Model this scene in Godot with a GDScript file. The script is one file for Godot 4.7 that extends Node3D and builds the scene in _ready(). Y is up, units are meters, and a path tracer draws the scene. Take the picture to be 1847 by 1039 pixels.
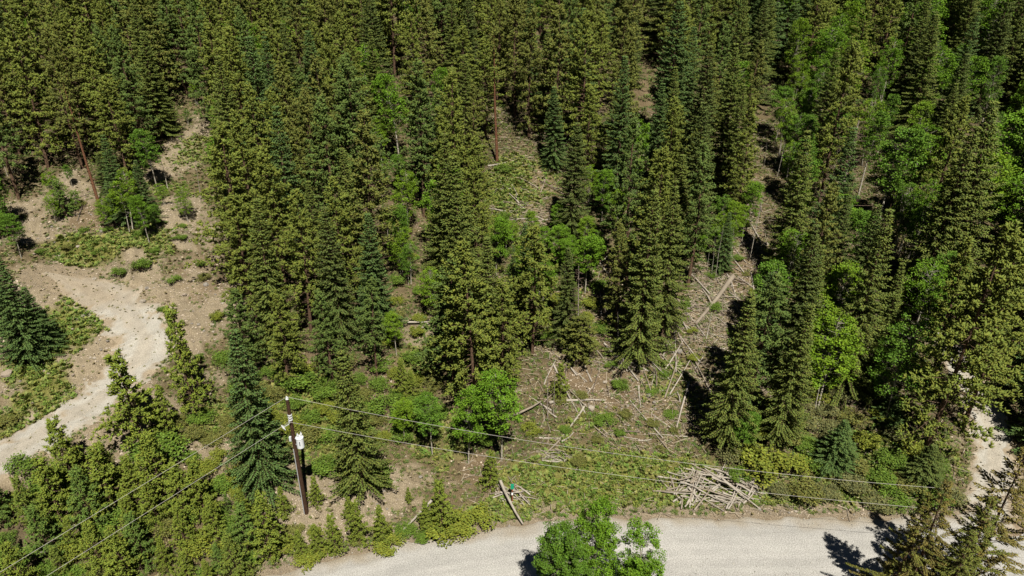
extends Node3D
# A forested hillside above a gravel road, seen from the air. World: x to the side, y up, -z uphill; "d" is -z in metres.

const DRIVES = [
[[Vector3(-42.44,33.3,4.18),Vector3(-38.51,37.9,4.4),Vector3(-36.72,40.83,4.8),Vector3(-34.44,43.2,5.45),Vector3(-32.28,46.03,6.3),Vector3(-31.11,49.17,7.26),Vector3(-31.78,51.77,8.22),Vector3(-34.38,54.29,9.13),Vector3(-37.74,56.37,9.92),Vector3(-41.26,57.98,10.53),Vector3(-43.66,58.68,10.96)],2.7,1.7],
[[Vector3(34.13,37.31,0),Vector3(36.51,40.56,0.52),Vector3(38.17,43.22,1.3),Vector3(39.48,46.11,2.41),Vector3(39.84,49.74,3.86),Vector3(40.21,54.75,5.66),Vector3(41.4,59.71,7.65)],1.5,1.6]
]
const MOUNDS = [
[-36.62,61.45,1.4,1.1],
[-33.18,64.52,1.5,1.2],
[-35.97,68.58,1.5,1.1],
[-34.17,61.19,1.2,0.4]
]
const ZONES = [
[1,-38.28,51.76,14.88,15.7,1],
[1,-29.68,55.21,5.99,7.76,1],
[1,-44.95,68.11,6.63,5.86,1],
[1,-39.02,80.94,2.75,8.91,1],
[1,-34.16,67.58,4.65,5.59,1],
[0,-41.16,62.11,5.93,1.79,1.2],
[0,-37.87,52.06,3.47,3.45,1.1],
[0,-38.54,46.73,3.48,3.41,1],
[0,-37.18,64.09,4.92,3.92,0.8],
[0,-37.87,77.71,2.33,6.36,0.5],
[0,-38.24,43.3,3.41,2.42,0.9],
[2,-41.61,66.85,3.57,2.96,0.9],
[2,-29.59,60.65,2.94,3.86,0.8],
[2,-22.88,44.42,4.86,2.33,0.6],
[1,-22.87,43.01,5.19,2.63,0.8],
[1,-12.58,39.57,9.06,3.88,1],
[1,-18.49,38.93,2.33,2.39,1],
[1,-15.22,36.87,2.7,2.43,1],
[2,-2.74,42,2.59,2.25,0.9],
[2,-17.37,50.44,2.77,2.24,0.8],
[0,-16.13,46.78,6.71,4.09,1],
[0,-22.61,43.51,3.19,2.69,0.7],
[0,-7.4,45.57,4.06,2.94,0.6],
[2,-10.74,50.52,2.86,3.22,1],
[0,-8.09,52.9,2.94,3.46,0.8],
[1,-7.87,55.95,2.53,2.54,0.8],
[2,-11.83,72.33,3,5.99,0.7],
[0,1.05,76.94,4.78,4.96,1.6],
[2,3.6,76.83,2.23,3.23,0.9],
[3,2.54,72.24,3.04,2.38,0.8],
[0,-1.43,71.31,3.03,4.03,0.7],
[2,8.55,60.8,3.21,5.16,0.8],
[3,8.44,59.54,2.65,3.78,0.6],
[0,4.25,62.37,4.41,5.44,0.5],
[3,12.69,52.03,10.41,8,0.7],
[2,5.78,52.14,2.99,2.48,1.2],
[2,9.43,45.8,2.06,1.35,1.1],
[2,12.04,50.94,6.14,5.11,0.7],
[2,23.37,65.72,3.47,10.59,0.9],
[3,19.44,58.56,4.26,6.97,1],
[3,25.91,69.96,2.33,6.82,0.6],
[0,14.29,51.31,2.83,2.75,0.6],
[0,7.13,45.73,4.12,2.67,0.6],
[0,9.05,42.79,8.33,2.35,1.2],
[0,2.85,41.32,3.87,2.78,1],
[0,10.17,41.43,9.46,1.56,1.2],
[0,22.43,40.77,9.37,0.78,1.3],
[0,27.3,43.64,9.85,4.08,0.9],
[2,21.53,39.35,7.5,0.57,0.9],
[1,33.98,42.75,2.28,3.2,0.6],
[2,26.88,47.79,2.81,1.95,0.7],
[1,38.34,43.61,3.17,4.32,0.7],
[1,-36.1,60.58,1.11,0.66,2.2],
[1,-32.68,63.54,1.13,0.88,2.2],
[1,-35.47,67.63,1.08,0.86,2.2],
[2,18.34,97.17,1.72,8.86,1],
[1,-9.96,38.52,2.42,1.66,0.6],
[0,-1.81,39.43,3.76,1.13,1]
]
const LABELS = [
["dense blue green spruce at the outer edge of the dirt drive, taller of two",""],
["shorter blue green spruce crowding a taller one at the bend of the drive",""],
["spruce standing behind the pair at the outer bend of the drive",""],
["slender yellow green young pine on the inner edge of the dirt drive",""],
["broad yellow green young pine at the foot of the drive's bank",""],
["short pine growing against a broad yellow green young pine",""],
["tall blue green spruce with layered boughs between utility pole and drive",""],
["tall dark spruce with boughs to the ground beside the utility pole, towards the slash",""],
["little round pine on the bare bank below the tall blue green spruce",""],
["little pine touching the foot of the utility pole",""],
["young pine at the road end of the pine thicket",""],
["small bright pine at the edge of the gravel road","small pines on the bank above the gravel road"],
["bushy young pine beside the broken log on the bank",""],
["knee high pine alone on the bare bank",""],
["small dark pine behind the log heap with the marker post",""],
["young spruce in the gap between the two dark stands, taller of two",""],
["young spruce in the gap between the two dark stands, shorter of two",""],
["large full pine standing alone before the centre stand, above the leafy aspens",""],
["pine pressed against the large full pine above the aspens, towards the log slope",""],
["pine pressed against the large full pine above the aspens, towards the gap",""],
["slender pale tipped spruce rising among aspens below the grassy clearing",""],
["short silvery spruce beside a slender spruce below the grassy clearing",""],
["dark spruce between the white aspen stem and the log slope",""],
["squat dark pine at the upper edge of the bare dirt patch",""],
["dark dense spruce at the corner of the grassy clearing",""],
["dark spruce shading the upper edge of the grassy clearing",""],
["tall dark spruce at the lower tip of the centre stand above the logs",""],
["tall dark spruce at the edge of the log slope, behind another",""],
["pine with pale lower stems at the lower tip of the centre stand",""],
["pine on the rim of the strewn strip, below its bend",""],
["young green spruce on the rim of the strewn strip beside the bare stems",""],
["pine on the rim of the strewn strip at its narrow top",""],
["tall spruce casting its shadow on the log slope, with green aspen at its foot",""],
["tall dark spruce next to the one whose shadow crosses the log slope",""],
["spruce rising behind the pair at the foot of the log slope",""],
["spruce like pine with narrow crown above the log slope's shaded side",""],
["narrow spruce beside the bright aspen clump",""],
["tall yellow olive spruce between the bright aspen clump and the dark hollow",""],
["pointed young spruce standing at the edge of the dark hollow",""],
["narrow spruce above the bright aspen clump",""],
["massive olive conifer above the mouth of the side drive, its trunk showing",""],
["tall olive conifer leaning over the side drive",""],
["tall olive conifer behind the side drive",""],
["dark spruce on the far verge of the side drive",""],
["dark spruce close to the side drive's outer verge",""],
["tall narrow conifer beside the brightest aspen stand",""],
["tallest pointed conifer beside the brightest aspen stand",""],
["squat spruce among the willow shrubs above the road",""],
["tiny spruce at the lip of the dark hollow",""],
["low dark spruce among shrubs near the side drive",""],
["tall blue green spruce beside the white stemmed aspen below the bare strip",""],
["shorter blue green spruce beside the white stemmed aspen below the bare strip",""],
["dark spruce between the bare trunked pine and the blue green spruces",""],
["bushy pine at the shaded edge above the drive's bend",""],
["pine at the lower corner of the pine stand by the cut bank",""],
["pine rising behind the two tall spruces, nearer the cut bank",""],
["pine rising behind the dark spruce by the pole",""],
["pine at the lower corner of the stand beside the gap",""],
["pine with a long bare rust brown trunk on the slope above the drive",""],
["thin topped pine with bare brown trunk at the head of the grassy clearing",""],
["grey brown dying pine in the dark notch of the upper stand",""],
["grey dead sapling with forked top on the bare strip",""],
["grey bare broken stem beside the bare dirt patch",""],
["twin broken grey stem standing over the crossed logs, taller",""],
["twin broken grey stem standing over the crossed logs, shorter",""],
["silvery dead spruce full of bare twigs among the aspens",""],
["white barkless stem standing below the bare strip",""],
["pale leaning stem by the pines above the drive, one of two",""],
["second pale leaning stem by the pines above the drive",""],
["white aspen stem standing bare below the small aspen crowns",""],
["thin tall whitish dead stem in the strewn strip",""],
["thin bare pale stem at the rim of the log slope","thin bare stems at the rim of the log slope"],
["thin pale stem standing in the dark notch of the forest","stems in the dark notch"],
["thin aspen rising out of the dark hollow",""],
["aspen with white stem beside the blue green spruces below the bare strip",""],
["aspen sapling on the grassy bend of the drive, upper",""],
["aspen sapling beside the dirt mounds at the drive's bend",""],
["aspen sapling below the forked dead sapling",""],
["aspen bush tree at the foot of the pines above the drive",""],
["round aspen bush above the pair of blue green spruces",""],
["tall aspen with bright crown and bare lower stems in the pine stand",""],
["narrow bright aspen hemmed in by dark pines behind the clearing",""],
["aspen with three thin stems below the tall bright aspen",""],
["aspen in the gap beside the centre stand, upper",""],
["aspen in the gap beside the centre stand, lower",""],
["small aspen below the grassy clearing, beside the slender spruce",""],
["small aspen with a clean white stem below the clearing",""],
["small aspen at the lower corner of the clearing",""],
["bright round aspen above the stump slash",""],
["aspen between the corner spruce and the centre stand",""],
["aspen beside the dark corner spruce",""],
["tall green aspen beside the dark lower stand",""],
["small aspen at the lower edge of the dark pine stand",""],
["leafy aspen on the bank with pale leaning stem, biggest of its row",""],
["leafy aspen on the bank with straight grey stem",""],
["leafy aspen at the end of the row beside the dark spruce",""],
["low leafy aspen filling the gap behind the dark spruce",""],
["aspen at the narrow top of the strewn strip",""],
["low aspen on the rim of the strewn strip",""],
["bright aspen over the dark notch of the forest",""],
["green aspen with white stems beside the dark notch",""],
["brightest leafy aspen clump between tall spruces, lower front",""],
["aspen behind the brightest clump between tall spruces",""],
["narrow aspen above the brightest clump between tall spruces",""],
["low aspen at the foot of the tall spruce by the log slope",""],
["bright aspen in the middle of the mixed stand",""],
["bright aspen high in the mixed stand",""],
["yellow green aspen beside the silvery dead spruce",""],
["brightest aspen by the tall pointed conifers, with white stems",""],
["bright aspen at the outer side of the brightest aspen stand",""],
["bright aspen low in the brightest aspen stand",""],
["bright aspen at the foot of the brightest aspen stand",""],
["bright aspen inside the brightest aspen stand",""],
["cool green aspen behind the pointed young spruce",""],
["cool green aspen with drooping crown behind the massive conifer",""],
["aspen in the upper mixed stand, lowest",""],
["aspen in the upper mixed stand above the bright crowns",""],
["forked white stemmed aspen before the dark upper conifers",""],
["aspen crown high among the upper pines",""],
["small aspen at the head of the bare strip",""],
["aspen shrub at the head of the bare strip",""],
["open branched conifer below the road casting its shadow on the gravel, thinner of two trunks",""],
["open branched conifer below the road with olive crown and dark trunk",""],
["big conifer below the road with rust tinged cones, beside the side drive",""],
["rust tinged conifer between the open branched pair and the big conifer",""],
["low olive conifer in front of the rust tinged ones below the road",""],
["bright leafy aspen below the road with the tallest crown",""],
["bright leafy aspen below the road, the broad lower neighbour",""],
["bright leafy aspen below the road, between the tallest and the broad one",""],
["bright leafy aspen below the road standing apart with narrow crown",""],
["taller green aspen among the slash below the grassy clearing","aspen saplings below the grassy clearing"],
["shorter green aspen among the slash below the grassy clearing","aspen saplings below the grassy clearing"],
["taller green aspen in the gap between the two dark stands","aspen saplings in the gap between the stands"],
["shorter green aspen in the gap between the two dark stands","aspen saplings in the gap between the stands"],
["shorter green aspen threaded through the mixed stand","aspens threaded through the mixed stand"],
["taller green aspen threaded through the mixed stand","aspens threaded through the mixed stand"],
["shorter green aspen at the rim of the strewn strip","aspen saplings at the rim of the strewn strip"],
["taller green aspen at the rim of the strewn strip","aspen saplings at the rim of the strewn strip"],
["shorter green aspen in the brightest aspen stand","aspens of the brightest stand"],
["taller green aspen in the brightest aspen stand","aspens of the brightest stand"],
["shorter green aspen around the bend above the drive","aspen saplings above the drive"],
["taller green aspen around the bend above the drive","aspen saplings above the drive"],
["@","past the strewn strip"],
["@","behind the grassy clearing"],
["@","above the bare strip"],
["@","between clearing and log slope"],
["@","past the log slope"],
["@","bordering the dirt drive"],
["mid height yellow olive pine past the strewn strip beside an olive spruce","trees past the strewn strip"],
["short broad bright green aspen past the strewn strip beside a dark spruce","trees past the strewn strip"],
["short broad olive spruce behind the grassy clearing beside a yellow olive pine","trees behind the grassy clearing"],
["mid height narrow dark green pine above the bare strip beside a blue green spruce","trees above the bare strip"],
["mid height narrow brownish olive pine above the bare strip beside a yellow olive pine","trees above the bare strip"],
["tall broad olive spruce between clearing and log slope beside a yellow olive pine","trees between clearing and log slope"],
["tall narrow blue green spruce past the strewn strip beside a bright green aspen","trees past the strewn strip"],
["mid height dark green pine between clearing and log slope beside a brownish olive pine","trees between clearing and log slope"],
["mid height olive spruce above the bare strip beside a yellow olive pine","trees above the bare strip"],
["short broad bright green aspen past the strewn strip beside an olive spruce","trees past the strewn strip"],
["short bright green aspen past the log slope beside an olive spruce","trees past the log slope"],
["mid height broad brownish olive pine above the bare strip beside a yellow olive pine","trees above the bare strip"],
["tall yellow olive pine past the log slope beside a bright green aspen","trees past the log slope"],
["short yellow olive pine above the bare strip beside an olive spruce","trees above the bare strip"],
["mid height narrow dark green pine above the bare strip beside a brownish olive pine","trees above the bare strip"],
["mid height brownish olive pine behind the grassy clearing beside a dark green pine","trees behind the grassy clearing"],
["short bright green aspen past the strewn strip beside a yellow olive pine","trees past the strewn strip"],
["tall narrow olive spruce behind the grassy clearing beside a dark green pine","trees behind the grassy clearing"],
["short narrow bright green aspen bordering the dirt drive beside a blue green spruce","trees bordering the dirt drive"],
["tall narrow dark green pine above the bare strip beside a yellow olive pine","trees above the bare strip"],
["tall narrow blue green spruce behind the grassy clearing beside a yellow olive pine","trees behind the grassy clearing"],
["mid height narrow dark green pine behind the grassy clearing beside a brownish olive pine","trees behind the grassy clearing"],
["tall yellow olive pine above the bare strip beside a bright green aspen","trees above the bare strip"],
["tall dark green pine above the bare strip beside a yellow olive pine","trees above the bare strip"],
["mid height narrow dark green pine above the bare strip beside a yellow olive pine","trees above the bare strip"],
["mid height broad brownish olive pine above the bare strip beside a dark green pine","trees above the bare strip"],
["short narrow bright green aspen behind the grassy clearing beside a dark green pine","trees behind the grassy clearing"],
["tall dark green pine behind the grassy clearing beside a yellow olive pine","trees behind the grassy clearing"],
["tall blue green spruce above the bare strip beside a bright green aspen","trees above the bare strip"],
["mid height brownish olive pine behind the grassy clearing beside a yellow olive pine","trees behind the grassy clearing"],
["short broad bright green aspen past the strewn strip beside a yellow olive pine","trees past the strewn strip"],
["short bright green aspen behind the grassy clearing","trees behind the grassy clearing"],
["mid height broad blue green spruce past the strewn strip beside a bright green aspen","trees past the strewn strip"],
["mid height dark green pine past the strewn strip beside a dark spruce","trees past the strewn strip"],
["mid height narrow brownish olive pine behind the grassy clearing beside a bright green aspen","trees behind the grassy clearing"],
["short broad bright green aspen between clearing and log slope beside a blue green spruce","trees between clearing and log slope"],
["mid height broad yellow olive pine above the bare strip beside a brownish olive pine","trees above the bare strip"],
["short narrow blue green spruce past the log slope beside an olive spruce","trees past the log slope"],
["tall broad yellow olive pine above the bare strip beside a dark green pine","trees above the bare strip"],
["mid height yellow olive pine behind the grassy clearing beside a dark green pine","trees behind the grassy clearing"],
["mid height narrow dark spruce past the strewn strip beside a brownish olive pine","trees past the strewn strip"],
["mid height narrow dark green pine behind the grassy clearing beside a yellow olive pine","trees behind the grassy clearing"],
["tall dark green pine bordering the dirt drive","trees bordering the dirt drive"],
["mid height narrow olive spruce between clearing and log slope beside a dark spruce","trees between clearing and log slope"],
["short broad bright green aspen behind the grassy clearing","trees behind the grassy clearing"],
["mid height narrow yellow olive pine above the bare strip beside a dark green pine","trees above the bare strip"],
["short narrow yellow olive pine behind the grassy clearing beside a dark green pine","trees behind the grassy clearing"],
["mid height broad yellow olive pine bordering the dirt drive beside an olive spruce","trees bordering the dirt drive"],
["mid height dark spruce behind the grassy clearing beside a dark green pine","trees behind the grassy clearing"],
["tall narrow yellow olive pine above the bare strip beside a dark green pine","trees above the bare strip"],
["short olive spruce above the bare strip beside a yellow olive pine","trees above the bare strip"],
["mid height broad yellow olive pine above the bare strip beside a dark green pine","trees above the bare strip"],
["tall olive spruce past the strewn strip beside a bright green aspen","trees past the strewn strip"],
["mid height narrow brownish olive pine behind the grassy clearing beside a yellow olive pine","trees behind the grassy clearing"],
["short narrow blue green spruce above the bare strip beside a bright green aspen","trees above the bare strip"],
["short yellow olive pine above the bare strip beside a dark green pine","trees above the bare strip"],
["tall yellow olive pine behind the grassy clearing beside a dark green pine","trees behind the grassy clearing"],
["short blue green spruce past the strewn strip beside a dark spruce","trees past the strewn strip"],
["mid height broad dark green pine above the bare strip beside a brownish olive pine","trees above the bare strip"],
["tall narrow dark green pine above the bare strip beside a brownish olive pine","trees above the bare strip"],
["mid height narrow olive spruce past the strewn strip beside a blue green spruce","trees past the strewn strip"],
["mid height broad blue green spruce past the strewn strip beside an olive spruce","trees past the strewn strip"],
["mid height narrow yellow olive pine behind the grassy clearing beside a blue green spruce","trees behind the grassy clearing"],
["mid height brownish olive pine behind the grassy clearing beside a dark spruce","trees behind the grassy clearing"],
["tall broad dark green pine above the bare strip beside a yellow olive pine","trees above the bare strip"],
["short blue green spruce behind the grassy clearing beside a brownish olive pine","trees behind the grassy clearing"],
["tall narrow olive spruce above the bare strip beside a yellow olive pine","trees above the bare strip"],
["tall brownish olive pine above the bare strip beside a yellow olive pine","trees above the bare strip"],
["mid height narrow yellow olive pine above the bare strip beside a dark spruce","trees above the bare strip"],
["mid height broad yellow olive pine past the strewn strip beside a blue green spruce","trees past the strewn strip"],
["mid height olive spruce past the strewn strip beside a bright green aspen","trees past the strewn strip"],
["short narrow dark green pine above the bare strip beside a brownish olive pine","trees above the bare strip"],
["short bright green aspen past the strewn strip beside a dark spruce","trees past the strewn strip"],
["short blue green spruce behind the grassy clearing","trees behind the grassy clearing"],
["short bright green aspen above the bare strip beside a yellow olive pine","trees above the bare strip"],
["mid height narrow olive spruce past the strewn strip beside a dark green pine","trees past the strewn strip"],
["short bright green aspen past the strewn strip beside an olive spruce","trees past the strewn strip"],
["tall yellow olive pine above the bare strip beside a dark green pine","trees above the bare strip"],
["tall dark spruce behind the grassy clearing beside a blue green spruce","trees behind the grassy clearing"],
["mid height blue green spruce past the strewn strip beside a yellow olive pine","trees past the strewn strip"],
["mid height broad yellow olive pine behind the grassy clearing beside an olive spruce","trees behind the grassy clearing"],
["short narrow bright green aspen bordering the dirt drive beside a brownish olive pine","trees bordering the dirt drive"],
["mid height dark green pine above the bare strip beside a brownish olive pine","trees above the bare strip"],
["short broad yellow olive pine past the strewn strip beside a blue green spruce","trees past the strewn strip"],
["short broad dark green pine behind the grassy clearing beside a yellow olive pine","trees behind the grassy clearing"],
["tall broad olive spruce past the strewn strip beside a brownish olive pine","trees past the strewn strip"],
["mid height narrow brownish olive pine behind the grassy clearing beside a dark green pine","trees behind the grassy clearing"],
["mid height yellow olive pine past the strewn strip beside a dark spruce","trees past the strewn strip"],
["tall broad yellow olive pine above the bare strip beside a bright green aspen","trees above the bare strip"],
["short broad brownish olive pine above the bare strip beside a dark green pine","trees above the bare strip"],
["short broad yellow olive pine behind the grassy clearing beside a blue green spruce","trees behind the grassy clearing"],
["mid height yellow olive pine above the bare strip beside a dark green pine","trees above the bare strip"],
["tall broad olive spruce past the strewn strip beside a bright green aspen","trees past the strewn strip"],
["short broad yellow olive pine between clearing and log slope beside an olive spruce","trees between clearing and log slope"],
["short narrow bright green aspen past the strewn strip beside an olive spruce","trees past the strewn strip"],
["short broad yellow olive pine past the strewn strip beside a bright green aspen","trees past the strewn strip"],
["mid height narrow blue green spruce behind the grassy clearing beside a brownish olive pine","trees behind the grassy clearing"],
["short narrow dark green pine behind the grassy clearing beside a yellow olive pine","trees behind the grassy clearing"],
["tall broad yellow olive pine behind the grassy clearing beside a dark green pine","trees behind the grassy clearing"],
["short broad yellow olive pine above the bare strip beside a dark green pine","trees above the bare strip"],
["mid height narrow dark green pine past the strewn strip beside a dark spruce","trees past the strewn strip"],
["short broad bright green aspen past the strewn strip beside a blue green spruce","trees past the strewn strip"],
["mid height brownish olive pine above the bare strip beside a yellow olive pine","trees above the bare strip"],
["short broad dark spruce behind the grassy clearing","trees behind the grassy clearing"],
["mid height narrow brownish olive pine behind the grassy clearing","trees behind the grassy clearing"],
["mid height yellow olive pine above the bare strip beside an olive spruce","trees above the bare strip"],
["short broad brownish olive pine past the log slope beside a bright green aspen","trees past the log slope"],
["mid height narrow olive spruce behind the grassy clearing beside a dark green pine","trees behind the grassy clearing"],
["mid height broad brownish olive pine bordering the dirt drive beside a dark green pine","trees bordering the dirt drive"],
["mid height narrow olive spruce between clearing and log slope","trees between clearing and log slope"],
["short broad bright green aspen above the bare strip beside a yellow olive pine","trees above the bare strip"],
["short dark spruce past the strewn strip beside an olive spruce","trees past the strewn strip"],
["tall narrow olive spruce behind the grassy clearing beside a blue green spruce","trees behind the grassy clearing"],
["short olive spruce above the bare strip beside a brownish olive pine","trees above the bare strip"],
["mid height broad yellow olive pine behind the grassy clearing beside a brownish olive pine","trees behind the grassy clearing"],
["mid height olive spruce above the bare strip beside a blue green spruce","trees above the bare strip"],
["mid height broad dark spruce past the strewn strip beside an olive spruce","trees past the strewn strip"],
["mid height yellow olive pine behind the grassy clearing beside a brownish olive pine","trees behind the grassy clearing"],
["tall narrow olive spruce behind the grassy clearing","trees behind the grassy clearing"],
["mid height broad dark spruce past the log slope beside a yellow olive pine","trees past the log slope"],
["mid height narrow blue green spruce past the strewn strip beside a bright green aspen","trees past the strewn strip"],
["mid height blue green spruce behind the grassy clearing beside a dark green pine","trees behind the grassy clearing"],
["mid height broad dark spruce above the bare strip beside a brownish olive pine","trees above the bare strip"],
["short broad yellow olive pine behind the grassy clearing beside a dark spruce","trees behind the grassy clearing"],
["mid height broad dark green pine behind the grassy clearing beside a brownish olive pine","trees behind the grassy clearing"],
["mid height broad dark green pine bordering the dirt drive beside a blue green spruce","trees bordering the dirt drive"],
["mid height yellow olive pine above the bare strip","trees above the bare strip"],
["short narrow bright green aspen behind the grassy clearing beside a brownish olive pine","trees behind the grassy clearing"],
["tall narrow yellow olive pine above the bare strip beside a brownish olive pine","trees above the bare strip"],
["tall narrow dark spruce past the strewn strip beside an olive spruce","trees past the strewn strip"],
["short broad bright green aspen above the bare strip beside a dark green pine","trees above the bare strip"],
["mid height yellow olive pine bordering the dirt drive beside a blue green spruce","trees bordering the dirt drive"],
["short narrow bright green aspen above the bare strip beside a yellow olive pine","trees above the bare strip"],
["mid height broad olive spruce past the strewn strip beside a bright green aspen","trees past the strewn strip"],
["mid height narrow dark spruce past the strewn strip beside a blue green spruce","trees past the strewn strip"],
["tall yellow olive pine behind the grassy clearing beside a brownish olive pine","trees behind the grassy clearing"],
["tall dark spruce above the bare strip beside a yellow olive pine","trees above the bare strip"],
["tall broad dark green pine behind the grassy clearing beside a brownish olive pine","trees behind the grassy clearing"],
["tall broad brownish olive pine behind the grassy clearing beside a yellow olive pine","trees behind the grassy clearing"],
["tall broad brownish olive pine behind the grassy clearing beside a dark green pine","trees behind the grassy clearing"],
["short narrow bright green aspen above the bare strip beside a dark green pine","trees above the bare strip"],
["short bright green aspen past the strewn strip beside a blue green spruce","trees past the strewn strip"],
["short narrow bright green aspen past the strewn strip beside a dark spruce","trees past the strewn strip"],
["mid height dark spruce past the strewn strip beside a dark green pine","trees past the strewn strip"],
["mid height dark spruce above the bare strip beside a brownish olive pine","trees above the bare strip"],
["mid height dark green pine behind the grassy clearing beside an olive spruce","trees behind the grassy clearing"],
["mid height olive spruce past the log slope beside a dark spruce","trees past the log slope"],
["mid height olive spruce behind the grassy clearing beside a dark spruce","trees behind the grassy clearing"],
["tall yellow olive pine above the bare strip beside a dark spruce","trees above the bare strip"],
["tall yellow olive pine behind the grassy clearing beside a bright green aspen","trees behind the grassy clearing"],
["mid height olive spruce bordering the dirt drive beside a yellow olive pine","trees bordering the dirt drive"],
["tall broad dark green pine behind the grassy clearing","trees behind the grassy clearing"],
["tall brownish olive pine behind the grassy clearing beside an olive spruce","trees behind the grassy clearing"],
["short broad yellow olive pine above the bare strip beside a blue green spruce","trees above the bare strip"],
["tall broad yellow olive pine bordering the dirt drive beside a brownish olive pine","trees bordering the dirt drive"],
["short narrow blue green spruce bordering the dirt drive beside a bright green aspen","trees bordering the dirt drive"],
["mid height dark spruce past the strewn strip beside an olive spruce","trees past the strewn strip"],
["mid height broad olive spruce above the bare strip beside a dark green pine","trees above the bare strip"],
["mid height broad dark spruce past the strewn strip beside a bright green aspen","trees past the strewn strip"],
["short narrow olive spruce past the log slope beside a bright green aspen","trees past the log slope"],
["short broad bright green aspen past the log slope beside a dark spruce","trees past the log slope"],
["mid height yellow olive pine above the bare strip beside a brownish olive pine","trees above the bare strip"],
["tall yellow olive pine above the bare strip","trees above the bare strip"],
["short yellow olive pine past the strewn strip beside a blue green spruce","trees past the strewn strip"],
["short broad blue green spruce past the strewn strip beside a dark spruce","trees past the strewn strip"],
["mid height yellow olive pine above the bare strip beside a dark spruce","trees above the bare strip"],
["mid height broad dark green pine above the bare strip beside a yellow olive pine","trees above the bare strip"],
["mid height narrow yellow olive pine above the bare strip beside a bright green aspen","trees above the bare strip"],
["tall broad blue green spruce past the strewn strip beside an olive spruce","trees past the strewn strip"],
["short yellow olive pine above the bare strip","trees above the bare strip"],
["short olive spruce past the strewn strip beside a blue green spruce","trees past the strewn strip"],
["mid height narrow yellow olive pine behind the grassy clearing","trees behind the grassy clearing"],
["tall broad olive spruce past the strewn strip","trees past the strewn strip"],
["mid height narrow blue green spruce above the bare strip beside a yellow olive pine","trees above the bare strip"],
["short narrow olive spruce behind the grassy clearing beside a yellow olive pine","trees behind the grassy clearing"],
["short narrow bright green aspen behind the grassy clearing beside a yellow olive pine","trees behind the grassy clearing"],
["short blue green spruce past the strewn strip beside a bright green aspen","trees past the strewn strip"],
["tall broad blue green spruce bordering the dirt drive beside a brownish olive pine","trees bordering the dirt drive"],
["short broad bright green aspen past the log slope beside an olive spruce","trees past the log slope"],
["short broad yellow olive pine between clearing and log slope beside a blue green spruce","trees between clearing and log slope"],
["mid height narrow yellow olive pine behind the grassy clearing beside a brownish olive pine","trees behind the grassy clearing"],
["mid height broad olive spruce above the bare strip beside a yellow olive pine","trees above the bare strip"],
["short broad bright green aspen past the log slope beside a blue green spruce","trees past the log slope"],
["mid height broad olive spruce past the strewn strip beside a blue green spruce","trees past the strewn strip"],
["short olive spruce between clearing and log slope beside a dark green pine","trees between clearing and log slope"],
["short bright green aspen past the strewn strip beside a brownish olive pine","trees past the strewn strip"],
["short olive spruce above the bare strip","trees above the bare strip"],
["mid height narrow olive spruce past the strewn strip beside a bright green aspen","trees past the strewn strip"],
["mid height broad yellow olive pine above the bare strip","trees above the bare strip"],
["tall broad brownish olive pine above the bare strip","trees above the bare strip"],
["mid height broad brownish olive pine behind the grassy clearing beside a yellow olive pine","trees behind the grassy clearing"],
["short broad olive spruce past the strewn strip beside a bright green aspen","trees past the strewn strip"],
["short dark green pine above the bare strip beside a blue green spruce","trees above the bare strip"],
["tall narrow brownish olive pine above the bare strip beside a bright green aspen","trees above the bare strip"],
["short narrow olive spruce bordering the dirt drive beside a yellow olive pine","trees bordering the dirt drive"],
["mid height dark spruce above the bare strip beside a yellow olive pine","trees above the bare strip"],
["tall broad olive spruce past the strewn strip beside a blue green spruce","trees past the strewn strip"],
["short narrow olive spruce past the strewn strip beside a bright green aspen","trees past the strewn strip"],
["mid height narrow dark green pine above the bare strip","trees above the bare strip"],
["tall yellow olive pine above the bare strip beside a blue green spruce","trees above the bare strip"],
["tall broad yellow olive pine above the bare strip","trees above the bare strip"],
["mid height dark green pine behind the grassy clearing beside a brownish olive pine","trees behind the grassy clearing"],
["tall narrow yellow olive pine above the bare strip beside a bright green aspen","trees above the bare strip"],
["mid height narrow olive spruce past the strewn strip","trees past the strewn strip"],
["mid height narrow yellow olive pine above the bare strip","trees above the bare strip"],
["tall yellow olive pine above the bare strip beside a brownish olive pine","trees above the bare strip"],
["tall brownish olive pine above the bare strip","trees above the bare strip"],
["short dark green pine past the strewn strip beside a blue green spruce","trees past the strewn strip"],
["mid height broad dark green pine past the strewn strip beside a bright green aspen","trees past the strewn strip"],
["mid height narrow dark green pine above the bare strip beside a bright green aspen","trees above the bare strip"],
["short bright green aspen above the bare strip beside a brownish olive pine","trees above the bare strip"],
["mid height brownish olive pine behind the grassy clearing beside a blue green spruce","trees behind the grassy clearing"],
["mid height broad dark spruce above the bare strip beside a yellow olive pine","trees above the bare strip"],
["short narrow bright green aspen past the strewn strip beside a blue green spruce","trees past the strewn strip"],
["tall dark spruce past the strewn strip beside a blue green spruce","trees past the strewn strip"],
["mid height broad dark green pine behind the grassy clearing beside a yellow olive pine","trees behind the grassy clearing"],
["short narrow yellow olive pine above the bare strip beside a dark spruce","trees above the bare strip"],
["mid height narrow yellow olive pine between clearing and log slope beside an olive spruce","trees between clearing and log slope"],
["tall narrow yellow olive pine behind the grassy clearing beside a dark green pine","trees behind the grassy clearing"],
["short broad yellow olive pine above the bare strip beside a bright green aspen","trees above the bare strip"],
["tall yellow olive pine behind the grassy clearing beside an olive spruce","trees behind the grassy clearing"],
["mid height broad yellow olive pine behind the grassy clearing","trees behind the grassy clearing"],
["tall broad yellow olive pine behind the grassy clearing","trees behind the grassy clearing"],
["short broad brownish olive pine above the bare strip beside an olive spruce","trees above the bare strip"],
["tall olive spruce above the bare strip beside a brownish olive pine","trees above the bare strip"],
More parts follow.
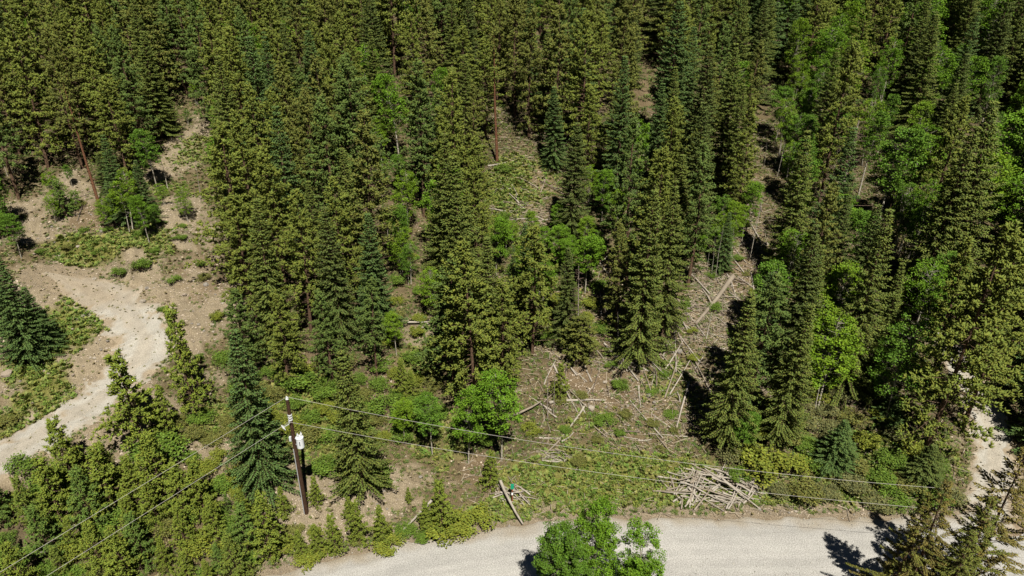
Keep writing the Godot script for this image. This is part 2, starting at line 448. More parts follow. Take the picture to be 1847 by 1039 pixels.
["short broad yellow olive pine past the strewn strip beside a dark spruce","trees past the strewn strip"],
["mid height broad dark spruce past the log slope beside a bright green aspen","trees past the log slope"],
["short narrow yellow olive pine above the bare strip beside an olive spruce","trees above the bare strip"],
["mid height dark green pine behind the grassy clearing beside a yellow olive pine","trees behind the grassy clearing"],
["mid height broad yellow olive pine above the bare strip beside a bright green aspen","trees above the bare strip"],
["mid height narrow brownish olive pine bordering the dirt drive beside a yellow olive pine","trees bordering the dirt drive"],
["tall narrow brownish olive pine behind the grassy clearing beside a dark green pine","trees behind the grassy clearing"],
["short narrow blue green spruce past the strewn strip beside a dark spruce","trees past the strewn strip"],
["short broad yellow olive pine behind the grassy clearing","trees behind the grassy clearing"],
["mid height brownish olive pine above the bare strip beside a dark green pine","trees above the bare strip"],
["short brownish olive pine behind the grassy clearing beside a dark green pine","trees behind the grassy clearing"],
["short narrow bright green aspen past the strewn strip","trees past the strewn strip"],
["short narrow olive spruce above the bare strip beside a yellow olive pine","trees above the bare strip"],
["short blue green spruce past the strewn strip beside a dark green pine","trees past the strewn strip"],
["tall broad yellow olive pine past the strewn strip beside a bright green aspen","trees past the strewn strip"],
["tall blue green spruce past the strewn strip beside a bright green aspen","trees past the strewn strip"],
["tall dark green pine past the log slope beside a bright green aspen","trees past the log slope"],
["mid height broad brownish olive pine behind the grassy clearing beside a bright green aspen","trees behind the grassy clearing"],
["short broad olive spruce above the bare strip beside a dark green pine","trees above the bare strip"],
["mid height yellow olive pine above the bare strip beside a bright green aspen","trees above the bare strip"],
["tall broad dark green pine between clearing and log slope beside a yellow olive pine","trees between clearing and log slope"],
["short narrow bright green aspen past the log slope beside a blue green spruce","trees past the log slope"],
["tall broad yellow olive pine above the bare strip beside a brownish olive pine","trees above the bare strip"],
["mid height dark green pine above the bare strip beside a yellow olive pine","trees above the bare strip"],
["short bright green aspen past the log slope beside a blue green spruce","trees past the log slope"],
["tall narrow dark green pine between clearing and log slope beside an olive spruce","trees between clearing and log slope"],
["mid height narrow dark spruce past the log slope beside a brownish olive pine","trees past the log slope"],
["tall broad dark green pine bordering the dirt drive beside an olive spruce","trees bordering the dirt drive"],
["tall narrow olive spruce past the strewn strip beside a blue green spruce","trees past the strewn strip"],
["short narrow bright green aspen past the strewn strip beside a yellow olive pine","trees past the strewn strip"],
["mid height blue green spruce behind the grassy clearing","trees behind the grassy clearing"],
["tall narrow blue green spruce between clearing and log slope beside a bright green aspen","trees between clearing and log slope"],
["tall broad brownish olive pine above the bare strip beside a dark green pine","trees above the bare strip"],
["mid height dark green pine above the bare strip","trees above the bare strip"],
["short narrow yellow olive pine above the bare strip","trees above the bare strip"],
["short olive spruce bordering the dirt drive beside a dark green pine","trees bordering the dirt drive"],
["mid height broad dark spruce past the strewn strip beside a yellow olive pine","trees past the strewn strip"],
["mid height broad yellow olive pine between clearing and log slope beside a bright green aspen","trees between clearing and log slope"],
["short narrow bright green aspen between clearing and log slope beside an olive spruce","trees between clearing and log slope"],
["mid height narrow yellow olive pine above the bare strip beside a brownish olive pine","trees above the bare strip"],
["short narrow olive spruce bordering the dirt drive beside a blue green spruce","trees bordering the dirt drive"],
["mid height narrow olive spruce behind the grassy clearing beside a yellow olive pine","trees behind the grassy clearing"],
["mid height narrow yellow olive pine behind the grassy clearing beside a dark green pine","trees behind the grassy clearing"],
["short broad dark spruce past the strewn strip beside a dark green pine","trees past the strewn strip"],
["mid height broad yellow olive pine above the bare strip beside an olive spruce","trees above the bare strip"],
["mid height blue green spruce between clearing and log slope beside a bright green aspen","trees between clearing and log slope"],
["mid height narrow olive spruce above the bare strip beside a yellow olive pine","trees above the bare strip"],
["mid height narrow brownish olive pine behind the grassy clearing beside an olive spruce","trees behind the grassy clearing"],
["tall broad olive spruce past the strewn strip beside a dark green pine","trees past the strewn strip"],
["short narrow yellow olive pine above the bare strip beside a dark green pine","trees above the bare strip"],
["mid height broad yellow olive pine between clearing and log slope beside a dark spruce","trees between clearing and log slope"],
["tall narrow olive spruce past the strewn strip beside a dark spruce","trees past the strewn strip"],
["mid height narrow olive spruce behind the grassy clearing beside a brownish olive pine","trees behind the grassy clearing"],
["tall olive spruce past the log slope beside a bright green aspen","trees past the log slope"],
["mid height narrow yellow olive pine past the strewn strip beside a dark spruce","trees past the strewn strip"],
["mid height dark green pine above the bare strip beside a bright green aspen","trees above the bare strip"],
["mid height blue green spruce bordering the dirt drive beside an olive spruce","trees bordering the dirt drive"],
["short blue green spruce bordering the dirt drive beside a yellow olive pine","trees bordering the dirt drive"],
["mid height yellow olive pine past the log slope","trees past the log slope"],
["mid height brownish olive pine behind the grassy clearing beside an olive spruce","trees behind the grassy clearing"],
["tall narrow dark green pine behind the grassy clearing beside a yellow olive pine","trees behind the grassy clearing"],
["short broad dark spruce above the bare strip beside an olive spruce","trees above the bare strip"],
["tall narrow brownish olive pine above the bare strip beside a yellow olive pine","trees above the bare strip"],
["short broad brownish olive pine behind the grassy clearing beside a blue green spruce","trees behind the grassy clearing"],
["short broad bright green aspen above the bare strip","trees above the bare strip"],
["tall narrow yellow olive pine past the strewn strip beside a bright green aspen","trees past the strewn strip"],
["short bright green aspen past the log slope beside a yellow olive pine","trees past the log slope"],
["tall olive spruce bordering the dirt drive beside a brownish olive pine","trees bordering the dirt drive"],
["short broad olive spruce behind the grassy clearing beside a dark green pine","trees behind the grassy clearing"],
["mid height dark spruce between clearing and log slope beside a yellow olive pine","trees between clearing and log slope"],
["mid height brownish olive pine bordering the dirt drive beside a yellow olive pine","trees bordering the dirt drive"],
["tall blue green spruce past the strewn strip beside a dark green pine","trees past the strewn strip"],
["mid height broad olive spruce between clearing and log slope beside a yellow olive pine","trees between clearing and log slope"],
["mid height olive spruce past the strewn strip beside a yellow olive pine","trees past the strewn strip"],
["mid height narrow brownish olive pine past the strewn strip beside a bright green aspen","trees past the strewn strip"],
["tall blue green spruce past the log slope beside a bright green aspen","trees past the log slope"],
["short blue green spruce between clearing and log slope beside a yellow olive pine","trees between clearing and log slope"],
["short broad brownish olive pine behind the grassy clearing beside a dark green pine","trees behind the grassy clearing"],
["tall narrow yellow olive pine behind the grassy clearing beside a brownish olive pine","trees behind the grassy clearing"],
["mid height broad olive spruce past the log slope beside a dark green pine","trees past the log slope"],
["short blue green spruce above the bare strip beside a yellow olive pine","trees above the bare strip"],
["short narrow dark spruce past the strewn strip beside a bright green aspen","trees past the strewn strip"],
["mid height broad olive spruce past the log slope beside a blue green spruce","trees past the log slope"],
["short narrow brownish olive pine behind the grassy clearing beside a yellow olive pine","trees behind the grassy clearing"],
["short broad yellow olive pine above the bare strip beside an olive spruce","trees above the bare strip"],
["mid height narrow dark spruce behind the grassy clearing beside a brownish olive pine","trees behind the grassy clearing"],
["mid height dark spruce bordering the dirt drive beside a yellow olive pine","trees bordering the dirt drive"],
["tall broad brownish olive pine bordering the dirt drive beside a yellow olive pine","trees bordering the dirt drive"],
["tall narrow olive spruce between clearing and log slope beside a dark spruce","trees between clearing and log slope"],
["short narrow bright green aspen past the log slope beside a dark spruce","trees past the log slope"],
["mid height narrow yellow olive pine bordering the dirt drive beside a dark spruce","trees bordering the dirt drive"],
["short broad olive spruce above the bare strip beside a yellow olive pine","trees above the bare strip"],
["short broad olive spruce past the log slope beside a bright green aspen","trees past the log slope"],
["mid height narrow brownish olive pine between clearing and log slope beside a dark green pine","trees between clearing and log slope"],
["short broad bright green aspen past the strewn strip beside a dark green pine","trees past the strewn strip"],
["tall broad yellow olive pine behind the grassy clearing beside a bright green aspen","trees behind the grassy clearing"],
["mid height narrow dark green pine behind the grassy clearing","trees behind the grassy clearing"],
["mid height dark green pine behind the grassy clearing","trees behind the grassy clearing"],
["mid height broad dark green pine bordering the dirt drive beside a brownish olive pine","trees bordering the dirt drive"],
["tall broad olive spruce past the strewn strip beside a dark spruce","trees past the strewn strip"],
["tall broad yellow olive pine behind the grassy clearing beside a brownish olive pine","trees behind the grassy clearing"],
["mid height broad blue green spruce above the bare strip beside a yellow olive pine","trees above the bare strip"],
["tall blue green spruce bordering the dirt drive beside a yellow olive pine","trees bordering the dirt drive"],
["tall brownish olive pine behind the grassy clearing beside a dark green pine","trees behind the grassy clearing"],
["short bright green aspen past the log slope beside a brownish olive pine","trees past the log slope"],
["short narrow bright green aspen behind the grassy clearing beside an olive spruce","trees behind the grassy clearing"],
["short narrow blue green spruce past the log slope beside a dark spruce","trees past the log slope"],
["tall brownish olive pine behind the grassy clearing","trees behind the grassy clearing"],
["tall narrow brownish olive pine past the log slope beside a dark spruce","trees past the log slope"],
["short broad bright green aspen past the strewn strip beside a brownish olive pine","trees past the strewn strip"],
["tall broad yellow olive pine between clearing and log slope beside a dark green pine","trees between clearing and log slope"],
["mid height broad yellow olive pine past the log slope beside an olive spruce","trees past the log slope"],
["mid height narrow yellow olive pine past the strewn strip beside a dark green pine","trees past the strewn strip"],
["short narrow dark green pine above the bare strip beside an olive spruce","trees above the bare strip"],
["mid height broad dark spruce past the strewn strip beside a blue green spruce","trees past the strewn strip"],
["short olive spruce between clearing and log slope beside a brownish olive pine","trees between clearing and log slope"],
["short blue green spruce above the bare strip beside an olive spruce","trees above the bare strip"],
["short olive spruce bordering the dirt drive beside a blue green spruce","trees bordering the dirt drive"],
["mid height dark green pine behind the grassy clearing beside a dark spruce","trees behind the grassy clearing"],
["short broad bright green aspen past the log slope beside a dark green pine","trees past the log slope"],
["mid height broad dark spruce between clearing and log slope beside an olive spruce","trees between clearing and log slope"],
["mid height dark green pine past the strewn strip beside an olive spruce","trees past the strewn strip"],
["mid height broad olive spruce above the bare strip beside a dark spruce","trees above the bare strip"],
["mid height narrow brownish olive pine past the strewn strip beside a dark spruce","trees past the strewn strip"],
["short olive spruce past the strewn strip beside a bright green aspen","trees past the strewn strip"],
["tall broad dark spruce above the bare strip beside a bright green aspen","trees above the bare strip"],
["short broad blue green spruce past the strewn strip beside an olive spruce","trees past the strewn strip"],
["tall narrow olive spruce between clearing and log slope beside a bright green aspen","trees between clearing and log slope"],
["mid height broad dark green pine past the log slope","trees past the log slope"],
["tall broad blue green spruce behind the grassy clearing beside an olive spruce","trees behind the grassy clearing"],
["tall broad olive spruce above the bare strip beside a yellow olive pine","trees above the bare strip"],
["tall broad yellow olive pine above the bare strip beside an olive spruce","trees above the bare strip"],
["mid height narrow dark spruce past the strewn strip beside a dark green pine","trees past the strewn strip"],
["tall narrow brownish olive pine above the bare strip beside a dark green pine","trees above the bare strip"],
["short broad yellow olive pine behind the grassy clearing beside a dark green pine","trees behind the grassy clearing"],
["short broad bright green aspen above the bare strip beside a blue green spruce","trees above the bare strip"],
["short narrow bright green aspen past the log slope","trees past the log slope"],
["short yellow olive pine above the bare strip beside a bright green aspen","trees above the bare strip"],
["short broad olive spruce between clearing and log slope beside a yellow olive pine","trees between clearing and log slope"],
["tall narrow brownish olive pine behind the grassy clearing beside a blue green spruce","trees behind the grassy clearing"],
["mid height broad olive spruce bordering the dirt drive beside a brownish olive pine","trees bordering the dirt drive"],
["tall narrow dark spruce past the strewn strip","trees past the strewn strip"],
["mid height broad olive spruce past the strewn strip beside a dark spruce","trees past the strewn strip"],
["tall yellow olive pine between clearing and log slope beside a dark green pine","trees between clearing and log slope"],
["mid height narrow brownish olive pine past the strewn strip beside an olive spruce","trees past the strewn strip"],
["short narrow olive spruce past the log slope beside a yellow olive pine","trees past the log slope"],
["tall broad yellow olive pine bordering the dirt drive","trees bordering the dirt drive"],
["mid height broad brownish olive pine bordering the dirt drive beside a yellow olive pine","trees bordering the dirt drive"],
["mid height brownish olive pine past the strewn strip beside a bright green aspen","trees past the strewn strip"],
["mid height olive spruce between clearing and log slope","trees between clearing and log slope"],
["mid height brownish olive pine bordering the dirt drive beside a blue green spruce","trees bordering the dirt drive"],
["short blue green spruce past the log slope beside a bright green aspen","trees past the log slope"],
["short narrow dark spruce past the strewn strip beside an olive spruce","trees past the strewn strip"],
["mid height dark spruce above the bare strip beside a blue green spruce","trees above the bare strip"],
["tall narrow dark green pine behind the grassy clearing beside a brownish olive pine","trees behind the grassy clearing"],
["mid height dark spruce past the log slope beside an olive spruce","trees past the log slope"],
["tall narrow olive spruce past the strewn strip beside a bright green aspen","trees past the strewn strip"],
["mid height dark spruce past the log slope beside a blue green spruce","trees past the log slope"],
["short brownish olive pine above the bare strip beside a yellow olive pine","trees above the bare strip"],
["tall brownish olive pine above the bare strip beside a dark green pine","trees above the bare strip"],
["mid height broad yellow olive pine between clearing and log slope beside an olive spruce","trees between clearing and log slope"],
["short broad bright green aspen past the log slope beside a brownish olive pine","trees past the log slope"],
["mid height broad yellow olive pine bordering the dirt drive beside a blue green spruce","trees bordering the dirt drive"],
["tall brownish olive pine behind the grassy clearing beside a yellow olive pine","trees behind the grassy clearing"],
["mid height olive spruce past the strewn strip beside a blue green spruce","trees past the strewn strip"],
["mid height broad olive spruce past the strewn strip beside a yellow olive pine","trees past the strewn strip"],
["mid height broad blue green spruce behind the grassy clearing beside a dark spruce","trees behind the grassy clearing"],
["mid height broad dark green pine past the strewn strip beside an olive spruce","trees past the strewn strip"],
["tall broad olive spruce behind the grassy clearing beside a brownish olive pine","trees behind the grassy clearing"],
["short broad bright green aspen past the strewn strip","trees past the strewn strip"],
["tall broad yellow olive pine above the bare strip beside a dark spruce","trees above the bare strip"],
["middling yellow green young pine in the thicket under the wires","young pine thicket under the wires"],
["tall yellow green young pine in the thicket under the wires","young pine thicket under the wires"],
["middling mid green young pine in the thicket under the wires","young pine thicket under the wires"],
["tall dark green young pine in the thicket under the wires","young pine thicket under the wires"],
["low yellow green young pine in the thicket under the wires","young pine thicket under the wires"],
["low dark green young pine in the thicket under the wires","young pine thicket under the wires"],
["middling dark green young pine in the thicket under the wires","young pine thicket under the wires"],
["low mid green young pine in the thicket under the wires","young pine thicket under the wires"],
["tall mid green young pine in the thicket under the wires","young pine thicket under the wires"],
["small bright pine at the edge of the gravel road near a spruce","small pines on the bank above the gravel road"],
["small bright pine at the edge of the gravel road near a dead tree","small pines on the bank above the gravel road"],
["thin bare pale stem at the rim of the log slope near a spruce","thin bare stems at the rim of the log slope"],
["thin pale stem standing in the dark notch of the forest near an aspen","stems in the dark notch"],
["taller green aspen among the slash below the grassy clearing near a spruce","aspen saplings below the grassy clearing"],
["shorter green aspen among the slash below the grassy clearing near a spruce","aspen saplings below the grassy clearing"],
["taller green aspen among the slash below the grassy clearing near a pine","aspen saplings below the grassy clearing"],
["taller green aspen among the slash below the grassy clearing near a bare sapling","aspen saplings below the grassy clearing"],
["shorter green aspen among the slash below the grassy clearing near a bare sapling","aspen saplings below the grassy clearing"],
["shorter green aspen among the slash below the grassy clearing near a pine","aspen saplings below the grassy clearing"],
["taller green aspen in the gap between the two dark stands near a pine","aspen saplings in the gap between the stands"],
["taller green aspen in the gap between the two dark stands near a spruce","aspen saplings in the gap between the stands"],
["shorter green aspen in the gap between the two dark stands near a pine","aspen saplings in the gap between the stands"],
["shorter green aspen in the gap between the two dark stands near a spruce","aspen saplings in the gap between the stands"],
["shorter green aspen threaded through the mixed stand near a bare sapling","aspens threaded through the mixed stand"],
["taller green aspen threaded through the mixed stand near a spruce","aspens threaded through the mixed stand"],
["shorter green aspen threaded through the mixed stand near a spruce","aspens threaded through the mixed stand"],
["shorter green aspen threaded through the mixed stand near a pine","aspens threaded through the mixed stand"],
["taller green aspen at the rim of the strewn strip near a pine","aspen saplings at the rim of the strewn strip"],
["taller green aspen at the rim of the strewn strip near a bare sapling","aspen saplings at the rim of the strewn strip"],
["shorter green aspen in the brightest aspen stand near a spruce","aspens of the brightest stand"],
["shorter green aspen around the bend above the drive near a young pine","aspen saplings above the drive"],
["shorter green aspen around the bend above the drive near a pine","aspen saplings above the drive"],
["shorter green aspen around the bend above the drive near a spruce","aspen saplings above the drive"],
["middling yellow green young pine in the thicket under the wires near a spruce","young pine thicket under the wires"],
["low dark green young pine in the thicket under the wires near a spruce","young pine thicket under the wires"],
["big yellow green willow bush at the end of the log heap",""],
["yellow green willow bush tucked behind the biggest one",""],
["dark green bush on the lip of the drive's cut bank",""],
["leafy bush on the grassy bend above the cut bank",""],
["low spreading bush on top of the cut bank",""],
["yellow green bush at the rim of the cut bank",""],
["bush on the cut bank below the pines",""],
["big fresh green bush below the broad young pine",""],
["fresh green bush in the thicket, upper",""],
["fresh green bush in the thicket, lower",""],
["green bush between the two tall spruces, upper",""],
["green bush between the two tall spruces, lower",""],
["green bush behind the utility pole",""],
["bush uphill of the transformer",""],
["yellow green bush at the road's edge beside the broken log",""],
["bright bush at the road's edge below the marker post heap",""],
["fresh green bush uphill of the dark spruce",""],
["green bush on the bank behind the dark spruce",""],
["green bush at the head of the grassy clearing",""],
["green bush in the middle of the grassy clearing",""],
["bush at the foot of the twin grey stems",""],
["low bush on the log slope below the fallen pair",""],
["low bush on the log slope above the dirt scar",""],
["fresh green bush by the mouth of the side drive",""],
["fresh green bush at the lip of the dark hollow",""],
["tuft bush at the drive's inner edge",""],
["tiny bush on the face of the cut bank",""],
["olive bush on the drive's outer fill",""],
["bush on the road bank near the pair of small pines",""],
["bush where the thicket meets the gravel road",""],
["green bush at the skirt of the dark spruce",""],
["green bush at the far skirt of the dark spruce",""],
["bush under the straight stemmed aspen",""],
["grey olive willow in the scrub between the road and the mixed stand","scrub between road and mixed stand"],
["low olive shrub in the scrub between the road and the mixed stand","scrub between road and mixed stand"],
["yellow green willow in the scrub between the road and the mixed stand","scrub between road and mixed stand"],
["fresh green shrub in the scrub between the road and the mixed stand","scrub between road and mixed stand"],
["fresh green shrub under the lower edge of the dark pine stand","undergrowth below the dark pine stand"],
["low olive shrub under the lower edge of the dark pine stand","undergrowth below the dark pine stand"],
["yellow green shrub under the lower edge of the dark pine stand","undergrowth below the dark pine stand"],
["low olive shrub on the bank between drive and thicket","undergrowth between drive and thicket"],
["yellow green shrub on the bank between drive and thicket","undergrowth between drive and thicket"],
["fresh green shrub on the bank between drive and thicket","undergrowth between drive and thicket"],
["low olive shrub among the young pines of the thicket","undergrowth of the thicket"],
["fresh green shrub among the young pines of the thicket","undergrowth of the thicket"],
["yellow green shrub among the young pines of the thicket","undergrowth of the thicket"],
["fresh green shrub among the slash below the grassy clearing","undergrowth below the grassy clearing"],
["yellow green shrub among the slash below the grassy clearing","undergrowth below the grassy clearing"],
["low olive shrub among the slash below the grassy clearing","undergrowth below the grassy clearing"],
["low olive shrub scattered on the log slope","low shrubs on the log slope"],
["fresh green shrub scattered on the log slope","low shrubs on the log slope"],
["yellow green shrub in the strewn strip above the log slope","low shrubs in the strewn strip"],
["low olive shrub in the strewn strip above the log slope","low shrubs in the strewn strip"],
["fresh green shrub in the strewn strip above the log slope","low shrubs in the strewn strip"],
["fresh green shrub around the dirt mounds above the drive","low shrubs around the dirt mounds"],
["low olive shrub around the dirt mounds above the drive","low shrubs around the dirt mounds"],
["yellow green shrub in the gap between the two dark stands","undergrowth in the gap between the stands"],
["fresh green shrub in the gap between the two dark stands","undergrowth in the gap between the stands"],
["low olive shrub in the gap between the two dark stands","undergrowth in the gap between the stands"],
["low olive shrub along the road bank below the pole","road bank shrubs below the pole"],
["fresh green shrub along the road bank below the pole","road bank shrubs below the pole"],
["yellow green shrub along the road bank below the pole","road bank shrubs below the pole"],
["thick tan log lying across the head of the log slope",""],
["pale squared pole lying from the marker post heap to the road",""],
["long pale trunk lying level below the twin grey stems",""],
["fallen grey trunk leaning up towards the twin grey stems",""],
["long thin trunk crossing the level one, upper length",""],
["long thin trunk running on down to the brush pile",""],
["grey trunk slanting down from the dark squat pine",""],
["one of a pair of pale trunks fallen down the log slope, nearer the pine",""],
["shorter of a pair of pale trunks fallen down the log slope",""],
["short pale log pointing straight down the log slope",""],
["short cut log lying level under the crossed trunks",""],
["dark weathered log below the tall dark spruce",""],
["thin grey log beside the pair of fallen trunks, first",""],
["thin grey log beside the pair of fallen trunks, second",""],
["broken grey log slanting down the bare bank to the road",""],
["bleached log on the flat brush pile",""],
["thin grey log along the spruce's shadow",""],
["stub of pale log in the grass of the log slope",""],
["white log bridging the gap between the stands",""],
["thin white log crossing another in the gap between the stands",""],
["pale fallen log at the head of the grassy clearing",""],
["dark thin log on the slope under the bare trunked pine",""],
["grey log by the shaded edge of the pines above the drive",""],
["grey log lying in the thicket under the wires, upper",""],
["pale log lying in the thicket under the wires, lower",""],
["grey log on the bank behind the thicket",""],
["thin pale stick on the road's dirt verge",""],
["middling thin grey log in the strewn strip above the log slope","loose logs in the strewn strip above the log slope"],
["middling stout grey log in the strewn strip above the log slope","loose logs in the strewn strip above the log slope"],
["long thin grey log in the strewn strip above the log slope","loose logs in the strewn strip above the log slope"],
["middling stout grey log on the log slope","loose logs on the log slope"],
["long stout grey log in the strewn strip above the log slope","loose logs in the strewn strip above the log slope"],
["short thin grey log on the log slope","loose logs on the log slope"],
["middling thin grey log on the log slope","loose logs on the log slope"],
["long stout grey log on the log slope","loose logs on the log slope"],
["short stout grey log in the strewn strip above the log slope","loose logs in the strewn strip above the log slope"],
["short thin grey log in the strewn strip above the log slope","loose logs in the strewn strip above the log slope"],
["short stout grey log on the log slope","loose logs on the log slope"],
["long thin grey log on the log slope","loose logs on the log slope"],
["grey log lying in the grassy clearing","logs in the grassy clearing"],
["weathered log in the slash beside the centre stand","logs in the slash beside the centre stand"],
["bleached pole in the big log heap by the road, the steep end","big log heap by the road"],
["bleached pole in the big log heap by the road, the level end","big log heap by the road"],
["bleached pole in the small heap round the marker post","small log heap round the marker post"],
["thin bleached stick in the flat brush pile on the slope","flat brush pile on the slope"],
["white rock at the rim of the cut bank",""],
["large white rock at the foot of the cut bank",""],
["pale rock on the brow of the cut bank",""],
["white rock in the grass above the drive",""],
["pale rock where the drive bends",""],
["white rock beside the yellow green rim bush",""],
["pale boulder in the upper log slope",""],
["pale boulder by the level trunk",""],
["grey boulder half buried in the log slope",""],
["pale boulder at the head of the log slope",""],
["pale slab rock at the foot of the blue green spruce",""],
["pale boulder in the strewn strip",""],
["pale rock on the drive's outer fill",""],
["fist to head size pale rock on the cut bank above the drive","rocks on the cut bank"],
["small pale rock on the cut bank above the drive","rocks on the cut bank"],
["small pale rock on the drive's outer fill slope","rocks on the outer fill"],
["fist to head size pale rock on the drive's outer fill slope","rocks on the outer fill"],
["fist to head size pale rock on the slope above the drive's bend","rocks above the bend"],
["small pale rock on the slope above the drive's bend","rocks above the bend"],
["large pale rock on the slope above the drive's bend","rocks above the bend"],
["small pale rock in the bare dirt of the log slope","rocks in the log slope"],
["fist to head size pale rock in the bare dirt of the log slope","rocks in the log slope"],
["large pale rock in the bare dirt of the log slope","rocks in the log slope"],
["small pale rock along the lower road verge","rocks along the road verge"],
["fist to head size pale rock along the lower road verge","rocks along the road verge"],
["small pale rock along the verge below the log heap","rocks along the verge"],
["fist to head size pale rock along the verge below the log heap","rocks along the verge"],
["small pale rock on the bare bank by the utility pole","rocks on the bare bank"],
["fist to head size pale rock on the bare bank by the utility pole","rocks on the bare bank"]
]
